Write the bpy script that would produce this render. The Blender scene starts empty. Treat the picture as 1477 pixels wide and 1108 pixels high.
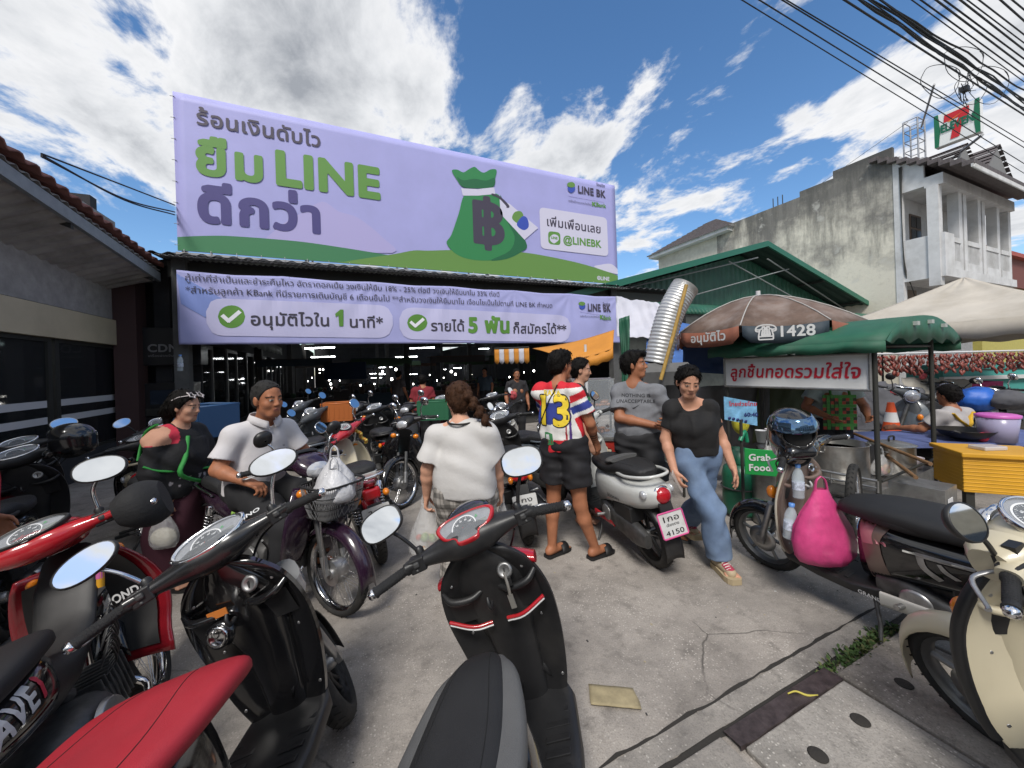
import bpy,math,random
import numpy as np
from mathutils import Vector,Matrix,noise
from mathutils.bvhtree import BVHTree
R = math.radians
random.seed(7)
scene = bpy.context.scene
COL = scene.collection
# ------------------------------------------------------------------ camera
CAM_H,AZ,ROLL,F = 1.58,R(24.1),R(1.9),533.0
cd = bpy.data.cameras.new('camera');cam = bpy.data.objects.new('camera',cd);COL.objects.link(cam)
cam.matrix_world = Matrix.Translation((0,0,CAM_H)) @ Matrix.Rotation(-AZ,4,'Z') @ Matrix.Rotation(R(90),4,'X') @ Matrix.Rotation(-ROLL,4,'Z')
cd.sensor_width = 36;cd.lens = 36 * F / 1477;cd.shift_y = -24 / 1477;cd.clip_start = .02;cd.clip_end = 3000
scene.camera = cam
# ------------------------------------------------------------------ sky and sun
SUN_EL,SUN_AZ = R(50),R(215)
w = bpy.data.worlds.new('World');scene.world = w;w.use_nodes = True
def nodes_sky():
 nt = w.node_tree;N = nt.nodes;L = nt.links;N.clear()
 out = N.new('ShaderNodeOutputWorld');bg = N.new('ShaderNodeBackground');L.new(bg.outputs[0],out.inputs[0])
 sky = N.new('ShaderNodeTexSky');sky.sky_type = 'NISHITA';sky.sun_disc = False
 sky.sun_elevation = SUN_EL;sky.sun_rotation = SUN_AZ;sky.air_density = 1.0;sky.dust_density = .6;sky.ozone_density = 2.0
 def math_(op,a,b=None,c=None,clamp=False):
  n = N.new('ShaderNodeMath');n.operation = op;n.use_clamp = clamp
  for i,x in enumerate((a,b,c)):
   if x is None: continue
   if isinstance(x,(int,float)): n.inputs[i].default_value = x
   else: L.new(x,n.inputs[i])
  return n.outputs[0]
 tc = N.new('ShaderNodeTexCoord');D = tc.outputs['Generated']
 sp = N.new('ShaderNodeSeparateXYZ');L.new(D,sp.inputs[0])
 den = math_('ADD',math_('MAXIMUM',sp.outputs[2],0.0),.16)
 cb = N.new('ShaderNodeCombineXYZ')
 L.new(math_('DIVIDE',sp.outputs[0],den),cb.inputs[0]);L.new(math_('DIVIDE',sp.outputs[1],den),cb.inputs[1])
 def fbm(off,scale,detail,rough,dist=0):
  mp = N.new('ShaderNodeMapping');L.new(cb.outputs[0],mp.inputs[0]);mp.inputs['Location'].default_value = off
  mp.inputs['Rotation'].default_value = (0,0,R(25));mp.inputs['Scale'].default_value = (1,.75,1)
  n = N.new('ShaderNodeTexNoise');L.new(mp.outputs[0],n.inputs['Vector'])
  n.inputs['Scale'].default_value = scale;n.inputs['Detail'].default_value = detail;n.inputs['Roughness'].default_value = rough
  n.inputs['Distortion'].default_value = dist
  return n.outputs['Fac']
 def blob(az,el,size,amt):
  c = (math.cos(R(el)) * math.sin(R(az)),math.cos(R(el)) * math.cos(R(az)),math.sin(R(el)))
  d = N.new('ShaderNodeVectorMath');d.operation = 'DOT_PRODUCT';L.new(D,d.inputs[0]);d.inputs[1].default_value = c
  m = N.new('ShaderNodeMapRange');m.interpolation_type = 'SMOOTHSTEP';L.new(d.outputs['Value'],m.inputs[0])
  m.inputs[1].default_value = math.cos(R(size));m.inputs[2].default_value = 1;m.inputs[3].default_value = 0;m.inputs[4].default_value = amt
  return m.outputs[0]
 f = fbm((3.1,1.7,0),2.7,12,.62,.25)
 for b in SKY_BLOBS: f = math_('ADD',f,blob(*b))
 big = fbm((0.4,5.2,0),.55,4,.5)
 f = math_('ADD',f,math_('MULTIPLY',math_('SUBTRACT',big,.5),.35))
 cov = N.new('ShaderNodeMapRange');cov.interpolation_type = 'SMOOTHSTEP';L.new(f,cov.inputs[0])
 cov.inputs[1].default_value = .50;cov.inputs[2].default_value = .60
 th = N.new('ShaderNodeMapRange');L.new(f,th.inputs[0]);th.inputs[1].default_value = .57;th.inputs[2].default_value = .88;th.inputs[3].default_value = 0;th.inputs[4].default_value = 1
 f2 = fbm((3.22,1.80,.0),1.5,6,.57,.25)
 f3 = fbm((8.2,2.2,.3),2.4,7,.6)
 t2 = math_('ADD',th.outputs[0],math_('MULTIPLY',math_('SUBTRACT',f3,.5),.9),clamp=True)
 cr = N.new('ShaderNodeValToRGB');L.new(t2,cr.inputs[0])
 e = cr.color_ramp.elements;e[0].position = 0;e[0].color = (7.6,7.65,7.8,1);e[1].position = 1;e[1].color = (3.0,3.2,3.55,1)
 k = cr.color_ramp.elements.new(.35);k.color = (6.3,6.45,6.7,1)
 hs = N.new('ShaderNodeHueSaturation');L.new(sky.outputs[0],hs.inputs['Color']);hs.inputs['Saturation'].default_value = SKY_SAT;hs.inputs['Value'].default_value = SKY_VAL
 mx = N.new('ShaderNodeMix');mx.data_type = 'RGBA';L.new(cov.outputs[0],mx.inputs[0]);L.new(hs.outputs[0],mx.inputs[6]);L.new(cr.outputs[0],mx.inputs[7])
 L.new(mx.outputs[2],bg.inputs[0]);bg.inputs[1].default_value = .052
SKY_SAT,SKY_VAL = 1.2,1.42
SKY_BLOBS = [(205,40,70,.16),(-22,46,34,.20),(22,34,16,.08),(44,44,16,-.06),(84,24,22,.10),(64,18,14,.07),(-14,17,12,-.08),(60,45,8,.10),(40,20,18,.05)]
nodes_sky()
sd = bpy.data.lights.new('sun','SUN');sd.energy = 1.35;sd.angle = R(16);sd.color = (1,.96,.9)
so = bpy.data.objects.new('sun',sd);COL.objects.link(so)
_dir = Vector((math.cos(SUN_EL) * math.sin(SUN_AZ),math.cos(SUN_EL) * math.cos(SUN_AZ),math.sin(SUN_EL)))
so.rotation_euler = _dir.to_track_quat('Z','Y').to_euler();so.location = _dir * 50
vs = scene.view_settings;vs.view_transform = 'Standard';vs.look = 'None';vs.exposure = 1.25;vs.gamma = 1
scene.cycles.max_bounces = 6;scene.cycles.diffuse_bounces = 3;scene.cycles.glossy_bounces = 4;scene.cycles.transparent_max_bounces = 12
scene.cycles.use_denoising = True
# ------------------------------------------------------------------ placing helpers
_FW = Vector((math.sin(AZ),math.cos(AZ),0));_RT = Vector((math.cos(AZ),-math.sin(AZ),0))
def ray(px,py):
 cx,cy = (px - 738.5) / F,-(py - 530) / F
 l = cx * math.cos(ROLL) + cy * math.sin(ROLL);v = cy * math.cos(ROLL) - cx * math.sin(ROLL)
 return _RT * l + _FW + Vector((0,0,v))
def P(px,py,d=None,z=None,Y=None,X=None):
 """the point of the place seen at this spot of the photograph, at a depth, a height or a wall plane"""
 r = ray(px,py);o = Vector((0,0,CAM_H))
 t = d if d is not None else (z - CAM_H) / r.z if z is not None else Y / r.y if Y is not None else X / r.x
 return o + r * t
def S(l,f,z=0.0):
 """stage coordinates: metres to the right of and ahead of the photographer"""
 return _RT * l + _FW * f + Vector((0,0,z))
 # ------------------------------------------------------------------ scene tree helpers
def tag(o,label=None,cat=None,group=None,kind=None):
 if label: o['label'] = label
 if cat: o['category'] = cat
 if group: o['group'] = group
 if kind: o['kind'] = kind
 return o
def thing(name,label,cat,loc=(0,0,0),rz=0.0,group=None):
 o = bpy.data.objects.new(name,None);COL.objects.link(o);o.empty_display_size = .1
 o.location = loc;o.rotation_euler = (0,0,rz)
 return tag(o,label,cat,group)
def copy_tree(o,parent=None):
 c = o.copy();COL.objects.link(c)
 if parent: c.parent = parent
 for ch in o.children: copy_tree(ch,c)
 return c
def lab(o,s): o['label'] = s;return o
# ------------------------------------------------------------------ materials
_M = {}
def hexc(h):
 h = h.lstrip('#');c = [int(h[i:i + 2],16) / 255 for i in (0,2,4)]
 return tuple((x / 12.92 if x <= .04045 else ((x + .055) / 1.055) ** 2.4) for x in c)
def mat(name,col=(.5,.5,.5),rough=.5,metal=0.,var=.0,vscale=6.,bump=.0,bscale=80.,coat=0.,dirt=None,dscale=3.,damt=.5,alpha=1.,trans=0.,emit=None,es=1.,vcol=False,spec=None,ior=None,sheen=0):
 if name in _M: return _M[name]
 if isinstance(col,str): col = hexc(col)
 m = bpy.data.materials.new(name);m.use_nodes = True;nt = m.node_tree;N = nt.nodes;L = nt.links
 p = N['Principled BSDF'];p.inputs['Base Color'].default_value = (*col,1);p.inputs['Roughness'].default_value = rough;p.inputs['Metallic'].default_value = metal
 p.inputs['Coat Weight'].default_value = coat;p.inputs['Coat Roughness'].default_value = .06;p.inputs['Alpha'].default_value = alpha;p.inputs['Transmission Weight'].default_value = trans
 if spec is not None: p.inputs['Specular IOR Level'].default_value = spec
 if ior: p.inputs['IOR'].default_value = ior
 if sheen: p.inputs['Sheen Weight'].default_value = sheen
 tc = N.new('ShaderNodeTexCoord');co = tc.outputs['Object']
 src = None
 if vcol:
  a = N.new('ShaderNodeVertexColor');a.layer_name = 'col';src = a.outputs['Color']
 def nz(scale,detail=6,rough_=.6):
  n = N.new('ShaderNodeTexNoise');n.inputs['Scale'].default_value = scale;n.inputs['Detail'].default_value = detail;n.inputs['Roughness'].default_value = rough_
  L.new(co,n.inputs['Vector']);return n.outputs['Fac']
 if var:
  mr = N.new('ShaderNodeMapRange');L.new(nz(vscale),mr.inputs[0]);mr.inputs[1].default_value = .3;mr.inputs[2].default_value = .7;mr.inputs[3].default_value = 1 - var;mr.inputs[4].default_value = 1 + var
  mx = N.new('ShaderNodeMix');mx.data_type = 'RGBA';mx.blend_type = 'MULTIPLY';mx.inputs[0].default_value = 1
  if src: L.new(src,mx.inputs[6])
  else: mx.inputs[6].default_value = (*col,1)
  cb = N.new('ShaderNodeCombineColor')
  for i in range(3): L.new(mr.outputs[0],cb.inputs[i])
  L.new(cb.outputs[0],mx.inputs[7]);src = mx.outputs[2]
 if dirt:
  if isinstance(dirt,str): dirt = hexc(dirt)
  mr = N.new('ShaderNodeMapRange');L.new(nz(dscale,9,.65),mr.inputs[0]);mr.inputs[1].default_value = .45;mr.inputs[2].default_value = .72;mr.inputs[3].default_value = 0;mr.inputs[4].default_value = damt
  mx = N.new('ShaderNodeMix');mx.data_type = 'RGBA';L.new(mr.outputs[0],mx.inputs[0])
  if src: L.new(src,mx.inputs[6])
  else: mx.inputs[6].default_value = (*col,1)
  mx.inputs[7].default_value = (*dirt,1);src = mx.outputs[2]
  rr = N.new('ShaderNodeMapRange');L.new(mr.outputs[0],rr.inputs[0]);rr.inputs[3].default_value = rough;rr.inputs[4].default_value = min(1,rough + .35);L.new(rr.outputs[0],p.inputs['Roughness'])
 if src: L.new(src,p.inputs['Base Color'])
 if bump:
  b = N.new('ShaderNodeBump');b.inputs['Strength'].default_value = bump;b.inputs['Distance'].default_value = .01;L.new(nz(bscale,4),b.inputs['Height']);L.new(b.outputs[0],p.inputs['Normal'])
 if emit:
  p.inputs['Emission Color'].default_value = (*(hexc(emit) if isinstance(emit,str) else emit),1);p.inputs['Emission Strength'].default_value = es
 _M[name] = m;return m
 # ------------------------------------------------------------------ mesh builder
def cr(pts,m):
 """Catmull-Rom through tuples of numbers, m steps per span"""
 a = [np.array(p,float) for p in pts]
 if len(a) < 3 or m <= 1: return a
 a = [2 * a[0] - a[1]] + a + [2 * a[-1] - a[-2]];out = []
 for i in range(1,len(a) - 2):
  for k in range(m):
   t = k / m;p0,p1,p2,p3 = a[i - 1:i + 3]
   out.append(.5 * (2 * p1 + (p2 - p0) * t + (2 * p0 - 5 * p1 + 4 * p2 - p3) * t * t + (3 * p1 - p0 - 3 * p2 + p3) * t ** 3))
 out.append(a[-2]);return out
class MB:
 def __init__(s,M=None): s.v = [];s.f = [];s.fm = [];s.fs = [];s.mats = [];s.M = M or Matrix()
 def mi(s,m):
  if m not in s.mats: s.mats.append(m)
  return s.mats.index(m)
 def add(s,vs,fs,m,smooth=False):
  b = len(s.v);s.v += [s.M @ Vector(v) for v in vs];k = s.mi(m)
  for f in fs: s.f.append([b + i for i in f]);s.fm.append(k);s.fs.append(smooth)
  return s
 def box(s,c,size,m,rot=None):
  x,y,z = (d / 2 for d in size);c = Vector(c);q = rot or Matrix.Identity(3)
  vs = [c + q @ Vector((i * x,j * y,k * z)) for i in (-1,1) for j in (-1,1) for k in (-1,1)]
  return s.add(vs,[(0,1,3,2),(4,6,7,5),(0,4,5,1),(2,3,7,6),(0,2,6,4),(1,5,7,3)],m)
 def bx(s,a,b,m):
  return s.box([(p + q) / 2 for p,q in zip(a,b)],[abs(q - p) for p,q in zip(a,b)],m)
 def rings(s,rs,m,cap=True,closed=True,loop=False,smooth=True):
  n = len(rs[0]);vs = [p for r in rs for p in r];fs = []
  k = len(rs)
  for i in range(k if loop else k - 1):
   j2 = (i + 1) % k
   for j in range(n if closed else n - 1):
    a,b = i * n + j,i * n + (j + 1) % n;c,d = j2 * n + (j + 1) % n,j2 * n + j
    fs.append((a,b,c,d))
  s.add(vs,fs,m,smooth)
  if cap and not loop and closed:
   s.add(rs[0],[tuple(reversed(range(n)))],m,False);s.add(rs[-1],[tuple(range(n))],m,False)
  return s
 def tube(s,pts,r,m,n=8,sm=0,cap=True,loop=False,flat=1.0):
  pts = [Vector(p) for p in pts]
  if sm > 1:
   q = cr([(*p,rr) for p,rr in zip(pts,r if isinstance(r,(list,tuple)) else [r] * len(pts))],sm)
   pts = [Vector(x[:3]) for x in q];r = [x[3] for x in q]
  if not isinstance(r,(list,tuple)): r = [r] * len(pts)
  k = len(pts);rs = [];up = None
  for i,p in enumerate(pts):
   t = ((pts[(i + 1) % k] - pts[i - 1]) if loop else (pts[min(i + 1,k - 1)] - pts[max(i - 1,0)])).normalized()
   if up is None:
    up = Vector((0,0,1)) if abs(t.z) < .9 else Vector((1,0,0))
   a = t.cross(up).normalized();up = a.cross(t).normalized()
   rs.append([p + a * math.cos(2 * math.pi * j / n) * r[i] + up * math.sin(2 * math.pi * j / n) * r[i] * flat for j in range(n)])
  return s.rings(rs,m,cap=cap,loop=loop)
 def lathe(s,prof,m,c=(0,0,0),ax=(0,0,1),n=24,smooth=True,arc=None):
  ax = Vector(ax).normalized();u = ax.orthogonal().normalized();v = ax.cross(u);c = Vector(c)
  rs = [[c + ax * z + (u * math.cos(2 * math.pi * j / n) + v * math.sin(2 * math.pi * j / n)) * max(r,1e-4) for j in range(n)] for r,z in prof]
  return s.rings(rs,m,cap=True,smooth=smooth)
 def ell(s,c,rad,m,rot=None,n=16,k=10):
  q = rot or Matrix.Identity(3);c = Vector(c);rs = []
  for i in range(k + 1):
   a = -math.pi / 2 + math.pi * (.004 + .992 * i / k)
   rs.append([c + q @ Vector((rad[0] * math.cos(a) * math.cos(2 * math.pi * j / n),rad[1] * math.cos(a) * math.sin(2 * math.pi * j / n),rad[2] * math.sin(a))) for j in range(n)])
  return s.rings(rs,m,cap=True)
 def prism(s,out,o,u,v,th,m):
  """polygon out (2-D) in plane o,u,v, thickened by th along u x v"""
  o,u,v = Vector(o),Vector(u),Vector(v);nn = u.cross(v).normalized() * th;k = len(out)
  a = [o + u * x + v * y for x,y in out];b = [p + nn for p in a]
  s.add(a + b,[tuple(reversed(range(k))),tuple(range(k,2 * k))] + [(i,(i + 1) % k,k + (i + 1) % k,k + i) for i in range(k)],m);return s
 def grid(s,g,m,smooth=True,th=0,flip=False):
  """g[i][j] points; th>0 gives it a thickness along its normals"""
  a,b = len(g),len(g[0]);vs = [Vector(p) for r in g for p in r]
  fs = [(i * b + j,i * b + j + 1,(i + 1) * b + j + 1,(i + 1) * b + j) for i in range(a - 1) for j in range(b - 1)]
  if flip: fs = [tuple(reversed(f)) for f in fs]
  if th:
   nv = [Vector() for _ in vs]
   for f in fs:
    n = (vs[f[1]] - vs[f[0]]).cross(vs[f[3]] - vs[f[0]]) + (vs[f[3]] - vs[f[2]]).cross(vs[f[1]] - vs[f[2]])
    for i in f: nv[i] += n
   k = len(vs);back = [p - n.normalized() * th for p,n in zip(vs,nv)]
   fb = [tuple(reversed([k + i for i in f])) for f in fs]
   rim = list(range(b)) + [i * b + b - 1 for i in range(1,a)] + [(a - 1) * b + j for j in range(b - 2,-1,-1)] + [i * b for i in range(a - 2,0,-1)]
   q = len(rim);fr = [(rim[(i + 1) % q],rim[i],k + rim[i],k + rim[(i + 1) % q]) for i in range(q)]
   if flip: fr = [tuple(reversed(f)) for f in fr]
   return s.add(vs + back,fs + fb + fr,m,smooth)
  return s.add(vs,fs,m,smooth)
 def build(s,name,parent=None,bev=0,sub=0,label=None,bseg=2):
  me = bpy.data.meshes.new(name);me.from_pydata([tuple(v) for v in s.v],[],s.f)
  for m in s.mats: me.materials.append(m)
  me.polygons.foreach_set('material_index',s.fm);me.polygons.foreach_set('use_smooth',s.fs);me.update()
  o = bpy.data.objects.new(name,me);COL.objects.link(o)
  if parent: o.parent = parent
  if bev:
   b = o.modifiers.new('bevel','BEVEL');b.width = bev;b.segments = bseg;b.limit_method = 'ANGLE';b.angle_limit = R(38)
  if sub:
   b = o.modifiers.new('sub','SUBSURF');b.levels = sub;b.render_levels = sub
  if label: o['label'] = label
  return o
def sec(c,w,h,e=2.5,n=20,u=(0,1,0),v=(0,0,1),hb=None,taper=0.):
 """super-ellipse ring round c, half width w along u, half height h (hb below) along v"""
 c,u,v = Vector(c),Vector(u),Vector(v);out = []
 for j in range(n):
  a = 2 * math.pi * j / n;ca,sa = math.cos(a),math.sin(a)
  x = math.copysign(abs(ca) ** (2 / e),ca);y = math.copysign(abs(sa) ** (2 / e),sa)
  out.append(c + u * (x * w * (1 - taper * y)) + v * (y * (h if y > 0 or hb is None else hb)))
 return out
def loftx(mb,secs,m,n=20,k=4,cap=True,e=2.6):
 """secs: (x, z, half width, half height up, half height down[, taper, exponent, y])"""
 full = [tuple(s) + ((0.,),())[len(s) > 5] for s in secs]
 full = [t + ((e,) if len(t) < 7 else ()) for t in full];full = [t + ((0.,) if len(t) < 8 else ()) for t in full]
 q = cr(full,k)
 mb.rings([sec((a[0],a[7],a[1]),max(a[2],.002),max(a[3],.002),a[6],n,hb=max(a[4],.002),taper=a[5]) for a in q],m,cap=cap);return mb
def V3(*a): return Vector(a)
# ------------------------------------------------------------------ lettering: outlines filled on a fine grid
_TC = {}
def glyphs(s,bold=0.,res=44):
 key = (s,bold,res)
 if key in _TC: return _TC[key]
 c = bpy.data.curves.new('lettering','FONT');c.body = s;c.size = 1;c.fill_mode = 'NONE';c.resolution_u = 5;c.space_character = 1 + bold * 1.6
 o = bpy.data.objects.new('lettering',c);COL.objects.link(o);dg = bpy.context.evaluated_depsgraph_get();dg.update()
 me = o.evaluated_get(dg).to_mesh()
 co = np.array([v.co[:2] for v in me.vertices]).reshape(-1,2);ed = np.array([e.vertices[:] for e in me.edges]).reshape(-1,2)
 bpy.data.objects.remove(o);bpy.data.curves.remove(c)
 ed = np.array([e if e[1] == e[0] + 1 else (max(e),min(e)) for e in ed])
 A,B = co[ed[:,0]],co[ed[:,1]]
 pad = bold + .06;lo,hi = co.min(0) - pad,co.max(0) + pad;h = 1 / res
 nx,ny = int((hi[0] - lo[0]) / h) + 2,int((hi[1] - lo[1]) / h) + 2
 D = np.zeros((nx,ny));ys = lo[1] + h * np.arange(ny) + .37e-4
 mnx,mxx = np.minimum(A[:,0],B[:,0]),np.maximum(A[:,0],B[:,0]);rad = bold + 2.5 * h
 for b0 in range(0,nx,24):
  xs = lo[0] + h * np.arange(b0,min(b0 + 24,nx)) + .53e-4
  sl = (mxx > xs[0] - rad) & (mnx < xs[-1] + rad);a,b = A[sl],B[sl]
  X,Yg = np.meshgrid(xs,ys,indexing='ij')
  if not len(a): D[b0:b0 + 24] = 1;continue
  p = np.stack([X.ravel(),Yg.ravel()],1)
  d = b - a;L2 = (d ** 2).sum(1) + 1e-12
  wn = np.zeros(len(p));dist = np.full(len(p),9.)
  for q0 in range(0,len(a),400):
   aa,bb,dd,ll = a[q0:q0 + 400],b[q0:q0 + 400],d[q0:q0 + 400],L2[q0:q0 + 400]
   rel = p[:,None] - aa[None]
   t = np.clip((rel * dd).sum(2) / ll,0,1)
   dist = np.minimum(dist,np.sqrt(((rel - t[...,None] * dd) ** 2).sum(2)).min(1))
   x = p[:,:1];up = (aa[:,0] <= x) & (bb[:,0] > x);dn = (aa[:,0] > x) & (bb[:,0] <= x)
   yy = aa[:,1] + (x - aa[:,0]) * dd[:,1] / np.where(abs(dd[:,0]) < 1e-12,1,dd[:,0])
   hit = yy > p[:,1:]
   wn += (up & hit).sum(1);wn -= (dn & hit).sum(1)
  D[b0:b0 + 24] = (np.where(wn != 0,-dist,dist) - bold).reshape(X.shape)
 vs,fs,idx = [],[],{}
 def vid(k,p):
  if k not in idx: idx[k] = len(vs);vs.append(p)
  return idx[k]
 ins = D < 0
 full = ins[:-1,:-1] & ins[1:,:-1] & ins[:-1,1:] & ins[1:,1:]
 anyc = ins[:-1,:-1] | ins[1:,:-1] | ins[:-1,1:] | ins[1:,1:]
 g = lambda i,j: (lo[0] + h * i,lo[1] + h * j)
 for j in range(ny - 1):
  i = 0
  for i in np.nonzero(anyc[:,j] & ~full[:,j])[0]:
   cs = [(i,j),(i + 1,j),(i + 1,j + 1),(i,j + 1)];poly = []
   for k in range(4):
    p,q = cs[k],cs[(k + 1) % 4]
    if ins[p]: poly.append(vid(('c',*p),g(*p)))
    if ins[p] != ins[q]:
     t = D[p] / (D[p] - D[q]);gp,gq = g(*p),g(*q)
     poly.append(vid(('e',*min(p,q),*max(p,q)),(gp[0] + t * (gq[0] - gp[0]),gp[1] + t * (gq[1] - gp[1]))))
   if len(poly) > 2: fs.append(poly)
  r = np.flatnonzero(np.diff(np.concatenate(([0],full[:,j].astype(int),[0]))))
  for s0,s1 in zip(r[::2],r[1::2]):
   for q0 in range(s0,s1,6):
    q1 = min(q0 + 6,s1)
    fs.append([vid(('c',a,b),g(a,b)) for a,b in ((q0,j),(q1,j),(q1,j + 1),(q0,j + 1))])
 vs = np.array(vs);vs[:,0] -= co[:,0].min();wid = co[:,0].max() - co[:,0].min()
 _TC[key] = (vs,fs,wid);return _TC[key]
def text(mb,s,m,o,u,v,size,bold=0.,width=None,align='l',lift=.0,shear=0.,warp=None,res=44):
 """write s on the plane at o (baseline start) along unit u, up v; optional fixed width"""
 vs,fs,wd = glyphs(s,bold,res);o,u,v = Vector(o),Vector(u).normalized(),Vector(v).normalized();n = u.cross(v)
 kx = width / wd if width else size
 off = {'l': 0,'c': -wd * kx / 2,'r': -wd * kx}[align]
 pts = [(x * kx + off + shear * y * size,y * size) for x,y in vs]
 mb.add([(warp(x,y) if warp else o + u * x + v * y + n * lift) for x,y in pts],fs,m);return mb
def decal(mb,s,m,target,o,u,v,size,bold=0.,width=None,align='l',lift=.002,shear=0.,res=44,far=.4):
 """lettering laid onto the curved surface of target (a MB or object in the same space)"""
 if isinstance(target,MB): bv = BVHTree.FromPolygons([tuple(p) for p in target.v],target.f)
 else: bv = target
 u,v = Vector(u).normalized(),Vector(v).normalized();n = u.cross(v).normalized();o = Vector(o)
 def wp(x,y):
  p = o + u * x + v * y;h = bv.ray_cast(p + n * far / 2,-n,far)
  if h[0]: return h[0] + n * lift
  h = bv.find_nearest(p);return h[0] + n * lift
 return text(mb,s,m,o,u,v,size,bold,width,align,0,shear,wp,res)
def poly_decal(mb,pts,m,target,o,u,v,lift=.002,far=.4,sub=6):
 """a filled convex quad-strip shape laid on target; pts = two rails [(x,y)..],[(x,y)..]"""
 bv = BVHTree.FromPolygons([tuple(p) for p in target.v],target.f) if isinstance(target,MB) else target
 u,v = Vector(u).normalized(),Vector(v).normalized();n = u.cross(v).normalized();o = Vector(o)
 a,b = pts;g = []
 for (x0,y0),(x1,y1) in zip(cr(a,4),cr(b,4)):
  row = []
  for k in range(sub + 1):
   t = k / sub;p = o + u * (x0 + (x1 - x0) * t) + v * (y0 + (y1 - y0) * t);h = bv.ray_cast(p + n * far / 2,-n,far)
   row.append((h[0] if h[0] else bv.find_nearest(p)[0]) + n * lift)
  g.append(row)
 mb.grid(g,m);return mb
 # ================================================================== the setting
def LM(t):
 """builder that takes world coordinates and stores them in the frame of thing t"""
 return MB((Matrix.Translation(t.location) @ Matrix.Rotation(t.rotation_euler.z,4,'Z')).inverted())
def ground_mat(name,base,dark,speck,sc=1.):
 m = bpy.data.materials.new(name);m.use_nodes = True;nt = m.node_tree;N = nt.nodes;L = nt.links;p = N['Principled BSDF']
 tc = N.new('ShaderNodeTexCoord');co = tc.outputs['Object']
 def nz(s,d=8,r=.62):
  n = N.new('ShaderNodeTexNoise');n.inputs['Scale'].default_value = s;n.inputs['Detail'].default_value = d;n.inputs['Roughness'].default_value = r;L.new(co,n.inputs['Vector']);return n.outputs['Fac']
 def mr(x,a,b,c,d):
  n = N.new('ShaderNodeMapRange');L.new(x,n.inputs[0]);
  for i,q in enumerate((a,b,c,d)): n.inputs[i + 1].default_value = q
  return n.outputs[0]
 def mix(f,a,b):
  n = N.new('ShaderNodeMix');n.data_type = 'RGBA'
  if isinstance(f,float): n.inputs[0].default_value = f
  else: L.new(f,n.inputs[0])
  for i,q in ((6,a),(7,b)):
   if isinstance(q,tuple): n.inputs[i].default_value = (*q,1)
   else: L.new(q,n.inputs[i])
  return n.outputs[2]
 c = mix(mr(nz(1.3 * sc,10,.7),.38,.66,0,1),base,dark)
 c = mix(mr(nz(.23 * sc,5),.5,.75,0,.55),c,tuple(x * .75 for x in dark))
 c = mix(mr(nz(7 * sc,6,.7),.52,.74,0,.7),c,tuple(x * .5 for x in dark))
 c = mix(mr(nz(140,3),.5,.75,0,.55),c,tuple(x * .45 for x in dark))
 v = N.new('ShaderNodeTexVoronoi');v.inputs['Scale'].default_value = 75;L.new(co,v.inputs['Vector'])
 v2 = N.new('ShaderNodeSeparateColor');L.new(v.outputs['Color'],v2.inputs[0])
 sp = N.new('ShaderNodeMath');sp.operation = 'MULTIPLY';L.new(mr(v.outputs['Distance'],.22,.36,1,0),sp.inputs[0]);L.new(mr(v2.outputs[0],.58,.66,0,1),sp.inputs[1])
 sq = N.new('ShaderNodeMath');sq.operation = 'MULTIPLY';L.new(sp.outputs[0],sq.inputs[0]);L.new(mr(nz(2.2 * sc,4),.4,.62,.1,.8),sq.inputs[1])
 c = mix(sq.outputs[0],c,speck)
 mp = N.new('ShaderNodeMix');mp.data_type = 'VECTOR';mp.inputs[0].default_value = .16;L.new(co,mp.inputs[4])
 nn = N.new('ShaderNodeTexNoise');nn.inputs['Scale'].default_value = 2.3;nn.inputs['Detail'].default_value = 6;L.new(co,nn.inputs['Vector']);L.new(nn.outputs['Color'],mp.inputs[5])
 vc = N.new('ShaderNodeTexVoronoi');vc.feature = 'DISTANCE_TO_EDGE';vc.inputs['Scale'].default_value = .62;L.new(mp.outputs[1],vc.inputs['Vector'])
 cm = N.new('ShaderNodeMath');cm.operation = 'MULTIPLY';L.new(mr(vc.outputs['Distance'],.0005,.0032,1,0),cm.inputs[0]);L.new(mr(nz(1.1,3),.47,.6,0,.75),cm.inputs[1])
 c = mix(cm.outputs[0],c,tuple(x * .25 for x in dark))
 L.new(c,p.inputs['Base Color']);p.inputs['Roughness'].default_value = .93;p.inputs['Specular IOR Level'].default_value = .25
 b = N.new('ShaderNodeBump');b.inputs['Strength'].default_value = .55;b.inputs['Distance'].default_value = .006;L.new(nz(95,5,.7),b.inputs['Height'])
 b2 = N.new('ShaderNodeBump');b2.inputs['Strength'].default_value = .5;b2.inputs['Distance'].default_value = .02;L.new(nz(9,5),b2.inputs['Height']);L.new(b.outputs[0],b2.inputs['Normal'])
 L.new(b2.outputs[0],p.inputs['Normal']);return m
GM = ground_mat('worn_asphalt',(.385,.35,.315),(.205,.186,.168),(.56,.52,.47))
SM = ground_mat('slab_concrete',(.37,.345,.315),(.23,.215,.195),(.56,.53,.48),1.6)
def sheet(name,pts,m,kind='structure'):
 mb = MB();mb.add(pts,[tuple(range(len(pts)))],m);o = mb.build(name);o['kind'] = kind;return o
g = MB();g.add([(-400,-400,0),(400,-400,0),(400,400,0),(-400,400,0)],[(0,1,2,3)],GM);g.build('ground')['kind'] = 'structure'
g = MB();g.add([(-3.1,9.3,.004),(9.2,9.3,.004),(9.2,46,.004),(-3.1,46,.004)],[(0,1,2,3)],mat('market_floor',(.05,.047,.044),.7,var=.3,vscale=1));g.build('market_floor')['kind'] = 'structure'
A,B_ = P(873,1097,z=0),P(1272,877,z=0)
ks = (A.y + B_.y) / 2
kerb_w = .10
dk = mat('joint_dirt',(.03,.027,.024),.95,bump=.6,bscale=60)
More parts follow.
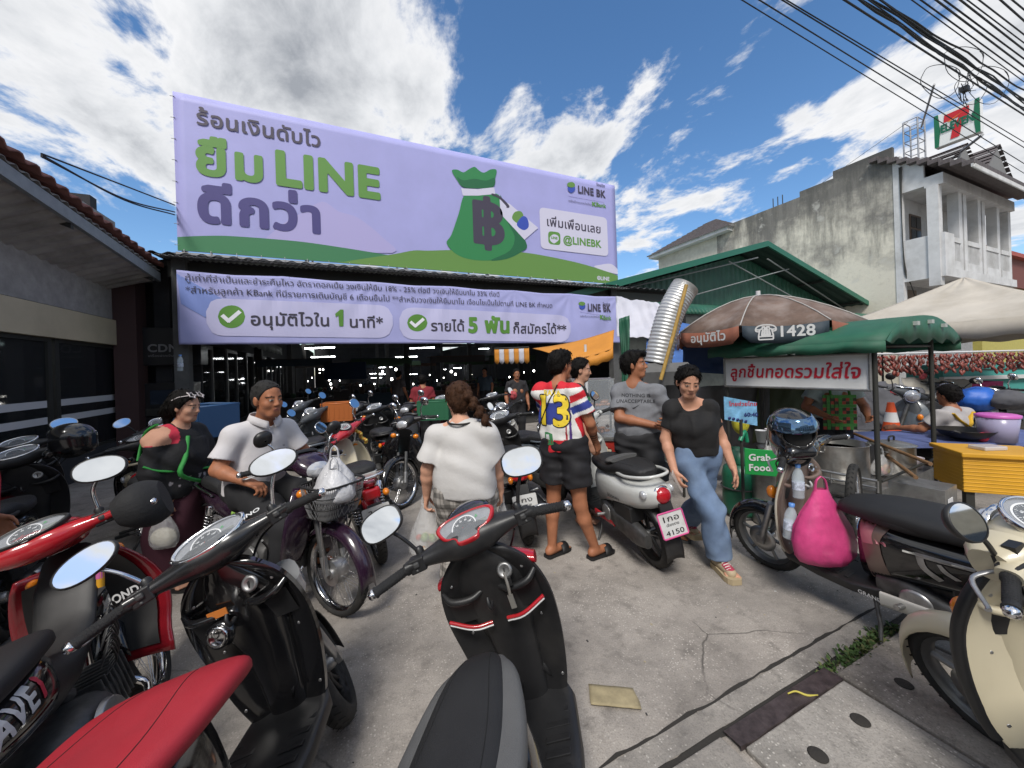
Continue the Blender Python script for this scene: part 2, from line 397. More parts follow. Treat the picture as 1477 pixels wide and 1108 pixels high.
def strip(name,x0,x1,y0,y1,z,m,wob=0.,n=120,lump=0.):
 a = [];
 for i in range(n + 1):
  x = x0 + (x1 - x0) * i / n
  o1,o2 = (wob * noise.noise((x * 9,k,0)) + wob * .6 * noise.noise((x * 31,k,2)) for k in (1.3,7.7))
  a.append([(x,y0 + o1,z),(x,y1 + o2,z)])
 mb = MB();mb.grid([[r[0] for r in a],[r[1] for r in a]],m,False,flip=True);o = mb.build(name);o['kind'] = 'structure';return o
SY = ks - .012
strip('kerb_joint',-3,12,ks - .006,ks + .010,.004,dk,.014,300)
KM = ground_mat('kerb_concrete',(.33,.305,.275),(.2,.185,.17),(.5,.47,.43),2.2)
strip('kerb_strip',-3,12,ks - kerb_w,ks - .008,.008,KM,.004,200)
strip('gutter_gap',-3,12,ks - kerb_w - .03,ks - kerb_w + .004,.005,dk,.012,260)
def slab(x0,x1,y0,y1,label,m=SM,holes=()):
 t = thing('drain_cover',label,'drain cover',((x0 + x1) / 2,(y0 + y1) / 2,0),0,'concrete covers over the roadside drain')
 mb = LM(t);mb.bx((x0,y0,.0),(x1,y1,.024),m);mb.build('slab',t,bev=.006)
 for hx,hy in holes:
  h = LM(t);h.lathe([(.0,.0),(.031,.0),(.034,.003),(.030,.006),(.0,.005)],dk,(hx,hy,.0235),(0,0,1),18);h.build('lifting_hole',t)
 return t
gy = ks - kerb_w - .022
def gpt(px,py): return P(px,py,z=.02)
h1,h2,h3 = gpt(1241,1041),gpt(1180,1091),gpt(1304,988)
xa = P(1020,1040,z=0).x;xb = P(1180,965,z=0).x
slab(xa + .02,xb,gy - .62,gy - .085,'drain cover slab with a steel angle along its front edge and two lifting holes',SM,((h1.x,h1.y),(h2.x,h2.y)))
slab(xb + .02,xb + .66,gy - .62,gy - .05,'stained drain cover slab beside the weeds in front of the cream scooter',ground_mat('slab_b',(.36,.325,.285),(.17,.152,.132),(.55,.5,.45),1.9),((h3.x,h3.y),))
slab(xa - .64,xa - .03,gy - .62,gy - .012,'drain cover slab without any holes at the photo\'s bottom edge',KM)
slab(xb + .68,xb + 1.5,gy - .62,gy - .03,'drain cover slab under the cream scooter',SM)
st = mat('rusty_steel',(.095,.075,.075),.55,.6,var=.4,vscale=25,bump=.3,bscale=120)
mb = MB();n = 40;rows = [[],[],[]]
for i in range(n + 1):
 x = xa + (xb - xa) * i / n;wv = .012 * noise.noise((x * 7,3,0)) - .014 * (i / n > .55) * abs(noise.noise((x * 13,1,0)))
 rows[0].append((x,gy - .005,.026));rows[1].append((x,gy - .082 + wv,.03));rows[2].append((x,gy - .084 + wv,.012))
mb.grid(rows,st,False,th=.004,flip=True)
tag(mb.build('steel_angle'),'rusty brown steel angle strip along the front edge of the drain cover','steel strip')
r2 = MB();r2.bx((xb - .16,gy - .63,.024),(xb - .0,gy - .53,.032),st);tag(r2.build('steel_plate',bev=.002),'small rusty steel plate at the corner of the drain cover','steel plate')
wm = [mat('weed_a',(.07,.13,.03),.7),mat('weed_b',(.045,.09,.02),.7),mat('weed_c',(.13,.14,.05),.8)]
mb = MB();rw = random.Random(3)
for i in range(420):
 u = rw.random() ** .8;x = xb - .05 + u * .75;y = gy - .01 + rw.gauss(0,.022) + .02 * noise.noise((x * 8,0,0));a = rw.random() * 6.28;h = .01 + .045 * rw.random() * (.4 + abs(noise.noise((x * 6,4,0))))
 wd = .004 + .008 * rw.random();d = V3(math.cos(a),math.sin(a),0);q = V3(-d.y,d.x,0);b = V3(x,y,.004)
 ln = d * h * (.5 + rw.random() * .8)
 mb.add([b - q * wd * .4,b + q * wd * .4,b + ln * .6 + q * wd + V3(0,0,h * .8),b + ln + V3(0,0,h * .9),b + ln * .6 - q * wd + V3(0,0,h * .8)],[(0,1,2,3,4)],wm[rw.randrange(3)])
o = mb.build('weeds');o['kind'] = 'stuff'
tag(o,'small green weeds growing in the gap beside the kerb','weeds')
c = P(885,1005,z=0.01);mb = MB()
gq = [[(c + _RT * (x + .02 * noise.noise((x * 9,y * 9,0))) + _FW * (y + .25 * x * -.6) + V3(0,0,.004 + .006 * noise.noise((x * 11,y * 14,3)) ** 2)) for x in np.linspace(-.11,.11,12)] for y in np.linspace(-.055,.055,8)]
mb.grid(gq,mat('cardboard',(.3,.25,.15),.9,var=.25,vscale=20),True,th=.003);tag(mb.build('cardboard_scrap'),'flattened scrap of brown cardboard lying on the asphalt','cardboard')
mb = MB();c = P(1155,1000,z=.03);mb.tube([c + _RT * -.06,c + _RT * -.02 + _FW * .004 + V3(0,0,.006),c + _RT * .02 - _FW * .012,c + _RT * .07 - _FW * .012],[.003,.004,.005,.002],mat('straw_yellow',(.5,.43,.08),.6),6,4)
tag(mb.build('yellow_string'),'short yellow plastic string lying on the drain cover','string')
mb = MB();rl = random.Random(5);lm = [mat('litter_a',(.35,.3,.2),.8),mat('litter_b',(.03,.03,.03),.8),mat('litter_c',(.5,.5,.48),.7)]
for i in range(150):
 q = S(rl.uniform(-2.6,2.4),rl.uniform(1.1,5));s_ = rl.uniform(.002,.007);a = rl.random() * 3
 mb.box(q + V3(0,0,s_ * .3),(s_ * 2,s_,s_ * .6),lm[rl.randrange(3)],Matrix.Rotation(a,3,'Z'))
o = mb.build('grit');o['kind'] = 'stuff';tag(o,'scattered grit and crumbs on the asphalt','grit')
# ------------------------------------------------------------------ billboard
BY = 9.0
tl,bl,trr,br = P(250,133,Y=BY),P(255,362,Y=BY),P(887,267,Y=BY),P(891,410,Y=BY)
bx0,bx1 = (tl.x + bl.x) / 2,(trr.x + br.x) / 2;bz1,bz0 = (tl.z + trr.z) / 2,(bl.z + br.z) / 2
bb = thing('billboard','huge lavender advertising billboard on the market roof with green hills and a money bag','billboard',((bx0 + bx1) / 2,BY,bz0))
lav = mat('vinyl_lavender',(.375,.375,.69),.55,var=.06,vscale=1.2,bump=.15,bscale=14)
mb = LM(bb);nx,nz_ = 60,20
def bwave(x,z): return .005 * noise.noise((x * .9,z * .5,3)) + .004 * max(0,1 - abs(((x - bx0) % 2.15) / .06 - 1))
mb.grid([[(bx0 + (bx1 - bx0) * i / nx,BY + bwave(bx0 + (bx1 - bx0) * i / nx,bz0 + (bz1 - bz0) * j / nz_),bz0 + (bz1 - bz0) * j / nz_) for i in range(nx + 1)] for j in range(nz_ + 1)],lav,True,th=.01,flip=False)
mb.build('panel',bb)
fm = mat('galvanised',(.36,.36,.37),.5,.7,var=.2,vscale=8);fd = mat('dark_steel',(.05,.05,.045),.6,.5)
mb = LM(bb)
for k in range(6):
 x = bx0 + .08 + (bx1 - bx0 - .16) * k / 5
 mb.bx((x - .04,BY + .06,bz0 - .1),(x + .04,BY + .14,bz1 - .05),fm)
 mb.tube([(x,BY + .14,bz1 - .3),(x,BY + 1.9,bz0 + .1)],.025,fm,6)
for k in range(4):
 z = bz0 + .05 + (bz1 - bz0 - .1) * k / 3;mb.bx((bx0,BY + .025,z - .025),(bx1,BY + .058,z + .025),fm)
mb.bx((bx0 - .02,BY - .03,bz0 - .075),(bx1 + .02,BY + .06,bz0 - .03),fm)
for k in range(26):
 x = bx0 + .1 + (bx1 - bx0 - .2) * k / 25;mb.tube([(x,BY - .016,bz0 + .03),(x + .01,BY - .04,bz0 - .05)],.006,fm,5)
for k in range(8):
 z = bz0 + .1 + (bz1 - bz0 - .2) * k / 7;mb.tube([(bx0 + .03,BY - .016,z),(bx0 - .05,BY + .03,z + .02)],.006,fm,5)
mb.build('support_frame',bb)
art = {}
def layer(name,m,pts,lift,parent=None):
 mb = art.setdefault(name,LM(bb));q = [P(x,y,Y=BY) for x,y in pts]
 q = [V3(min(max(p.x,bx0 + .005),bx1 - .005),BY - .010 - lift * .45,min(max(p.z,bz0 + .005),bz1 - .005)) for p in q]
 mb.add(q,[tuple(range(len(q)))] if False else [tuple(reversed(range(len(q))))],m)
def z2(p): return (240 + p[0] * .2346,120 + p[1] * .2346)
def z3(p): return (560 + p[0] * .2302,180 + p[1] * .2302)
def smooth2(pts,k=5,loop=True):
 if not loop: return [tuple(p) for p in cr(pts,k)]
 q = list(pts[-2:]) + list(pts) + list(pts[:2]);c = cr(q,k);return [tuple(p) for p in c[2 * k:(2 + len(pts)) * k]]
gd = mat('vinyl_dark_green',(.045,.2,.085),.55);gl = mat('vinyl_leaf_green',(.13,.27,.06),.55);glt = mat('vinyl_pale_green',(.25,.5,.25),.55)
white = mat('vinyl_white',(.62,.6,.74),.55);ink = mat('vinyl_ink',(.055,.045,.075),.55);navy = mat('vinyl_navy',(.06,.05,.2),.55);grn = mat('vinyl_green',(.11,.27,.05),.55);bag_g = mat('vinyl_bag',(.03,.22,.07),.5);bag_d = mat('vinyl_bag_dark',(.015,.13,.05),.5);blue = mat('vinyl_blue',(.04,.08,.42),.5)
pk = mat('vinyl_pink',(.42,.385,.67),.55)
layer('hill',pk,smooth2([z2(p) for p in ((600,1000),(700,880),(830,800),(960,730),(1060,790),(1180,830),(1330,950),(1390,1045),(900,1010))],4),.001)
layer('hill',gd,[(240,400),(255,341)] + smooth2([z2(p) for p in ((60,947),(250,940),(420,943),(800,973),(1100,1015),(1400,1064),(1560,1090))],5,False) + [(640,420)],.004)
layer('hill',gl,[(470,400)] + smooth2([z2(p) for p in ((900,1135),(1150,1090),(1400,1052),(1520,1030))] + [z3(p) for p in ((250,790),(400,786),(640,786),(860,803),(1060,838),(1240,880),(1450,948))],4,False) + [(900,430)],.008)
layer('hill',white,smooth2([z3(p) for p in ((1290,893),(1330,878),(1390,872),(1425,895),(1445,925),(1420,935))],4),.006)
body = smooth2([z3(p) for p in ((480,440),(440,560),(395,690),(365,745),(430,815),(520,846),(620,852),(740,842),(830,800),(868,755),(800,640),(740,540),(690,440),(590,432))],4)
layer('money_bag',bag_g,body,.012)
layer('money_bag',bag_d,smooth2([z3(p) for p in ((700,440),(745,540),(805,640),(868,755),(830,800),(740,842),(640,850),(760,790),(790,700),(740,600))],4),.014)
layer('money_bag',bag_g,smooth2([z3(p) for p in ((398,290),(430,283),(470,300),(505,280),(540,266),(570,290),(600,302),(640,282),(677,286),(668,340),(655,392),(560,400),(468,392),(425,340))],4),.012)
layer('money_bag',bag_d,smooth2([z3(p) for p in ((430,330),(470,350),(540,340),(610,352),(665,335),(655,392),(560,398),(468,392))],4),.014)
layer('money_bag',white,[z3(p) for p in ((455,400),(560,405),(662,394),(670,436),(560,446),(466,446))],.016)
layer('money_bag',ink,smooth2([z3(p) for p in ((650,432),(700,452),(750,500),(757,520),(740,522),(735,508),(690,462),(650,444))],3),.022)
layer('money_bag',white,[z3(p) for p in ((696,466),(762,500),(938,648),(852,722),(702,560))],.018)
layer('money_bag',gl,smooth2([z3(p) for p in ((775,590),(790,550),(830,545),(845,580),(815,620))],4),.02)
layer('money_bag',blue,smooth2([z3(p) for p in ((805,618),(840,575),(870,590),(878,640),(850,662),(815,645))],4),.021)
art_mb = art['money_bag']
def btext(key,s,m,p0,p1,bold,lift=.012,size=None):
 mb = art.setdefault(key,LM(bb));a,b = P(*p0,Y=BY),P(*p1,Y=BY)
 wd = glyphs(s,bold)[2];kk = abs(b.x - a.x) / wd
 text(mb,s,m,(a.x,BY - .010 - lift * .45,(a.z + b.z) / 2),(1,0,0),(0,0,1),size or kk,bold,width=abs(b.x - a.x))
btext('money_bag','฿',ink,z3((545,745)),z3((720,770)),.03,.018,1.62)
btext('slogan_lettering','ร้อนเงินดับไว',ink,z2((190,253)),z2((945,395)),.02)
btext('slogan_lettering','ยืม',grn,z2((198,560)),z2((585,603)),.038)
btext('slogan_lettering','LINE',grn,z2((690,622)),z2((1305,706)),.045)
btext('slogan_lettering','ดีกว่า',navy,z2((210,850)),z2((938,916)),.042)
def rrect(a,b,c,d,r=.2,n=5):
 """rounded quad in photo pixels: a,b,c,d clockwise from top left"""
 q = [np.array(p,float) for p in (a,b,c,d)];out = []
 for i in range(4):
  p0,p1,p2 = q[i - 1],q[i],q[(i + 1) % 4]
  rr = r * min(np.linalg.norm(p0 - p1),np.linalg.norm(p2 - p1));s_ = p1 + (p0 - p1) / np.linalg.norm(p0 - p1) * rr;e_ = p1 + (p2 - p1) / np.linalg.norm(p2 - p1) * rr
  for k in range(n + 1):
   t = k / n;out.append(tuple((1 - t) ** 2 * s_ + 2 * t * (1 - t) * p1 + t * t * e_))
 return out
layer('contact_box',white,rrect(z3((945,517)),z3((1368,584)),z3((1378,826)),z3((955,776)),.12),.006)
layer('contact_box',grn,rrect(z3((1000,667)),z3((1076,676)),z3((1078,757)),z3((1002,748)),.3),.01)
layer('contact_box',white,smooth2([z3(p) for p in ((1012,705),(1035,688),(1062,698),(1066,722),(1050,738),(1034,744),(1014,728))],3),.013)
btext('contact_box','LINE',grn,z3((1020,716)),z3((1058,720)),.06,.016)
btext('contact_box','เพิ่มเพื่อนเลย',ink,z3((995,636)),z3((1328,681)),.018)
btext('contact_box','@LINEBK',grn,z3((1098,746)),z3((1332,768)),.035)
def lineart(key,mbf,z,P_,lift):
 pass
def bank_logo(layer_,text_,zf,key):
 layer_(key,gl,smooth2([zf(p) for p in ((1122,385),(1122,368),(1145,360),(1166,370),(1166,388),(1145,395))],3),.01)
 layer_(key,blue,smooth2([zf(p) for p in ((1124,392),(1145,398),(1167,392),(1167,412),(1146,428),(1126,415))],3),.012)
 text_(key,'LINE BK',ink,zf((1190,432)),zf((1358,455)),.035,.012,.30)
 text_(key,'โดยบิต',ink,zf((1303,385)),zf((1355,392)),.02,.012)
 layer_(key,pk,[zf(p) for p in ((1128,443),(1350,484),(1350,486),(1128,446))],.01)
 text_(key,'ขอสินเชื่อแบบออนไลน์โดย',ink,zf((1128,484)),zf((1272,506)),.0,.012)
 text_(key,'K',grn,zf((1278,510)),zf((1300,513)),.05,.012,.17)
 text_(key,'Bank',grn,zf((1303,513)),zf((1362,523)),.03,.012,.17)
bank_logo(layer,btext,z3,'bank_logo')
btext('copyright_lettering','©LINE',white,z3((1308,970)),z3((1383,980)),.03)
for k,mb in art.items(): mb.build(k,bb)
# ------------------------------------------------------------------ lower banner, cloth
NY = 8.85
a,b,c_,d_ = P(250,384,Y=NY),P(262,497,Y=NY),P(893,431,Y=NY),P(893,497,Y=NY)
nx0,nx1 = (a.x + b.x) / 2,c_.x;nz1,nz0 = (a.z + c_.z) / 2,b.z
bn = thing('cloth_banner','pale violet cloth banner with two ticked lines hanging below the billboard','banner',((nx0 + nx1) / 2,NY,nz0))
ties = [nx0 + (nx1 - nx0) * k / 6 for k in range(7)]
def nwave(x,z):
 t = (nz1 - z) / (nz1 - nz0);y = .03 * noise.noise((x * .6,z * .8,9)) + .018 * noise.noise((x * 2.2,z * 1.2,4))
 for q in ties:
  dx,dz = x - q,nz1 - z + .02
  an = math.atan2(dx,dz);y += .016 * math.sin(an * 11 + q) * math.exp(-((dx * dx + dz * dz) ** .5) * .85)
 return y * (.4 + .9 * t) - .02 * math.sin(t * 3)
def sag(x):
 t = (x - nx0) / (nx1 - nx0);return .05 * abs(math.sin(t * 6 * math.pi)) * 0 - .06 * math.sin(t * math.pi) * 0
lav2 = mat('cloth_lavender',(.38,.39,.69),.7,var=.1,vscale=.9)
mb = LM(bn);nx = 260;nzz = 30
mb.grid([[(nx0 + (nx1 - nx0) * i / nx,NY + nwave(nx0 + (nx1 - nx0) * i / nx,nz0 + (nz1 - nz0) * j / nzz),nz0 + (nz1 - nz0) * j / nzz - .035 * (1 - abs(2 * ((i * 6 / nx) % 1) - 1)) * (j / nzz) ** 3) for i in range(nx + 1)] for j in range(nzz + 1)],lav2,True,th=.004)
mb.build('cloth',bn)
nart = {}
def npt(p,lift): q = P(*p,Y=NY);return V3(q.x,NY + nwave(q.x,q.z) - .006 - lift,q.z)
def nlayer(key,m,pts,lift):
 """a shape cut from thin slices so that it follows the folds"""
 mb = nart.setdefault(key,LM(bn));q = [P(*p,Y=NY) for p in pts];xy = [(p.x,p.z) for p in q]
 zs = [p[1] for p in xy];xs = [p[0] for p in xy];n = max(16,int((max(xs) - min(xs)) / .09));prev = None
 def span(x):
  hit = []
  for (x0,y0),(x1,y1) in zip(xy,xy[1:] + xy[:1]):
   if (x0 <= x < x1) or (x1 <= x < x0): hit.append(y0 + (x - x0) / (x1 - x0) * (y1 - y0))
  return (min(hit),max(hit)) if len(hit) > 1 else None
 for k in range(n + 1):
  x = min(xs) + (max(xs) - min(xs)) * min(max(k / n,.002),.998);sp = span(x)
  if not sp: continue
  col = [V3(x,NY + nwave(x,z) - .006 - lift,z) for z in np.linspace(sp[0],sp[1],12)]
  if prev: mb.grid([prev,col],m,True,flip=True)
  prev = col
def ntext(key,s,m,p0,p1,bold,lift=.012,size=None):
 mb = nart.setdefault(key,LM(bn));a,b = P(*p0,Y=NY),P(*p1,Y=NY);z = (a.z + b.z) / 2
 wd = glyphs(s,bold)[2];kk = abs(b.x - a.x) / wd
 text(mb,s,m,(0,0,0),(1,0,0),(0,0,1),size or kk,bold,width=abs(b.x - a.x),warp=lambda x,y: V3(a.x + x,NY + nwave(a.x + x,z + y) - .006 - lift,z + y))
def z4(p): return (250 + p[0] * .2234,370 + p[1] * .2234)
def z5(p): return (560 + p[0] * .2302,390 + p[1] * .2302)
nlayer('blue_shape',mat('cloth_blue',(.2,.27,.6),.7),[z4(p) for p in ((20,110),(420,330),(250,300),(215,400),(40,300))],.001)
nlayer('pill',mat('cloth_pale',(.52,.51,.74),.7),rrect(z4((208,268)),z4((1418,318)),z4((1418,528)),z4((212,512)),.48,10),.003)
nlayer('pill#2',mat('cloth_pale',(.52,.51,.74),.7),rrect(z5((65,230)),z5((1140,284)),z5((1140,452)),z5((68,432)),.48,10),.003)
def disc(zf,cx,cy,rx,ry): return [zf((cx + rx * math.cos(t * math.pi / 12),cy + ry * math.sin(t * math.pi / 12))) for t in range(24)]
cg = mat('cloth_green',(.1,.26,.04),.7)
def tick(zf,cx,cy,s):
 key = 'tick_badge#%d' % cx;nlayer(key,cg,disc(zf,cx,cy,88 * s,74 * s),.006)
 mb = nart[key]
 pts = [npt(zf((cx + x * s,cy + y * s)),.012) for x,y in ((-55,-5),(-18,28),(50,-30))]
 for (p,q) in ((pts[0],pts[1]),(pts[1],pts[2])):
  d = (q - p).normalized();nn = V3(-d.z,0,d.x) * .035
  mb.add([p - nn - d * .02,q - nn + d * .02,q + nn + d * .02,p + nn - d * .02],[(0,1,2,3)],mat('cloth_white',(.8,.8,.85),.7))
tick(z4,378,390,1.0);tick(z5,181,330,.72)
ink2 = mat('cloth_ink',(.045,.04,.06),.7)
ntext('small_lettering','กู้เท่าที่จำเป็นและชำระคืนไหว อัตราดอกเบี้ย วงเงินให้ยืม 18% - 25% ต่อปี วงเงินให้ยืมนาโน 33% ต่อปี',ink2,z4((78,148)),z5((694,172)),.0)
ntext('small_lettering#2','*สำหรับลูกค้า KBank ที่มีรายการเดินบัญชี 6 เดือนขึ้นไป **สำหรับวงเงินให้ยืมนาโน เงื่อนไขเป็นไปตามที่ LINE BK กำหนด',ink2,z4((80,222)),z5((1025,245)),.0)
ntext('claim_lettering','อนุมัติไวใน',ink2,z4((505,442)),z4((1005,452)),.016)
nlayer('claim_lettering',cg,[z4(p) for p in ((1045,372),(1078,345),(1098,345),(1098,452),(1068,452),(1068,380),(1048,394))],.012)
ntext('claim_lettering','นาที*',ink2,z4((1142,458)),z4((1352,462)),.016)
ntext('claim_lettering#2','รายได้',ink2,z5((268,378)),z5((474,384)),.016)
ntext('claim_lettering#2','5 พัน',cg,z5((505,386)),z5((754,392)),.05)
ntext('claim_lettering#2','ก็สมัครได้**',ink2,z5((783,392)),z5((1112,400)),.016)
def z5b(p): return z5((1190 + (p[0] - 1122) * .84,205 + (p[1] - 370) * .72 ))
bank_logo(lambda k,m,pts,l: nlayer(k,m,pts,l),ntext,z5b,'bank_logo')
for k,mb in nart.items(): mb.build(k.split('#')[0],bn)
# ------------------------------------------------------------------ market hall
def corr(mb,p0,u,v,lu,lv,m,pitch=.2,amp=.03,th=.0,n=None,flip=False):
 """corrugated sheet: ridges run along v, repeat along u"""
 p0,u,v = Vector(p0),Vector(u).normalized(),Vector(v).normalized();nn = u.cross(v).normalized();k = int(lu / pitch * 6)
 ra = [p0 + u * (lu * i / k) + nn * amp * math.sin(2 * math.pi * i / 6) for i in range(k + 1)]
 return mb.grid([[p for p in ra],[p + v * lv for p in ra]],m,True,th=th,flip=flip)
mh = thing('market_hall','dark open market hall with rows of lit tube lamps inside','market hall',(3,20,0))
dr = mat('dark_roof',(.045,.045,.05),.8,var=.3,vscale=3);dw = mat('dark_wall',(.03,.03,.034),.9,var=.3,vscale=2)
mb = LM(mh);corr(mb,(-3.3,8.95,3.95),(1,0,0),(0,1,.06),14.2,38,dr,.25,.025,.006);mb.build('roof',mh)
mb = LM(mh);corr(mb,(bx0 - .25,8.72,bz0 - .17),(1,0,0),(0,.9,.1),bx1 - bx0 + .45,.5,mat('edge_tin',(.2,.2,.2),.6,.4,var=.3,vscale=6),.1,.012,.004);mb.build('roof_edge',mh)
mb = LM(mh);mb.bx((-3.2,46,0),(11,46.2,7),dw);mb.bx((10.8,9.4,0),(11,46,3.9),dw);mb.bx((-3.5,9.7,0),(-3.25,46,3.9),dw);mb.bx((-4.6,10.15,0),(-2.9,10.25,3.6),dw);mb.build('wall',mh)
for x in (-2.9,2.3,7.6):
 for y in (9.2,16,24,32):
  if x == 2.3 and y < 12: continue
  mb = LM(mh);mb.bx((x - .11,y - .11,0),(x + .11,y + .11,4.0),mat('pillar_grey',(.09,.09,.09),.8,var=.2));mb.bx((x - .13,y - .13,0),(x + .13,y + .13,.5),dw);mb.build('column',mh)
for y in (9.25,16,24,32):
 mb = LM(mh);mb.bx((-3.1,y - .05,3.55),(10.8,y + .05,3.85),fd)
 for k in range(28): mb.tube([(-3 + k * .5,y,3.56),(-2.75 + k * .5,y,3.84)],.012,fd,4)
 mb.build('roof_beam',mh)
mb = LM(mh);corr(mb,(-5.6,9.3,3.3),(0,1,0),(1,0,.25),1.6,2.6,dr,.2,.025,.006);mb.build('side_roof',mh)
tubem = mat('tube_light',(.9,.95,1),.4,emit=(.95,.98,1),es=9.0);bulbm = mat('bulb_light',(1,.97,.9),.4,emit=(1,.97,.9),es=8);hous = mat('lamp_housing',(.4,.4,.4),.5)
def tube_lamp(loc,L,rz):
 t = thing('tube_lamp','lit white tube lamp hanging in a row inside the dark market hall','lamp',loc,rz,'tube lamps in the market hall')
 mb = MB();mb.tube([(-L / 2,0,0),(L / 2,0,0)],.022,tubem,6);mb.build('tube',t)
 mb = MB();mb.box((0,0,.05),(L + .06,.07,.045),hous);mb.tube([(-L * .3,0,.07),(-L * .3,0,1.0)],.006,fd,4);mb.tube([(L * .3,0,.07),(L * .3,0,1.0)],.006,fd,4);mb.build('housing',t);return t
tp = None;rl = random.Random(11)
for (px,py,wpx,rot) in [(461,502,41,0),(466,515,33,0),(609,502,34,0),(586,515,30,0),(569,523,25,0),(585,523,12,0),(603,527,16,.6),(556,530,18,0),(646,520,8,.7),(640,533,9,.7),(701,503,20,0),(708,523,13,0),(779,522,17,0),(660,531,13,.5),(693,541,10,.4),(594,540,9,0),(541,539,6,0),(553,540,5,0),(457,524,9,0),(421,543,10,-.9),(543,545,9,0),(768,508,15,.4),(823,522,12,0),(838,535,8,0),(420,533,8,-1),(500,527,14,0),(518,520,17,0)]:
 d = min(1.15 * F / wpx,42) if rot == 0 else min(.9 * F / wpx,42)
 q = P(px,py,d=d)
 if tp is None: tp = tube_lamp((0,0,0),1.2,0);t = tp
 else: t = copy_tree(tp)
 t.location = q;t.rotation_euler.z = -AZ * (rot == 0) + rot * 1.3
bp = None
for (px,py,s) in [(461,533,3),(466,533,3),(461,538,2),(475,548,4),(477,554,4),(478,560,3),(520,556,3),(525,555,2),(533,557,3),(540,554,3),(546,557,2),(552,536,4),(571,533,5),(565,547,5),(575,550,3),(596,554,3),(602,555,2),(580,560,3),(572,566,2),(608,547,2),(651,536,5),(657,540,4),(680,540,3),(706,551,2),(770,535,4),(755,537,4),(735,544,3),(702,560,2),(640,545,2),(630,549,3),(620,541,2),(500,545,2),(490,549,2),(450,545,2),(444,550,2)]:
 d = 18 + 14 * rl.random();q = P(px,py,d=d)
 if bp is None:
  bp = thing('bulb_lamp','round lit bulb hanging above the market stalls in the dark hall','lamp',(0,0,0),0,'bulbs hanging over the market stalls')
  mb = MB();mb.ell((0,0,0),(.055,.055,.065),bulbm,n=10,k=6);mb.build('bulb',bp)
  mb = MB();mb.tube([(0,0,.06),(0,0,.13)],.025,fd,6);mb.tube([(0,0,.12),(0,0,1.2)],.005,fd,4);mb.build('socket',bp);t = bp
 else: t = copy_tree(bp)
 t.location = q;t.scale = [s * d / F * 6.0] * 3
sc_ = [mat('stall_a',(.06,.05,.05),.8),mat('stall_b',(.04,.06,.08),.8),mat('stall_c',(.09,.05,.04),.8),mat('stall_d',(.05,.09,.05),.8)]
def dark_stall(x,y,wd,col,lbl):
 t = thing('market_stall',lbl,'stall',(x,y,0),0,'stalls inside the dark hall')
 mb = MB();mb.bx((-wd / 2,-.5,.72),(wd / 2,.5,.8),col)
 for i in (-1,1):
  for j in (-1,1): mb.bx((i * (wd / 2 - .06) - .03,j * .42 - .03,0),(i * (wd / 2 - .06) + .03,j * .42 + .03,.72),fd)
 mb.bx((-wd / 2,-.46,.15),(wd / 2,-.44,.72),col);mb.build('counter',t)
 for k in range(int(wd * 5)):
  mb = MB();mb.ell((-wd / 2 + .15 + k * .19,rl.uniform(-.3,.3),.84 + rl.random() * .05),(.1,.1,.08 + .06 * rl.random()),sc_[rl.randrange(4)],n=8,k=5);mb.build('goods_heap',t)
 mb = MB();mb.bx((-wd / 2,-.45,2.05),(wd / 2,.5,2.09),col);mb.bx((-wd / 2,-.46,1.85),(wd / 2,-.445,2.06),sc_[rl.randrange(4)])
 for i in (-1,1): mb.tube([(i * wd / 2,-.42,.8),(i * wd / 2,-.42,2.06)],.02,fd,6)
 mb.build('canopy',t);return t
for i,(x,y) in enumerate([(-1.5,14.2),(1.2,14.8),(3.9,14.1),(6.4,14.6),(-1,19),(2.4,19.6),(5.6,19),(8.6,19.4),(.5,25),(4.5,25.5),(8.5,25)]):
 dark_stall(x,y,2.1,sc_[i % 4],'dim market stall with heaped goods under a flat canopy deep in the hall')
mb = MB();q = P(498,535,d=12);mb.box((0,0,0),(1.35,.06,.55),mat('hang_sign',(.012,.03,.07),.6));mb.tube([(-.5,0,.27),(-.5,0,1.1)],.01,fd,5);mb.tube([(.5,0,.27),(.5,0,1.1)],.01,fd,5)
o = mb.build('hanging_sign');o.location = q;o.rotation_euler.z = -AZ;tag(o,'dark blue sign board hanging inside the market hall','sign')
# ------------------------------------------------------------------ left shop
ls = thing('corner_shop','shop with a dark glass front under a deep corrugated eave','shop',(-4.2,5,0))
EX = -3.25;ez = 3.55;Y0,Y1 = 0.2,9.25
und = mat('roof_sheet',(.26,.245,.24),.8,var=.2,vscale=2,dirt=(.05,.04,.035),dscale=2);tile = mat('red_tile',(.22,.095,.08),.75,var=.3,vscale=5)
up = V3(-1,0,.42).normalized();SL = .085;eu = (0,1,-SL);RZ = SL * (Y1 - Y0)
mb = LM(ls);corr(mb,(EX + .04,Y0,ez + .1 + RZ),eu,up,Y1 - Y0,5.5,und,.16,.02,.006,flip=False);mb.build('roof_sheet',ls)
mb = LM(ls);corr(mb,(EX + .1,Y0,ez + .19 + RZ),eu,up,Y1 - Y0,5.6,tile,.24,.03,.02,flip=True);mb.build('tile_roof',ls)
mb = LM(ls);mb.rings([[V3(EX + a,y,ez + b + SL * (Y1 - y)) for a,b in ((-.03,-.09),(.03,-.09),(.03,.07),(-.03,.07))] for y in (Y0,Y1)],mat('fascia_grey',(.24,.26,.28),.6,var=.15),smooth=False);mb.build('fascia',ls)
mb = LM(ls)
for k in range(1,5):
 q = V3(EX,0,ez - .06) + up * k * .55;mb.rings([[V3(q.x + a,y,q.z + b + SL * (Y1 - y)) for a,b in ((-.03,-.05),(.03,-.05),(.03,.03),(-.03,.03))] for y in (Y0,Y1)],fd,smooth=False)
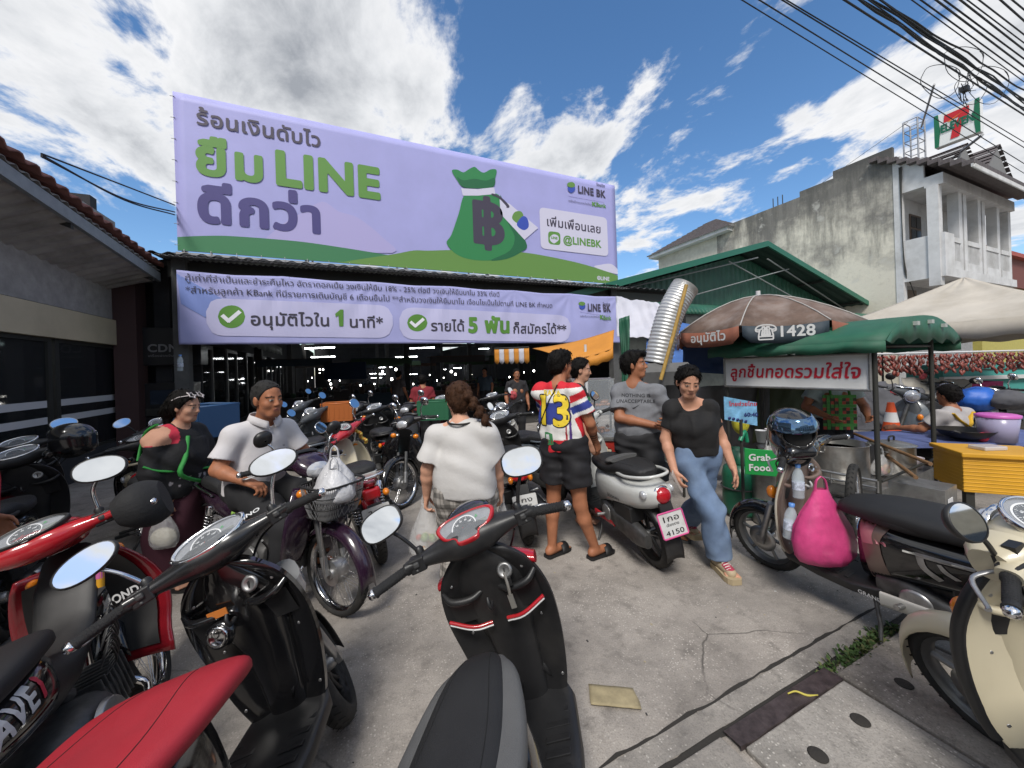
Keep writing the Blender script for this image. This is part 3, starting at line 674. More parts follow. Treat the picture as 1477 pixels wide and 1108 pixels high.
for y in (2.2,4.6,6.8,9.0):
 mb.rings([[V3(EX,y + dy,ez - .16 + dz + SL * (Y1 - y)) for dy,dz in ((-.03,0),(.03,0),(.03,.09),(-.03,.09))],[V3(EX - 3.2,y + dy,ez - .16 + 3.2 * .42 + dz + SL * (Y1 - y)) for dy,dz in ((-.03,0),(.03,0),(.03,.09),(-.03,.09))]],fd,smooth=False)
mb.build('rafter',ls)
WX = -3.95
mb = LM(ls);kk_ = int((Y1 - Y0) / .2) * 4
mb.grid([[V3(EX - .03 - .7 * v,Y0 + (Y1 - Y0) * i / kk_,ez - .08 - .22 * v + SL * (1 - .4 * v) * (Y1 - Y0) * (1 - i / kk_) + .032 * (i % 4 < 2)) for i in range(kk_ + 1)] for v in (0,1)],mat('soffit_sheet',(.34,.32,.31),.75,var=.25,vscale=2,dirt=(.1,.085,.075),dscale=2.5),False,th=.004);mb.build('soffit',ls)
cream = mat('cream_panel',(.5,.42,.29),.5,var=.12,vscale=1.5);gw = mat('grey_render',(.3,.28,.27),.85,var=.2)
mb = LM(ls);mb.bx((WX - .25,Y0,2.72),(WX,9.5,4.6),gw);mb.bx((WX - .25,Y0,2.24),(WX + .05,9.5,2.70),cream);mb.bx((WX - .2,Y0,0),(WX,9.5,.45),dw);mb.build('wall',ls)
mb = LM(ls);mb.bx((-8,Y0,0),(-7.8,9.5,5),dw);mb.bx((-8,9.3,0),(WX - .25,9.5,5),dw);mb.bx((-8,Y0 - .2,0),(WX,Y0,5),dw);mb.bx((-7.8,Y0,2.9),(WX - .25,9.3,3.0),dw);mb.build('inner_wall',ls)
glass = mat('dark_glass',(.02,.022,.025),.04,spec=.6,alpha=.55)
for k in range(5):
 y0 = Y0 + .15 + k * 1.87;t0 = MB().M
 mb = LM(ls);mb.bx((WX - .09,y0,.45),(WX - .02,y0 + .09,2.24),fd);mb.bx((WX - .09,y0 + 1.72,.45),(WX - .02,y0 + 1.80,2.24),fd);mb.bx((WX - .088,y0 + .08,.45),(WX - .022,y0 + 1.73,.5),fd);mb.bx((WX - .088,y0 + .08,2.18),(WX - .022,y0 + 1.73,2.238),fd);fr = mb.build('window',ls)
 mb = LM(ls);mb.bx((WX - .06,y0 + .09,.45),(WX - .05,y0 + 1.72,2.24),glass);mb.build('pane',fr)
 mb = LM(ls)
 for z in (.98,1.22): mb.bx((WX - .048,y0 + .09,z),(WX - .044,y0 + 1.72,z + .1),mat('frost_stripe',(.5,.5,.52),.6))
 mb.build('frosted_stripe',fr)
mb = LM(ls)
for i,(y,x) in enumerate([(6.2,-5.2),(7.4,-5.0),(8.1,-6)]): mb.tube([(x,y,2.5),(x - .9,y + .2,2.5)],.03,tubem,6)
mb.build('tube_light',ls)
mb = LM(ls)
for i in range(14): mb.bx((-5.5 - rl.random() * 1.5,4 + i * .37,.5),(-5.2,4.3 + i * .37,.8 + rl.random() * .9),sc_[i % 4])
mb.build('shop_fitting',ls)
pil = MB();pil.bx((-3.95,9.3,0),(-3.62,9.7,3.6),mat('pillar_maroon',(.06,.03,.03),.7));tag(pil.build('pillar'),'dark square pillar beside the cash deposit machines','pillar')
for i,x in enumerate((-3.42,-2.98)):
 if i: continue
 t = thing('cash_machine','dark cash deposit machine with CDM lettering above it','cash machine',(x + .1,9.75,0))
 mb = MB();mb.bx((-.42,-.2,0),(.42,.35,1.5),mat('machine_black',(.02,.02,.022),.35));mb.bx((-.3,-.24,.85),(.3,-.19,1.0),fd);mb.build('cabinet',t,bev=.02)
 mb = MB();mb.bx((-.22,-.215,1.08),(.22,-.205,1.36),mat('screen_dark',(.02,.03,.05),.15));mb.build('screen',t)
 mb = MB();mb.bx((-.5,-.22,1.85),(.6,.2,2.6),mat('machine_black'));hd = mb.build('header',t,bev=.01)
 mb = MB();text(mb,'CDM',mat('dim_letter',(.22,.22,.23),.6),(-.22,-.235,2.12),(1,0,0),(0,0,1),.21,.03);text(mb,'เครื่องฝากเงินอัตโนมัติ',mat('dim_letter'),(-.22,-.235,2.02),(1,0,0),(0,0,1),.06,.01,width=.62);mb.build('lettering',hd)
sf = thing('inner_shopfront','row of dark glazed shop fronts along the left side of the hall','shop front',(-2.9,12.5,0))
mb = LM(sf);mb.bx((-3.2,10.2,2.35),(-3.0,24,4.1),dw);mb.bx((-3.2,10.2,0),(-3.0,24,.3),dw);mb.build('wall',sf)
for k in range(6):
 mb = LM(sf);y = 10.3 + k * 2.2;mb.bx((-3.06,y,.3),(-3.0,y + .1,2.35),mat('alu_dim',(.2,.2,.2),.5,.5));mb.bx((-3.06,y + 1.0,.3),(-3.0,y + 1.06,2.35),mat('alu_dim'));mb.bx((-3.058,y + .09,2.25),(-3.002,y + 1.01,2.348),mat('alu_dim'));f_ = mb.build('window',sf)
 mb = LM(sf);mb.bx((-3.05,y + .1,.3),(-3.04,y + 2.2,2.35),glass);mb.build('pane',f_)
mb = LM(sf);mb.grid([[(-3.0,y,3.05),(-2.1,y,2.55)] for y in np.linspace(10.5,15.5,12)],mat('awning_grey',(.15,.17,.15),.8,var=.3,vscale=3),True,th=.01);mb.grid([[(-2.1,y,2.55),(-2.1,y,2.3 + .02 * math.sin(y * 9))] for y in np.linspace(10.5,15.5,40)],mat('awning_grey'),True,th=.01);mb.build('awning',sf)
# ------------------------------------------------------------------ green gabled hall
GY = 9.0
ap = P(1107,352,Y=GY);le = P(925,421,Y=GY);re_ = P(1282,462,Y=GY)
ez_ = (le.z + re_.z) / 2 - .05;hw = max(ap.x - le.x,re_.x - ap.x);gh = thing('green_hall','green metal hall with a wide low gable behind the food stalls','hall',(ap.x,GY,0))
gr = mat('green_sheet',(.02,.105,.065),.45,var=.2,vscale=2,dirt=(.1,.14,.12),damt=.3);grd = mat('green_dark',(.012,.04,.032),.7);gtop = mat('green_roof_sheen',(.2,.27,.25),.5,var=.2)  # roof top is paler: whitish reflected light is put into its colour
mb = LM(gh);k = int(2 * hw / .3) * 4
def gz(x,off=0): return ez_ + (ap.z - ez_) * (1 - abs(x - ap.x) / hw) + off
xs = [ap.x - hw + .5 + (2 * hw - 1) * i / k for i in range(k + 1)]
mb.grid([[(x,GY + 1.1 + .02 * (i % 4 < 2),3.4) for i,x in enumerate(xs)],[(x,GY + 1.1 + .02 * (i % 4 < 2),gz(x,-.12)) for i,x in enumerate(xs)]],gr,False);mb.build('gable_wall',gh)
for s_,nm in ((-1,'roof_slope'),(1,'roof_slope')):
 e = V3(ap.x + s_ * (hw + .5),GY,gz(ap.x + hw + .5));top = V3(ap.x,GY,ap.z)
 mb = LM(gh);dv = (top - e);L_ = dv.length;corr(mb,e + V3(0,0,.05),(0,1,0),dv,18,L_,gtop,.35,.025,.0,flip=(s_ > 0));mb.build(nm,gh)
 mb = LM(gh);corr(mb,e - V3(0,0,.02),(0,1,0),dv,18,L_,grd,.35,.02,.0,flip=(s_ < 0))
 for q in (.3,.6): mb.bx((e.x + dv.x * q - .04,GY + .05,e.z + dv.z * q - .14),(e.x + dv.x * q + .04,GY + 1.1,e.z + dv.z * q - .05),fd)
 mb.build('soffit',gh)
 mb = LM(gh);mb.rings([[q + V3(0,dy,dz) for dy,dz in ((-.03,-.09),(.05,-.09),(.05,.12),(-.03,.12))] for q in (e,top)],mat('green_trim',(.015,.13,.08),.4),smooth=False);mb.build('bargeboard',gh)
 mb = LM(gh);q0 = e + dv * .12;mb.tube([q0 + V3(0,1.0,-.1),V3(ap.x + s_ * .3,GY + .2,ap.z - .5)],.03,mat('strut',(.25,.27,.27),.5),6);mb.tube([V3(ap.x - s_ * hw * .2,GY + .3,ap.z - .75),V3(ap.x + s_ * hw * .35,GY + .6,gz(ap.x + s_ * hw * .5) - .75)],.025,mat('strut'),6);mb.build('strut',gh)
mb = LM(gh);mb.bx((le.x,GY + 1.2,0),(re_.x + 1,GY + 1.3,3.45),mat('back_wall',(.12,.13,.12),.85,var=.2));mb.build('wall',gh)
aw = thing('fringe_awning','green corrugated awning with a rounded drooping edge','awning',(le.x + 3,8.2,0))
a0,a1 = P(925,432,Y=8.3),P(1325,462,Y=8.3)
mb = LM(aw);k = 6 * int((a1.x - a0.x) / .17);rows = []
for j in range(8):
 t = j / 7;an = t * 1.6;y = 9.0 - .75 * math.sin(an);z = a0.z + .05 - .32 * (1 - math.cos(an)) - .0 ;z = a0.z + .06 + .0 - .42 * (1 - math.cos(an))
 rows.append([(a0.x + (a1.x - a0.x) * i / k,y - .03 * math.sin(i * 2 * math.pi / 6),z - .02 * math.sin(i * 2 * math.pi / 6)) for i in range(k + 1)])
mb.grid(rows,gr,True,th=.006,flip=True);mb.build('sheet',aw)
# ------------------------------------------------------------------ white building
FX,FY = 22.5,8.0
wb = thing('white_building','weathered white three storey building with a stained blank side wall and tiled roof','building',(26,14,0))
def stained():
 m = mat('stained_wall',(.5,.48,.43),.9);nt = m.node_tree;N,L = nt.nodes,nt.links;p = N['Principled BSDF']
 tc = N.new('ShaderNodeTexCoord')
 def nz(sc,det,rough=.6,scl=(1,1,1)):
  mp = N.new('ShaderNodeMapping');mp.inputs['Scale'].default_value = scl;L.new(tc.outputs['Object'],mp.inputs[0])
  n = N.new('ShaderNodeTexNoise');n.inputs['Scale'].default_value = sc;n.inputs['Detail'].default_value = det;n.inputs['Roughness'].default_value = rough;L.new(mp.outputs[0],n.inputs['Vector']);return n.outputs['Fac']
 def mr(x,a,b,c,d):
  n = N.new('ShaderNodeMapRange');L.new(x,n.inputs[0])
  for i,q in enumerate((a,b,c,d)): n.inputs[i + 1].default_value = q
  return n.outputs[0]
 def mx(f,a,b):
  n = N.new('ShaderNodeMix');n.data_type = 'RGBA';L.new(f,n.inputs[0])
  for i,q in ((6,a),(7,b)):
   if isinstance(q,tuple): n.inputs[i].default_value = (*q,1)
   else: L.new(q,n.inputs[i])
  return n.outputs[2]
 sp = N.new('ShaderNodeSeparateXYZ');L.new(tc.outputs['Object'],sp.inputs[0])
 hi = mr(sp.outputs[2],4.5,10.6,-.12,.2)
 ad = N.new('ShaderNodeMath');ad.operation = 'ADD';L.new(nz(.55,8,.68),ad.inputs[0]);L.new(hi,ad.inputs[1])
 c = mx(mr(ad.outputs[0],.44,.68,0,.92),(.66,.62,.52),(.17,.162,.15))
 st_ = N.new('ShaderNodeMath');st_.operation = 'ADD';L.new(nz(1.6,6,.7,(1,1,.16)),st_.inputs[0]);L.new(hi,st_.inputs[1])
 c = mx(mr(st_.outputs[0],.52,.74,0,.85),c,(.1,.098,.09))
 c = mx(mr(nz(5,8,.75),.55,.75,0,.4),c,(.28,.25,.2))
 c = mx(mr(nz(1.1,5,.6),.62,.7,0,.5),c,(.66,.64,.58))
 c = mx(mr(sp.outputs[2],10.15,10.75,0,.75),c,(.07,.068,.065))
 L.new(c,p.inputs['Base Color']);b = N.new('ShaderNodeBump');b.inputs['Strength'].default_value = .4;b.inputs['Distance'].default_value = .03;L.new(nz(6,8),b.inputs['Height']);L.new(b.outputs[0],p.inputs['Normal']);return m
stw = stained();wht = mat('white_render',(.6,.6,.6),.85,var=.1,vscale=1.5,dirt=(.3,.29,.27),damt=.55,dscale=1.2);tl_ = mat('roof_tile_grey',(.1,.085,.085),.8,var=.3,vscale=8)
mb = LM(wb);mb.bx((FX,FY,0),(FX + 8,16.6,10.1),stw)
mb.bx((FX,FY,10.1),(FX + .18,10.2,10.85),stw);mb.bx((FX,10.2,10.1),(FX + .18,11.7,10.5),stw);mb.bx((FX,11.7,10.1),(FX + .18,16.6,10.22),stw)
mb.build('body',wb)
mb = LM(wb);mb.bx((FX - .03,FY - .25,0),(FX + .25,FY - .002,10.3),wht);mb.bx((FX + .25,FY - .06,4.7),(FX + 8,FY - .004,10.1),wht);mb.build('front_wall',wb)
mb = LM(wb);mb.bx((FX + .02,16.6,0),(FX + 5,21.6,10.0),mat('cream_render',(.55,.52,.44),.85,var=.1,dirt=(.3,.27,.22),damt=.5,dscale=.8));mb.build('stair_tower',wb)
mb = LM(wb);mb.bx((FX + .3,16.2,9.0),(FX + 1.1,16.597,9.9),mat('dark_opening',(.08,.09,.1),.5));mb.build('window',wb)
def hip(mb,x0,x1,y0,y1,z,h,m,rows=9):
 """hipped tile roof with stepped courses"""
 cx0 = x0 + (y1 - y0) / 2 if x1 - x0 > y1 - y0 else (x0 + x1) / 2;cx1 = x1 - (y1 - y0) / 2 if x1 - x0 > y1 - y0 else (x0 + x1) / 2
 cy0 = (y0 + y1) / 2 if x1 - x0 > y1 - y0 else y0 + (x1 - x0) / 2;cy1 = (y0 + y1) / 2 if x1 - x0 > y1 - y0 else y1 - (x1 - x0) / 2
 for k in range(rows):
  def ring(t,dz): return [V3(x0 + (cx0 - x0) * t,y0 + (cy0 - y0) * t,z + h * t + dz),V3(x1 + (cx1 - x1) * t,y0 + (cy0 - y0) * t,z + h * t + dz),V3(x1 + (cx1 - x1) * t,y1 + (cy1 - y1) * t,z + h * t + dz),V3(x0 + (cx0 - x0) * t,y1 + (cy1 - y1) * t,z + h * t + dz)]
  t0,t1 = k / rows,(k + 1) / rows
  mb.rings([ring(t0,.045),ring(t1,.0)],m,cap=False,smooth=False);mb.rings([ring(t0,-.0),ring(t0,.045)],m,cap=False,smooth=False)
 mb.add([V3(x0,y0,z - .01),V3(x1,y0,z - .01),V3(x1,y1,z - .01),V3(x0,y1,z - .01)],[(0,3,2,1)],wht)
mb = LM(wb);hip(mb,FX - .6,FX + 5.6,15.4,22.2,9.95,2.0,tl_,12);mb.bx((FX - .5,15.5,9.75),(FX + 5.5,22.1,9.93),wht);mb.build('tower_roof',wb)
BYf = 6.5
mb = LM(wb);mb.bx((FX,BYf,4.75),(FX + 8.2,FY - .06,5.1),wht)
mb.bx((FX,BYf,5.1),(FX + .12,FY - .25,6.55),wht);mb.bx((FX + .12,BYf,5.1),(FX + .9,BYf + .12,6.55),wht)
mb.build('balcony',wb)
for x in (FX + .1,FX + 2.1,FX + 2.6,FX + 4.2,FX + 4.7,FX + 6.5,FX + 8):
 mb = LM(wb);mb.bx((x - .17,BYf + .13,4.4),(x + .17,BYf + .47,8.55),wht);mb.build('column',wb)
for x0,x1 in ((FX + .9,FX + 2.0),(FX + 2.75,FX + 4.1),(FX + 4.85,FX + 6.4),(FX + 6.7,FX + 7.9)):
 mb = LM(wb);mb.bx((x0,BYf + .1,6.3),(x1,BYf + .2,6.5),wht);mb.bx((x0,BYf + .1,5.1),(x1,BYf + .2,5.5),wht)
 k = int((x1 - x0) / .14)
 for i in range(k): mb.bx((x0 + .05 + i * .14,BYf + .13,5.5),(x0 + .1 + i * .14,BYf + .17,6.3),wht)
 mb.build('railing',wb)
wf = mat('old_wood',(.14,.1,.075),.7);wg = mat('window_dark',(.04,.045,.05),.15)
for x in (FX + 1.2,FX + 3.2,FX + 5.4):
 mb = LM(wb);mb.bx((x,FY - .1,6.1 if x > FX + 2 else 5.1),(x + 1.1,FY - .062,8.0),wf);f_ = mb.build('window',wb)
 mb = LM(wb)
 for i in range(2):
  for j in range(3): mb.bx((x + .08 + i * .5,FY - .12,6.2 + j * .6),(x + .5 + i * .5,FY - .102,6.7 + j * .6),wg)
 mb.build('pane',f_)
mb = LM(wb);mb.bx((FX,BYf - .0,8.55),(FX + 8.2,BYf + .55,9.0),wht);mb.bx((FX + .001,BYf + .55,8.65),(FX + .15,FY - .25,9.9),wht);mb.bx((FX + .15,BYf + .55,8.65),(FX + 8,FY - .06,8.75),wht);mb.build('lintel',wb)
mb = LM(wb)
for k in range(10):
 t0,t1 = k / 10,(k + 1) / 10;y0,y1 = 5.6 + 3.1 * t0,5.6 + 3.1 * t1;z0,z1 = 8.75 + 1.75 * t0,8.75 + 1.75 * t1
 mb.bx((FX - .3 + 0,y0,z0 + .1),(FX + 8.8,y1,z1 + .1),tl_)
for i in range(90): mb.box((FX - .25 + i * .1,5.6,8.74),(.07,.03,.22),wht,Matrix.Rotation(R(45),3,'Y'))
mb.bx((FX - .3,5.62,8.72),(FX + 8.8,5.68,8.86),wht);mb.build('porch_roof',wb)
for gx,hh in ((FX + 1.5,1.0),(FX + 5.2,1.75)):
 mb = LM(wb);w_ = hh * 1.15;z0 = 9.35;y0 = 6.3
 for k in range(8):
  t0,t1 = k / 8,(k + 1) / 8
  for s_ in (-1,1): mb.add([V3(gx + s_ * w_ * (1 - t0),y0 - .1,z0 + hh * t0 + .05),V3(gx + s_ * w_ * (1 - t1),y0 - .1,z0 + hh * t1),V3(gx + s_ * w_ * (1 - t1),9.6,z0 + hh * t1),V3(gx + s_ * w_ * (1 - t0),9.6,z0 + hh * t0 + .05)],[(0,1,2,3)],tl_)
 mb.add([V3(gx - w_ * .9,y0,z0),V3(gx + w_ * .9,y0,z0),V3(gx,y0,z0 + hh * .95)],[(0,1,2)],mat('gable_grey',(.2,.2,.2),.9));mb.build('dormer',wb)
mb = LM(wb);mb.bx((FX + .25,FY - .05,0),(FX + 8,FY - .002,4.7),mat('shade_wall',(.3,.3,.3),.9,var=.2));mb.bx((FX + .6,FY - .1,2.2),(FX + 1.6,FY - .052,4.5),wf);mb.bx((FX + 2.4,FY - .1,2.2),(FX + 3.6,FY - .052,4.4),wg);mb.bx((FX + 4.8,FY - .1,2.4),(FX + 5.6,FY - .052,4.4),wf);mb.build('lower_front',wb)
mb = LM(wb);mb.ell((FX + .75,FY - .5,4.0),(.16,.16,.16),wht,n=12,k=8);mb.bx((FX + .5,FY - .4,3.3),(FX + .9,FY - .25,3.9),fd);mb.build('meter_box',wb)
mb = LM(wb)
for z in (4.25,3.9,3.6): mb.tube([(FX + 1.2,BYf - .1,z),(FX + 5,BYf - .2,z - .05),(FX + 16,BYf - .6,z + .1)],.02,fd,5)
for s_ in range(5): mb.tube([(FX - .05,FY - .3 + .02 * s_,9.8),(FX - .06,FY - .26,7.5),(FX - .05,FY - .3,5.2 + .1 * s_),(FX + .2,FY - .4,4.6),(FX + .7,FY - .45,3.6)],.015,fd,5,4)
mb.build('wiring',wb)
mb = LM(wb)
for y in (12.6,12.85,13.1): mb.tube([(FX + .09,y,10.2),(FX + .09,y,10.75)],.025,fd,5)
mb.bx((FX - .004,13.2,5.5),(FX + .02,14.6,6.4),mat('vent_block',(.16,.15,.14),.9,bump=1,bscale=30));mb.build('vent',wb)
sg = thing('roof_sign','white and green convenience store sign with a big red seven on the roof','sign',(23.6,6.3,10.3))
sx = 22.3;k0,k1,k2,k3 = (P(px,py,X=sx) for px,py in ((1345,168),(1350,213),(1416,190),(1412,142)))
sy0,sy1 = (k0.y + k1.y) / 2,(k2.y + k3.y) / 2;sz0,sz1 = (k1.z + k2.z) / 2,(k0.z + k3.z) / 2
mb = LM(sg);mb.bx((sx,min(sy0,sy1),sz0),(sx + .3,max(sy0,sy1),sz1),mat('sign_white',(.78,.78,.76),.5));bd_ = mb.build('sign_box',sg,bev=.02)
sgreen,sred = mat('sign_green',(.005,.14,.06),.5),mat('sign_red',(.55,.015,.02),.5)
def sq(u,v): return V3(sx - .01,sy0 + (sy1 - sy0) * u,sz0 + (sz1 - sz0) * v)
def spoly(mb,pts,m,l): mb.add([sq(*p) - V3(l,0,0) for p in pts],[tuple(range(len(pts)))],m)
mb = LM(sg);
spoly(mb,[(0,.0),(.1,.0),(.14,.5),(.1,1),(0,1)],sgreen,0);spoly(mb,[(.9,0),(1,0),(1,1),(.9,1),(.86,.5)],sgreen,0)
spoly(mb,[(.22,.68),(.24,.9),(.78,.9),(.78,.68)],sred,.004);spoly(mb,[(.78,.9),(.78,.68),(.62,.42),(.56,.1),(.36,.1),(.42,.42),(.56,.68),(.6,.9)],sred,.008)
spoly(mb,[(.3,.66),(.66,.8),(.7,.82),(.35,.64)],mat('sign_orange',(.75,.25,.03),.5),.012)
text(mb,'ELEVEN',mat('sign_letter',(.0,.12,.06),.5),sq(.16,.4) - V3(.016,0,0),(0,sy1 - sy0,0),(0,0,1),.42,.05,width=abs(sy1 - sy0) * .7)
spoly(mb,[(.15,.36),(.88,.36),(.88,.37),(.15,.37)],mat('sign_white'),.006);mb.build('emblem',bd_)
ty = FY + .1;mb = LM(sg);tb = P(1330,232,Y=ty);tt = P(1318,166,Y=ty);tz0,tz1 = 10.0,tt.z;tx = (tb.x + tt.x) / 2
for i in (0,.75):
 for j in (0,.5): mb.tube([(tx + i,ty + j,tz0),(tx + i,ty + j,tz1)],.035,fm,6)
for k in range(7):
 z = tz0 + (tz1 - tz0) * k / 6
 mb.tube([(tx,ty,z),(tx + .75,ty,z),(tx + .75,ty + .5,z),(tx,ty + .5,z),(tx,ty,z)],.022,fm,5,cap=False)
mb.tube([(tx + .4,ty,tz1 - .4),(sx + .15,max(sy0,sy1),tz1 - .3)],.04,fm,6);mb.tube([(tx + .4,ty,sz0 - .05),(sx + .15,min(sy0,sy1),sz0 - .1)],.05,fm,6);mb.build('lattice_tower',sg)
hb = thing('yellow_house','yellow and maroon building at the right edge behind the tent','building',(40,10,0))
mb = LM(hb);mb.bx((34,8.5,0),(50,20,5.6),mat('yellow_render',(.42,.37,.1),.85,var=.1));mb.bx((33.8,8.3,5.6),(50.2,20,7.4),mat('maroon_wall',(.16,.05,.04),.8));mb.build('wall',hb)
mb = LM(hb);mb.bx((33.5,8,7.4),(50.5,20.5,7.65),mat('red_roof',(.35,.07,.05),.7));mb.build('roof',hb)
for x in (36,40,44):
 mb = LM(hb);mb.bx((x,8.44,2.8),(x + 1.6,8.497,4.6),wg);mb.build('window',hb)
fl = thing('far_shophouse','low grey shophouse far down the road','building',(70,12,0))
mb = LM(fl);mb.bx((52,9,0),(95,20,5),mat('far_render',(.4,.4,.38),.9,var=.15));mb.build('wall',fl);mb = LM(fl);mb.bx((51.5,8.5,5),(96,20.5,5.4),tl_);mb.build('roof',fl)
# ------------------------------------------------------------------ cables
cab = mat('cable_black',(.012,.013,.017),.6)
def cable(p0,p1,r,Y,lbl,name='power_cable',cat='cable',grp='cables strung along the road',wob=0,ext=(-.9,.9)):
 a = P(*p0,Y=Y);b = P(*p1,Y=Y);z = (a.z + b.z) / 2;d = (b - a);pts = []
 n = 26
 for i in range(n + 1):
  t = ext[0] + (1 + ext[1] - ext[0]) * i / n;q = a + d * t
  pts.append(q + V3(0,wob * noise.noise((t * 5,p0[0],1)),wob * noise.noise((t * 5,p0[0],5))))
 mb = MB();mb.tube(pts,r * .8,cab,6,2);return tag(mb.build(name),lbl,cat,grp)
cl = [((1070,0),(1477,250),.010,3.2,'lowest and leftmost of the thin cables crossing the sky'),((1095,0),(1477,236),.012,3.2,'second cable from the left, sagging over the store sign'),((1128,0),(1477,213),.013,3.3,'third cable from the left in the upper right sky'),((1134,0),(1477,205),.012,3.3,'fourth cable from the left, close beside the third'),((1218,0),(1477,166),.02,3.0,'thin cable left of the thick bundle'),((1315,0),(1477,118),.012,2.9,'thin cable right of the thick bundle'),((1328,0),(1477,108),.016,2.9,'cable with small clamps right of the bundle'),((1350,0),(1477,96),.02,2.8,'dark cable in the upper right between bundle and coil'),((1362,0),(1477,85),.018,2.8,'thick cable near the top right corner'),((1385,0),(1477,72),.02,2.7,'paired cable near the top right corner'),((1395,0),(1477,62),.014,2.7,'thin paired cable near the top right corner'),((1412,0),(1477,50),.016,2.6,'cable third from the top right corner'),((1443,0),(1477,30),.02,2.5,'cable second from the top right corner'),((1460,0),(1477,14),.018,2.5,'cable nearest the top right corner')]
for p0,p1,r,Y,lb in cl: cable(p0,p1,r,Y,lb)
for k in range(9):
 p0 = (1236 + k * 4.5,-4 + (k % 3) * 3);p1 = (1477,155 - k * 3.2 + (k % 4) * 5)
 cable(p0,p1,.013 + .004 * (k % 3),3.0 + .05 * (k % 3),'one strand of the thick tangled cable bundle in the upper right sky',wob=.05,grp='strands of the thick cable bundle')
for k,(cx,cy,rr) in enumerate([(1357,115,24),(1390,90,24),(1400,128,20),(1425,120,26)]):
 c0 = P(cx,cy,Y=3.0);s_ = rr * c0.length / F * .62;mb = MB()
 mb.tube([c0 + _RT * s_ * math.cos(t) * (1 + .25 * noise.noise((t,k,0))) + V3(0,0,s_ * math.sin(t) * .9 + .1 * math.cos(2 * t) * s_) for t in np.linspace(0,6.9,30)],.006,cab,5)
 tag(mb.build('cable_coil'),'loop of slack black cable hanging from the bundle %s' % ('left of the store sign','above the store sign','over the top of the store sign','right of the store sign')[k],'cable loop','slack cable loops by the store sign')
mb = MB();c0 = P(1392,125,Y=3.0)
for k in range(16):
 q = c0 + V3(rl.uniform(-.25,.35),rl.uniform(-.1,.1),rl.uniform(-.2,.2));mb.tube([q,q + V3(rl.uniform(-.2,.2),0,rl.uniform(-.2,.2)),q + V3(rl.uniform(-.3,.3),0,rl.uniform(-.3,.1))],.006,cab,4,4)
mb.box(c0 + V3(0,0,-.05),(.12,.1,.1),cab);tag(mb.build('cable_splice'),'messy cable splice with loose ends above the store sign','cable splice')
for k,(p0,p1) in enumerate([((60,222),(252,296)),((60,226),(252,306)),((60,224),(252,310))]):
 a = P(*p0,Y=6.0);b = P(*p1,Y=8.98);mb = MB();m_ = (a + b) / 2 - V3(0,0,.12 * (k > 0));mb.tube([a,m_,b],.012,cab,5,8);tag(mb.build('roof_wire'),'thin wire running from the left roof to the billboard','wire','wires behind the left roof')
a,b = P(1180,268,Y=13),P(1310,176,Y=8.2);mb = MB();mb.tube([a,b],.012,cab,4);tag(mb.build('guy_wire'),'thin guy wire from the lattice tower to the side wall','wire')
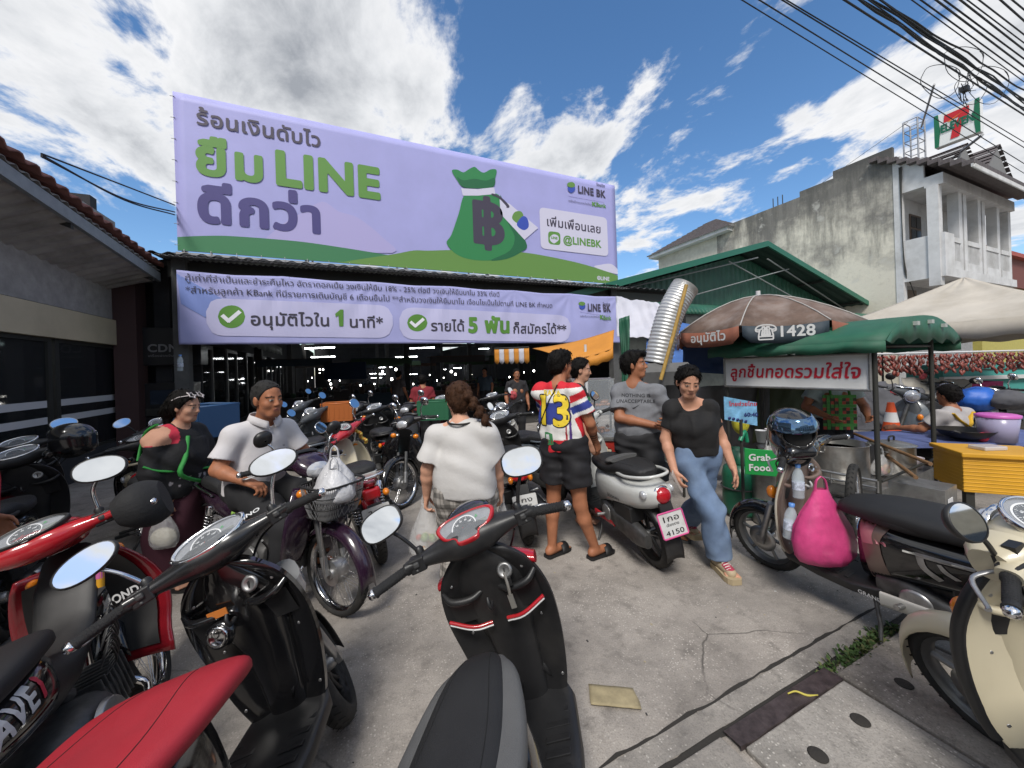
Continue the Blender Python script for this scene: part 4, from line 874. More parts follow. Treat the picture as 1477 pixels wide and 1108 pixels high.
# ================================================================== people: bodies grown as one smooth surface
def nrm(v): v = np.asarray(v,float);return v / (np.linalg.norm(v) + 1e-9)
class Field:
 """a signed distance field built from rounded limbs; surface drawn by surface nets"""
 def __init__(s): s.p = []
 def rc(s,a,b,ra,rb=None,k=.02,front=None,sc=1.,clip=None,sub=False):
  s.p.append(('rc',np.array(a,float),np.array(b,float),ra,ra if rb is None else rb,k,None if front is None else nrm(front),sc,clip,sub));return s
 def chain(s,pts,rad,k=.012,**kw):
  for a,b,ra,rb in zip(pts,pts[1:],rad,rad[1:]): s.rc(a,b,ra,rb,k,**kw)
  return s
 def ell(s,c,rad,fr=None,k=.02,clip=None,sub=False):
  s.p.append(('el',np.array(c,float),np.array(fr if fr is not None else np.eye(3),float),np.array(rad,float),None,k,None,1.,clip,sub));return s
 def mesh(s,h=.007,post=None):
  lo,hi = np.full(3,9e9),np.full(3,-9e9);bbs = []
  for p in s.p:
   if p[0] == 'rc': r = max(p[3],p[4]) / min(p[7],1) * 1.02 if p[7] > 1 else max(p[3],p[4]);a,b = np.minimum(p[1],p[2]) - r,np.maximum(p[1],p[2]) + r
   else: r = p[3].max();a,b = p[1] - r,p[1] + r
   bbs.append((a,b))
   if not p[9]: lo,hi = np.minimum(lo,a),np.maximum(hi,b)
  lo -= .03;hi += .03;n = np.ceil((hi - lo) / h).astype(int) + 1
  phi = np.full(n,.05,np.float32);ax = [lo[i] + h * np.arange(n[i]) for i in range(3)]
  for p,(a,b) in zip(s.p,bbs):
   m = .045;i0 = np.clip(((a - m - lo) / h).astype(int),0,n - 1);i1 = np.clip(((b + m - lo) / h).astype(int) + 2,1,n)
   if (i1 <= i0).any(): continue
   sl = tuple(slice(x,y) for x,y in zip(i0,i1))
   X,Y,Z = np.meshgrid(*[ax[i][sl[i]] for i in range(3)],indexing='ij',sparse=False)
   if p[0] == 'rc':
    A,B,ra,rb,k,fr,sc = p[1:8]
    px,py,pz = X - A[0],Y - A[1],Z - A[2];d = B - A
    if fr is not None and sc != 1:
     t = (px * fr[0] + py * fr[1] + pz * fr[2]) * (1 / sc - 1);px,py,pz = px + fr[0] * t,py + fr[1] * t,pz + fr[2] * t
     d = d + fr * (d @ fr) * (1 / sc - 1)
    L2 = d @ d + 1e-9;t = np.clip((px * d[0] + py * d[1] + pz * d[2]) / L2,0,1)
    D = np.sqrt((px - t * d[0]) ** 2 + (py - t * d[1]) ** 2 + (pz - t * d[2]) ** 2) - (ra + (rb - ra) * t)
   else:
    c,fr,rad,_,k = p[1:6]
    q = [((X - c[0]) * fr[i][0] + (Y - c[1]) * fr[i][1] + (Z - c[2]) * fr[i][2]) for i in range(3)]
    l = np.sqrt(sum((q[i] / rad[i]) ** 2 for i in range(3)));l2 = np.sqrt(sum((q[i] / rad[i] ** 2) ** 2 for i in range(3))) + 1e-9
    D = l * (l - 1) / l2;D = np.clip(D,-.2,.2)
   if p[8] is not None:
    for cn,cc in p[8]:
     cn = nrm(cn);D = np.maximum(D,(X - cc[0]) * cn[0] + (Y - cc[1]) * cn[1] + (Z - cc[2]) * cn[2])
   cur = phi[sl]
   if p[9]: phi[sl] = np.maximum(cur,-D);continue
   hh = np.clip(k - np.abs(cur - D),0,None) / k;phi[sl] = np.minimum(cur,D) - hh * hh * k * .25
  if post is not None:
   X,Y,Z = np.meshgrid(*ax,indexing='ij',sparse=True);phi = post(phi,X,Y,Z)
  return nets(phi,lo,h)
def nets(phi,lo,h):
 ins = phi < 0;n = np.array(phi.shape)
 c = sum(ins[i:n[0] - 1 + i,j:n[1] - 1 + j,k:n[2] - 1 + k].astype(np.int8) for i in (0,1) for j in (0,1) for k in (0,1))
 act = (c > 0) & (c < 8);I = np.argwhere(act);idx = np.full(act.shape,-1);idx[act] = np.arange(len(I))
 acc = np.zeros((len(I),3));cnt = np.zeros(len(I))
 for d in range(3):
  o = [x for x in range(3) if x != d]
  for a in (0,1):
   for b in (0,1):
    p = I.copy();p[:,o[0]] += a;p[:,o[1]] += b;q = p.copy();q[:,d] += 1
    f0,f1 = phi[tuple(p.T)],phi[tuple(q.T)];x = (f0 < 0) != (f1 < 0);t = np.where(x,f0 / np.where(x,f0 - f1,1),0)
    pos = p.astype(float);pos[:,d] += t;acc[x] += pos[x];cnt[x] += 1
 V = lo + h * acc / cnt[:,None];Fs = []
 for d in range(3):
  o = [(d + 1) % 3,(d + 2) % 3]
  s0 = [slice(None)] * 3;s1 = [slice(None)] * 3;s0[d] = slice(0,-1);s1[d] = slice(1,None)
  ch = ins[tuple(s0)] != ins[tuple(s1)];E = np.argwhere(ch)
  E = E[(E[:,o[0]] > 0) & (E[:,o[1]] > 0) & (E[:,o[0]] < n[o[0]] - 1) & (E[:,o[1]] < n[o[1]] - 1)]
  q = []
  for a,b in ((0,0),(-1,0),(-1,-1),(0,-1)):
   e = E.copy();e[:,o[0]] += a;e[:,o[1]] += b;q.append(idx[tuple(e.T)])
  q = np.stack(q,1);fl = ~ins[tuple(E.T)];q[fl] = q[fl][:,::-1];Fs.append(q)
 Fq = np.concatenate(Fs);Fq = Fq[(Fq >= 0).all(1)]
 return V,Fq
def skin_obj(name,VF,m,parent,color=None,smooth=1):
 V,Fq = VF;me = bpy.data.meshes.new(name)
 for _ in range(smooth):
  acc = np.zeros_like(V);cnt = np.zeros(len(V))
  for k in range(4):
   np.add.at(acc,Fq[:,k],V[Fq[:,(k + 1) % 4]]);np.add.at(cnt,Fq[:,k],1)
  V = V * .5 + .5 * acc / np.maximum(cnt,1)[:,None]
 me.vertices.add(len(V));me.vertices.foreach_set('co',V.astype(np.float32).ravel())
 me.loops.add(Fq.size);me.loops.foreach_set('vertex_index',Fq.astype(np.int32).ravel())
 me.polygons.add(len(Fq));me.polygons.foreach_set('loop_start',np.arange(0,Fq.size,4,dtype=np.int32));me.polygons.foreach_set('loop_total',np.full(len(Fq),4,np.int32))
 me.polygons.foreach_set('use_smooth',np.ones(len(Fq),bool));me.update(calc_edges=True);me.validate();me.materials.append(m)
 if color is not None:
  c = np.ones((len(V),4),np.float32);c[:,:3] = color(V);at = me.color_attributes.new('col','FLOAT_COLOR','POINT');at.data.foreach_set('color',c.ravel())
 o = bpy.data.objects.new(name,me);COL.objects.link(o);o.parent = parent;return o
def bvh_of(o): return BVHTree.FromPolygons([tuple(v.co) for v in o.data.vertices],[tuple(p.vertices) for p in o.data.polygons])
def yaw(h,pitch=0,roll=0):
 """frame (right, forward, up) for a heading h measured from straight-away towards the right, pitch up positive"""
 h,pitch,roll = R(h),R(pitch),R(roll)
 f = np.array([math.sin(h) * math.cos(pitch),math.cos(h) * math.cos(pitch),math.sin(pitch)]);r = np.array([math.cos(h),-math.sin(h),0]);u = np.cross(r,f)
 r2 = r * math.cos(roll) + u * math.sin(roll);u2 = u * math.cos(roll) - r * math.sin(roll);return r2,f,u2
SK_TAN,SK_BRN,SK_LT = np.array(hexc('#b5795a')),np.array(hexc('#9b664a')),np.array(hexc('#cc9a80'))
def hand(F,wr,d,n,s,curl=.35,L=1.,spread=.0):
 """palm, four fingers and thumb; d along the fingers, n out of the palm, s towards the thumb"""
 wr = np.asarray(wr,float);d,n = nrm(d),nrm(n);s = nrm(s - d * (np.asarray(s) @ d));n = nrm(np.cross(d,s) * np.sign(np.cross(d,s) @ n))
 for i,(o,ln) in enumerate(((.030,.070),(.010,.080),(-.010,.075),(-.029,.058))):
  k0 = wr + d * (.085 - .006 * abs(i - 1)) * L + s * o * L
  F.rc(wr + d * .012 + s * o * .6,k0,.0145 * L,.0115 * L,.012)
  p,a = k0,curl * (.6 + .12 * i);dirv = d
  for j,q in enumerate((.44,.31,.25)):
   ang = a * (j + 1) * .9;dirv = d * math.cos(ang) + n * math.sin(ang);dirv = dirv + s * spread * (1.5 - i) * .1
   e = p + nrm(dirv) * ln * q * L;F.rc(p,e,(.0098 - .0008 * j) * L,(.0092 - .0009 * j) * L,.004);p = e
 t0 = wr + d * .022 * L + s * .024 * L;t1 = t0 + nrm(d * .75 + s * .7 + n * .35) * .042 * L;t2 = t1 + nrm(d * .95 + s * .15 + n * (.3 + curl * .5)) * .03 * L;t3 = t2 + nrm(d + n * (.3 + curl * .6) - s * .1) * .026 * L
 F.rc(t0,t1,.016 * L,.0125 * L,.012).rc(t1,t2,.0115 * L,.0098 * L,.005).rc(t2,t3,.0098 * L,.0078 * L,.004)
def head(F,c,fr,sc=1.,fem=False):
 """skull, jaw, brow, nose, lips, ears round the head centre c (between the eyes' level and the nape)"""
 r,f,u = fr;q = lambda x,y,z: c + (r * x + f * y + u * z) * sc;FR = np.stack([r,f,u]);e = lambda x,y,z,a,b,d,k=.015,**kw: F.ell(q(x,y,z),np.array((a,b,d)) * sc,FR,k,**kw)
 e(0,-.012,.035,.075,.094,.086);e(0,.018,-.03,.060,.070,.082,.025);e(0,.02,-.06,.052 - .005 * fem,.06,.05,.02)
 F.rc(q(-.018,.058,-.092),q(.018,.058,-.092),.024 * sc,None,.02)
 F.rc(q(-.034,.068,.026),q(.034,.068,.026),.014 * sc,None,.012)
 e(.037,.052,-.026,.026,.026,.024,.02);e(-.037,.052,-.026,.026,.026,.024,.02)
 F.ell(q(.031,.094,.006),np.array((.016,.014,.010)) * sc,FR,sub=True);F.ell(q(-.031,.094,.006),np.array((.016,.014,.010)) * sc,FR,sub=True)
 e(.031,.074,.006,.0145,.0135,.0115,.004);e(-.031,.074,.006,.0145,.0135,.0115,.004)
 F.rc(q(0,.084,.014),q(0,.100,-.024),.0075 * sc,.0115 * sc,.012);e(.011,.092,-.029,.009,.010,.008,.006);e(-.011,.092,-.029,.009,.010,.008,.006)
 F.rc(q(-.017,.080,-.055),q(.017,.080,-.055),.0075 * sc,None,.008);e(0,.086,-.053,.013,.008,.006,.006);F.rc(q(-.013,.080,-.0645),q(.013,.080,-.0645),.008 * sc,None,.006)
 for s in (-1,1): e(s * .077,-.008,-.004,.011,.02,.033,.006);e(s * .074,-.002,-.026,.01,.012,.014,.006)
 return q
def face_color(V,col,c,fr,sc,skin,lip=(.42,.16,.13),brow=(.02,.015,.012),shadow=None):
 r,f,u = fr;d = (V - c) / sc;x,y,z = d @ r,d @ f,d @ u
 hd = (np.abs(x) < .1) & (y > .035) & (z > -.13) & (z < .12)
 m = hd & (((x / .023) ** 2 + ((z + .0595) / .0115) ** 2) < 1) & (y > .066);col[m] = np.array(lip) * .6 + skin * .4
 m = hd & (((x / .021) ** 2 + ((z + .0595) / .0022) ** 2) < 1) & (y > .066);col[m] = skin * .3
 for s in (-1,1):
  m = hd & (((x - s * .031) / .0155) ** 2 + ((z - .006) / .0072) ** 2 < 1);col[m] = skin * .5
  m = hd & (((x - s * .031) / .014) ** 2 + ((z - .004) / .0052) ** 2 < 1);col[m] = (.42,.37,.33)
  m = hd & (((x - s * .031) / .0062) ** 2 + ((z - .0045) / .0064) ** 2 < 1);col[m] = (.012,.008,.006)
  m = hd & (np.abs(x - s * .033) < .021) & (np.abs(z - .0285 + .28 * np.abs(np.abs(x) - .031)) < .0048);col[m] = brow
  m = hd & (((x - s * .008) / .0042) ** 2 + ((z + .034) / .003) ** 2 < 1);col[m] = skin * .3
 return col
skinm = mat('skin',(.4,.2,.13),.55,vcol=True,var=.1,vscale=30,bump=.12,bscale=220,spec=.35)
def folds(amp,seed=0,axis=(0,0,1),freq=46,hem=None):
 amp = amp * 1.7 if freq < 60 else amp;off = .8 if freq < 60 else 0
 rs = np.random.RandomState(seed);ks = [nrm(rs.normal(size=3) * (1,1,.55)) * freq * rs.uniform(.5,1.5) for _ in range(6)];ph = rs.uniform(0,6,6)
 def post(phi,X,Y,Z):
  w = np.zeros(phi.shape,np.float32)
  for k,p in zip(ks,ph):
   wx = .6 * np.sin(X * k[1] * .6 + Z * k[2] * .5 + p) ;w = w + np.sin(X * k[0] + Y * k[1] + Z * k[2] + p + wx * 2.2)
  return phi - (amp * (w + off) / 3).astype(np.float32)
 return post
def human(J,skin,h=.007,build=1.,headf=None,hsc=1.,fem=False,hands=None,feet=True,legs=True):
 """J: joints in stage axes. returns Field for the whole body"""
 F = Field();g = {k: np.array(v,float) for k,v in J.items()};b = build
 for s in 'lr': g['s' + s] = g['s' + s] + (g['neck'] - g['s' + s]) * .13 - np.array((0,0,.030))
 acr = nrm(g['sr'] - g['sl']);upv = nrm(g['neck'] - g['pelvis']);fr = nrm(np.cross(upv,acr));g['front'] = fr
 ch = g['chest'];pv = g['pelvis']
 F.rc(ch + upv * .035,ch - upv * .08,.145 * b,.145 * b,.05,fr,.68);F.rc(ch - upv * .1,pv + upv * .08,.135 * b,.14 * b,.06,fr,.74);F.rc(pv + acr * .05 + upv * .02,pv - acr * .05 + upv * .02,.115 * b,.115 * b,.05,fr,.9)
 for s in 'lr':
  sg = 1 if s == 'r' else -1
  F.rc(g['neck'] - upv * .02 + acr * sg * .03,g['s' + s],.048,.056 * b ** .5,.04);F.chain([g['s' + s],g['e' + s] * .5 + g['s' + s] * .5,g['e' + s]],[.056 * b ** .7,.05 * b ** .7,.042 * b ** .5],.03)
  fa = g['e' + s] * .7 + g['w' + s] * .3;F.chain([g['e' + s],fa,g['w' + s]],[.041 * b ** .5,.042 * b ** .5,.027],.02)
  if fem is True or fem == 2: F.ell(ch + acr * sg * .065 + fr * .085 * b - upv * .03,(.062,.055,.06),None,.04)
  if legs:
   hp = g['h' + s];F.chain([hp,hp * .45 + g['k' + s] * .55,g['k' + s]],[.092 * b ** .7,.074 * b ** .7,.056],.04)
   cf = g['k' + s] * .68 + g['a' + s] * .32 - nrm(g.get('ff' + s,fr)) * .014;F.chain([g['k' + s],cf,g['a' + s]],[.054,.056 * b ** .5,.036],.025)
   if feet:
    ff = nrm(g.get('f' + s,fr));ff = nrm([ff[0],ff[1],0]);a = g['a' + s];gz_ = a[2] - .062
    side = np.cross(ff,(0,0,1));F.rc(a - ff * .02 - (0,0,.03),[*(a + ff * .10)[:2],gz_ + .03],.034,.028,.025);F.rc([*(a - ff * .04)[:2],gz_ + .027],[*(a + ff * .11)[:2],gz_ + .02],.03,.022,.02)
    for i in range(5):
     o = side * (.032 - .016 * i) * (1 if s == 'l' else -1) ;e0 = [*(a + ff * (.12) + o)[:2],gz_ + .016];e1 = [*(a + ff * (.165 - .007 * i) + o * 1.15)[:2],gz_ + .011];F.rc(e0,e1,.015,.0095 if i else .012,.006)
 F.rc(g['neck'] - upv * .03,g['head'] - upv * .06 * hsc,.056 * (.9 if fem else 1) * b ** .3,.052 * (.9 if fem else 1) * b ** .3,.03)
 fr_h = headf or (acr,fr,upv);head(F,g['head'],fr_h,hsc,fem)
 for s in 'lr':
  hd = (hands or {}).get(s)
  d,n,t,curl = hd if hd else (g['w' + s] - g['e' + s],fr * .2 - acr * (1 if s == 'r' else -1),fr,.35)
  if d is not None: hand(F,g['w' + s],d,n,t,curl,.95 if fem else 1.05)
 return F,g
def tee(g,b=1.,infl=.02,sleeve=.62,hem=.0,slr=.074,collar=.085,loose=.02,fem=False,flare=1.0):
 """a T-shirt round the trunk and upper arms; returns Field"""
 C = Field();acr = nrm(g['sr'] - g['sl']);up = nrm(g['neck'] - g['pelvis']);fr = g['front'];ch,pv = g['chest'],g['pelvis']
 hemc = [(-up,pv + up * hem)]
 C.rc(ch + up * .03,ch - up * .08,.143 * b + infl,.145 * b + infl + loose * .5,.05,fr,.70,hemc);C.rc(ch - up * .1,pv + up * .06,.137 * b + infl + loose,(.143 * b + infl + loose) * flare,.06,fr,.76,hemc)
 C.rc(pv + up * .1,pv - up * .08,(.146 * b + infl + loose) * flare,(.15 * b + infl + loose) * flare,.04,fr,.78,hemc)
 for s in 'lr':
  sg = 1 if s == 'r' else -1;S_,E_ = g['s' + s],g['e' + s];end = S_ + (E_ - S_) * sleeve
  C.rc(g['neck'] - up * .035 + acr * sg * .04,S_,.046 + infl * .6,.055 * b ** .5 + infl * .7,.04);C.rc(S_,end + (E_ - S_) * .1,.056 * b ** .6 + infl * .75,slr * .93,.035,None,1.,[((E_ - S_),end)])
  if fem: C.ell(ch + acr * sg * .058 + fr * .072 * b - up * .035,(.07 + infl * .4,.06 + infl * .4,.075),None,.09,hemc)
 C.rc(g['neck'] + fr * .02 - up * .0,g['neck'] + up * .2 + fr * .05,collar * .8,collar,sub=True)
 return C
def trousers(g,top,infl=.016,length=1.0,kr=.075,ar=.07,b=1.,split=True,hipx=.0):
 C = Field();up = nrm(g['neck'] - g['pelvis']);acr = nrm(g['sr'] - g['sl']);pv = g['pelvis'];tc = [(up,pv + up * top)]
 C.rc(pv + acr * .055 + up * .03,pv - acr * .055 + up * .03,.115 * b + infl,None,.05,g['front'],.92,tc);C.rc(pv + up * .14,pv,.132 * b + infl,.14 * b + infl,.05,g['front'],.78,tc)
 for s in 'lr':
  H,K,A_ = g['h' + s],g['k' + s],g['a' + s]
  if length <= 1: e = H + (K - H) * length;C.chain([H,H + (K - H) * length * 1.15],[.094 * b ** .7 + infl,kr],.03,clip=[(K - H,e)])
  else:
   e = K + (A_ - K) * (length - 1);C.chain([H,H * .5 + K * .5,K],[.094 * b ** .7 + infl,(.08 * b ** .6 + infl + kr) / 2,kr],.03);C.chain([K,K + (A_ - K) * (length - 1) * 1.05],[kr,ar],.03,clip=[(A_ - K,e)])
 return C
def hair_cap(c,fr,sc=1.,th=.012,line=.06,side=-.02,back=-.09,extra=None,k=.02):
 """hair over the skull: cut by a hairline in front and a nape line behind"""
 C = Field();r,f,u = fr;FR = np.stack([r,f,u]);q = lambda x,y,z: c + (r * x + f * y + u * z) * sc
 C.ell(q(0,-.014,.036),np.array((.076 + th,.095 + th,.087 + th)) * sc,FR,k,[(f * .857 - u * .514,q(0,line - .028,.037)),(-u,q(0,0,min(side,-.008)))])
 C.ell(q(0,-.03,-.0),np.array((.070 + th,.078 + th,.09 + th * .5)) * sc,FR,k,[(f,q(0,-.022,0)),(-u,q(0,0,back))])
 if extra: extra(C,q)
 return C
hairm = mat('hair_black',(.006,.005,.0045),.6,var=.35,vscale=60,bump=.5,bscale=160,spec=.12);hairg = mat('hair_grey',(.013,.0118,.011),.85,var=.6,vscale=90,bump=.4,bscale=200);hairb = mat('hair_brown',(.045,.02,.010),.6,var=.4,vscale=50,bump=.5,bscale=160,spec=.15)
def strands(o,t,m,n=420,ln=.035,seed=1):
 """loose locks that break up the outline of the hair"""
 rr = random.Random(seed);mb = MB();vs,ps = o.data.vertices,o.data.polygons;c0 = sum((v.co for v in vs),Vector()) / len(vs)
 for _ in range(n):
  p = ps[rr.randrange(len(ps))];b = p.center;nn = p.normal;d = V3(rr.gauss(0,.35),rr.gauss(0,.35),-1) + (b - c0) * 2;d = (d - nn * d.dot(nn)).normalized();s_ = nn.cross(d) * rr.uniform(.0012,.003);L_ = ln * rr.uniform(.5,1.2)
  mb.add([b - s_ - nn * .001,b + s_ - nn * .001,b + d * L_ * .6 + s_ * .7 + nn * rr.uniform(.001,.007),b + d * L_ + nn * rr.uniform(-.004,.006),b + d * L_ * .6 - s_ * .7 + nn * rr.uniform(.001,.007)],[(0,1,2,3,4)],m)
 mb.build('hair_strands',t)
def person(label,l,f,group=None): return thing('person',label,'person',S(l,f),-AZ,group)
def body(t,J,skin,h=.007,headf=None,hsc=1.,fem=False,tint=None,**kw):
 F_,g = human(J,skin,h,headf=headf,hsc=hsc,fem=fem,**kw)
 up = nrm(g['neck'] - g['pelvis']);fr_h = headf or (nrm(g['sr'] - g['sl']),g['front'],up)
 def colf(V):
  c = np.tile(skin,(len(V),1)).astype(np.float32);n = np.array([noise.noise((v[0] * 9,v[1] * 9,v[2] * 9)) for v in V[::1]]) if len(V) < 90000 else np.zeros(len(V))
  c *= (1 + .10 * n)[:,None];c = face_color(V,c,g['head'],fr_h,hsc,skin)
  return tint(V,c,g) if tint else c
 o = skin_obj('body',F_.mesh(h),skinm,t,colf,1);return g,fr_h,o
def slab_shoe(mb,a,ff,m,L=.27,w=.05,th=.022,gz_=0.):
 a,ff = Vector(a),Vector((ff[0],ff[1],0)).normalized();sd_ = Vector((-ff.y,ff.x,0));out = []
 for y,ww in ((-.07,.55),(-.055,.8),(0,.82),(.08,.95),(.13,1.05),(.17,.95),(.195,.6)): out.append((y,ww * w))
 p = [(y,w_) for y,w_ in out] + [(y,-w_) for y,w_ in reversed(out)]
 mb.add([V3(a.x,a.y,gz_) + ff * y + sd_ * x + V3(0,0,z) for z in (.002,th) for y,x in p],[tuple(range(13,-1,-1)),tuple(range(14,28))] + [(i,(i + 1) % 14,14 + (i + 1) % 14,14 + i) for i in range(14)],m)
 # ---- man in the football shirt, seen from behind
def jersey_man():
 t = person('man in a red white and blue football shirt with a yellow number and black slides',.44,3.05)
 J = dict(head=(-.03,.06,1.585),neck=(-.075,0,1.43),chest=(-.06,0,1.22),pelvis=(-.035,0,.93),sl=(-.225,.09,1.385),sr=(.085,-.10,1.385),el=(-.12,.27,1.14),wl=(.10,.34,1.02),er=(.17,-.09,1.11),wr=(.24,.06,.93),hl=(-.115,.04,.88),hr=(.04,-.05,.88),kl=(-.125,.06,.47),kr=(.075,-.06,.45),al=(-.155,.03,.084),ar=(.19,-.02,.084),fl=(.8,.6,0),fr=(.85,.5,0),ffl=(.6,.8,0),ffr=(.6,.8,0))
 hf = yaw(62,-6)
 def tint(V,c,g):
  d = V - g['wr'];ax = nrm(g['er'] - g['wr']);s = d @ ax;m = (np.linalg.norm(d,axis=1) < .2) & (s > .03)
  m2 = m & ((np.abs(s - .09) < .008) | (np.abs(s - .12) < .01) | (np.abs(s - .06) < .005));c[m2] = c[m2] * .25;return c
 g,fh,o = body(t,J,SK_BRN * 1.08,.0062,hf,1.,build=.93,hands={'r': ((.35,.35,-.8),(-.6,.6,.2),(.5,.6,.2),.5),'l': ((.8,.2,-.4),(0,-.3,-.9),(.2,.9,0),.4)},tint=tint)
 acr = nrm(g['sr'] - g['sl']);fr = g['front'];up = nrm(g['neck'] - g['pelvis'])
 RED,WHT,BLU = np.array(hexc('#c8202e')),np.array(hexc('#dcdad6')),np.array(hexc('#2b3a86'))
 C = tee(g,.93,.018,.66,-.03,.076,.075,.018)
 def colf(V):
  d = V - g['chest'];x,y,z = d @ acr,d @ fr,d @ up;c = np.tile(WHT,(len(V),1)).astype(np.float32)
  c[(z < .07) & (z > -.10)] = BLU;c[z > .175] = RED;c[(z < -.225)] = RED
  sd_ = (x > .075 + .00 * z) & (y > -.135) & (z < .03)
  u_ = x + y * .55
  for e0,e1,q in ((.06,.075,RED * .6),(.075,.095,WHT),(.095,.118,BLU * .8 + RED * .1),(.118,.19,WHT)): c[sd_ & (u_ > e0 - .03) & (u_ < e1 - .03)] = q
  for s in 'lr':
   ax = nrm(g['e' + s] - g['s' + s]);q = (V - g['s' + s]) @ ax;dd = np.linalg.norm((V - g['s' + s]) - np.outer(q,ax),axis=1);m = (q > .0) & (dd < .11) & (np.abs(x) > .13)
   c[m & (q < .07)] = RED;c[m & (q >= .055)] = WHT;c[m & (q > .085)] = BLU;c[m & (q > .145)] = WHT;c[m & (q > .178)] = RED
  return c
 cl = mat('cloth_print',(.5,.5,.5),.8,vcol=True,bump=.4,bscale=36)
 sh = skin_obj('football_shirt',C.mesh(.0062,folds(.0045,2)),cl,t,colf,1)
 bv = bvh_of(sh);R_ = Vector(acr);U_ = Vector(up);ch = Vector(g['chest'])
 for s_,m_,bd in (('13',mat('print_black',(.02,.02,.02),.7),.055),('13',mat('print_yellow',(.75,.55,.03),.7),.025)):
  mb = MB();decal(mb,s_,m_,bv,ch - R_ * .115 - U_ * .105 - Vector(fr) * .2,R_,U_,.33,bd,width=.235,lift=.002 if bd > .04 else .0045,far=.5);mb.build('number',t)
 mb = MB();decal(mb,'RARA',mat('print_yellow'),bv,ch - R_ * .09 + U_ * .125 - Vector(fr) * .2,R_,U_,.06,.03,lift=.003,far=.5);mb.build('name_lettering',t)
 cm = mat('print_green',(.05,.22,.08),.7);mb = MB()
 poly_decal(mb,([(-.1,-.17),(-.06,-.165),(-.02,-.175)],[(-.1,-.26),(-.06,-.27),(-.02,-.26)]),cm,bv,ch - Vector(fr) * .2,R_,U_,.003,.5);poly_decal(mb,([(-.085,-.185),(-.05,-.18)],[(-.085,-.22),(-.05,-.225)]),mat('print_white',(.7,.7,.7),.7),bv,ch - Vector(fr) * .2,R_,U_,.0045,.5);poly_decal(mb,([(-.075,-.225),(-.03,-.225)],[(-.075,-.25),(-.03,-.252)]),mat('print_brown',(.25,.06,.03),.7),bv,ch - Vector(fr) * .2,R_,U_,.0048,.5);mb.build('club_print',t)
 mb = MB();a = Vector(g['neck']) + R_ * .03 - Vector(fr) * .055;b = Vector(g['pelvis']) - R_ * .19 + U_ * .1;pts = []
 for k in range(14):
  p = a + (b - a) * k / 13 ;hh = bv.ray_cast(p - Vector(fr) * .4,Vector(fr),.6);pts.append((hh[0] if hh[0] else p) - Vector(fr) * .006)
 mb.tube(pts,.012,mat('strap_black',(.012,.012,.012),.7),6,1,flat=.4);mb.build('bag_strap',t)
 C = trousers(g,.06,.02,.62,.115);skin_obj('shorts',C.mesh(.007,folds(.006,5)),mat('shorts_black',(.010,.0095,.012),.75,var=.3,vscale=20),t)
 HC = hair_cap(g['head'],fh,1.,.013,.062,.015,-.085,lambda C,q: C.ell(q(0,.03,.105),(.055,.05,.025),np.stack(fh),.03));strands(skin_obj('hair',HC.mesh(.006,folds(.004,3,freq=120)),hairm,t),t,hairm)
 for a_,ff in (('al',J['fl']),('ar',J['fr'])):
  mb = MB();slab_shoe(mb,J[a_],ff,mat('rubber_black',(.012,.012,.013),.6),w=.052,th=.022)
  f_ = Vector(ff).normalized();s_ = V3(-f_.y,f_.x,0);A_ = V3(J[a_][0],J[a_][1],0)
  mb.grid([[A_ + f_ * (y + .07 + .015 * math.sin(q)) + s_ * (.055 * math.cos(q)) + V3(0,0,.012 + .058 * math.sin(q) ** .8) for q in np.linspace(.02,math.pi - .02,14)] for y in (-.005,.03,.07)],mat('rubber_black'),True,th=-.005);mb.build('slide_sandal',t)
 return t
jersey_man()
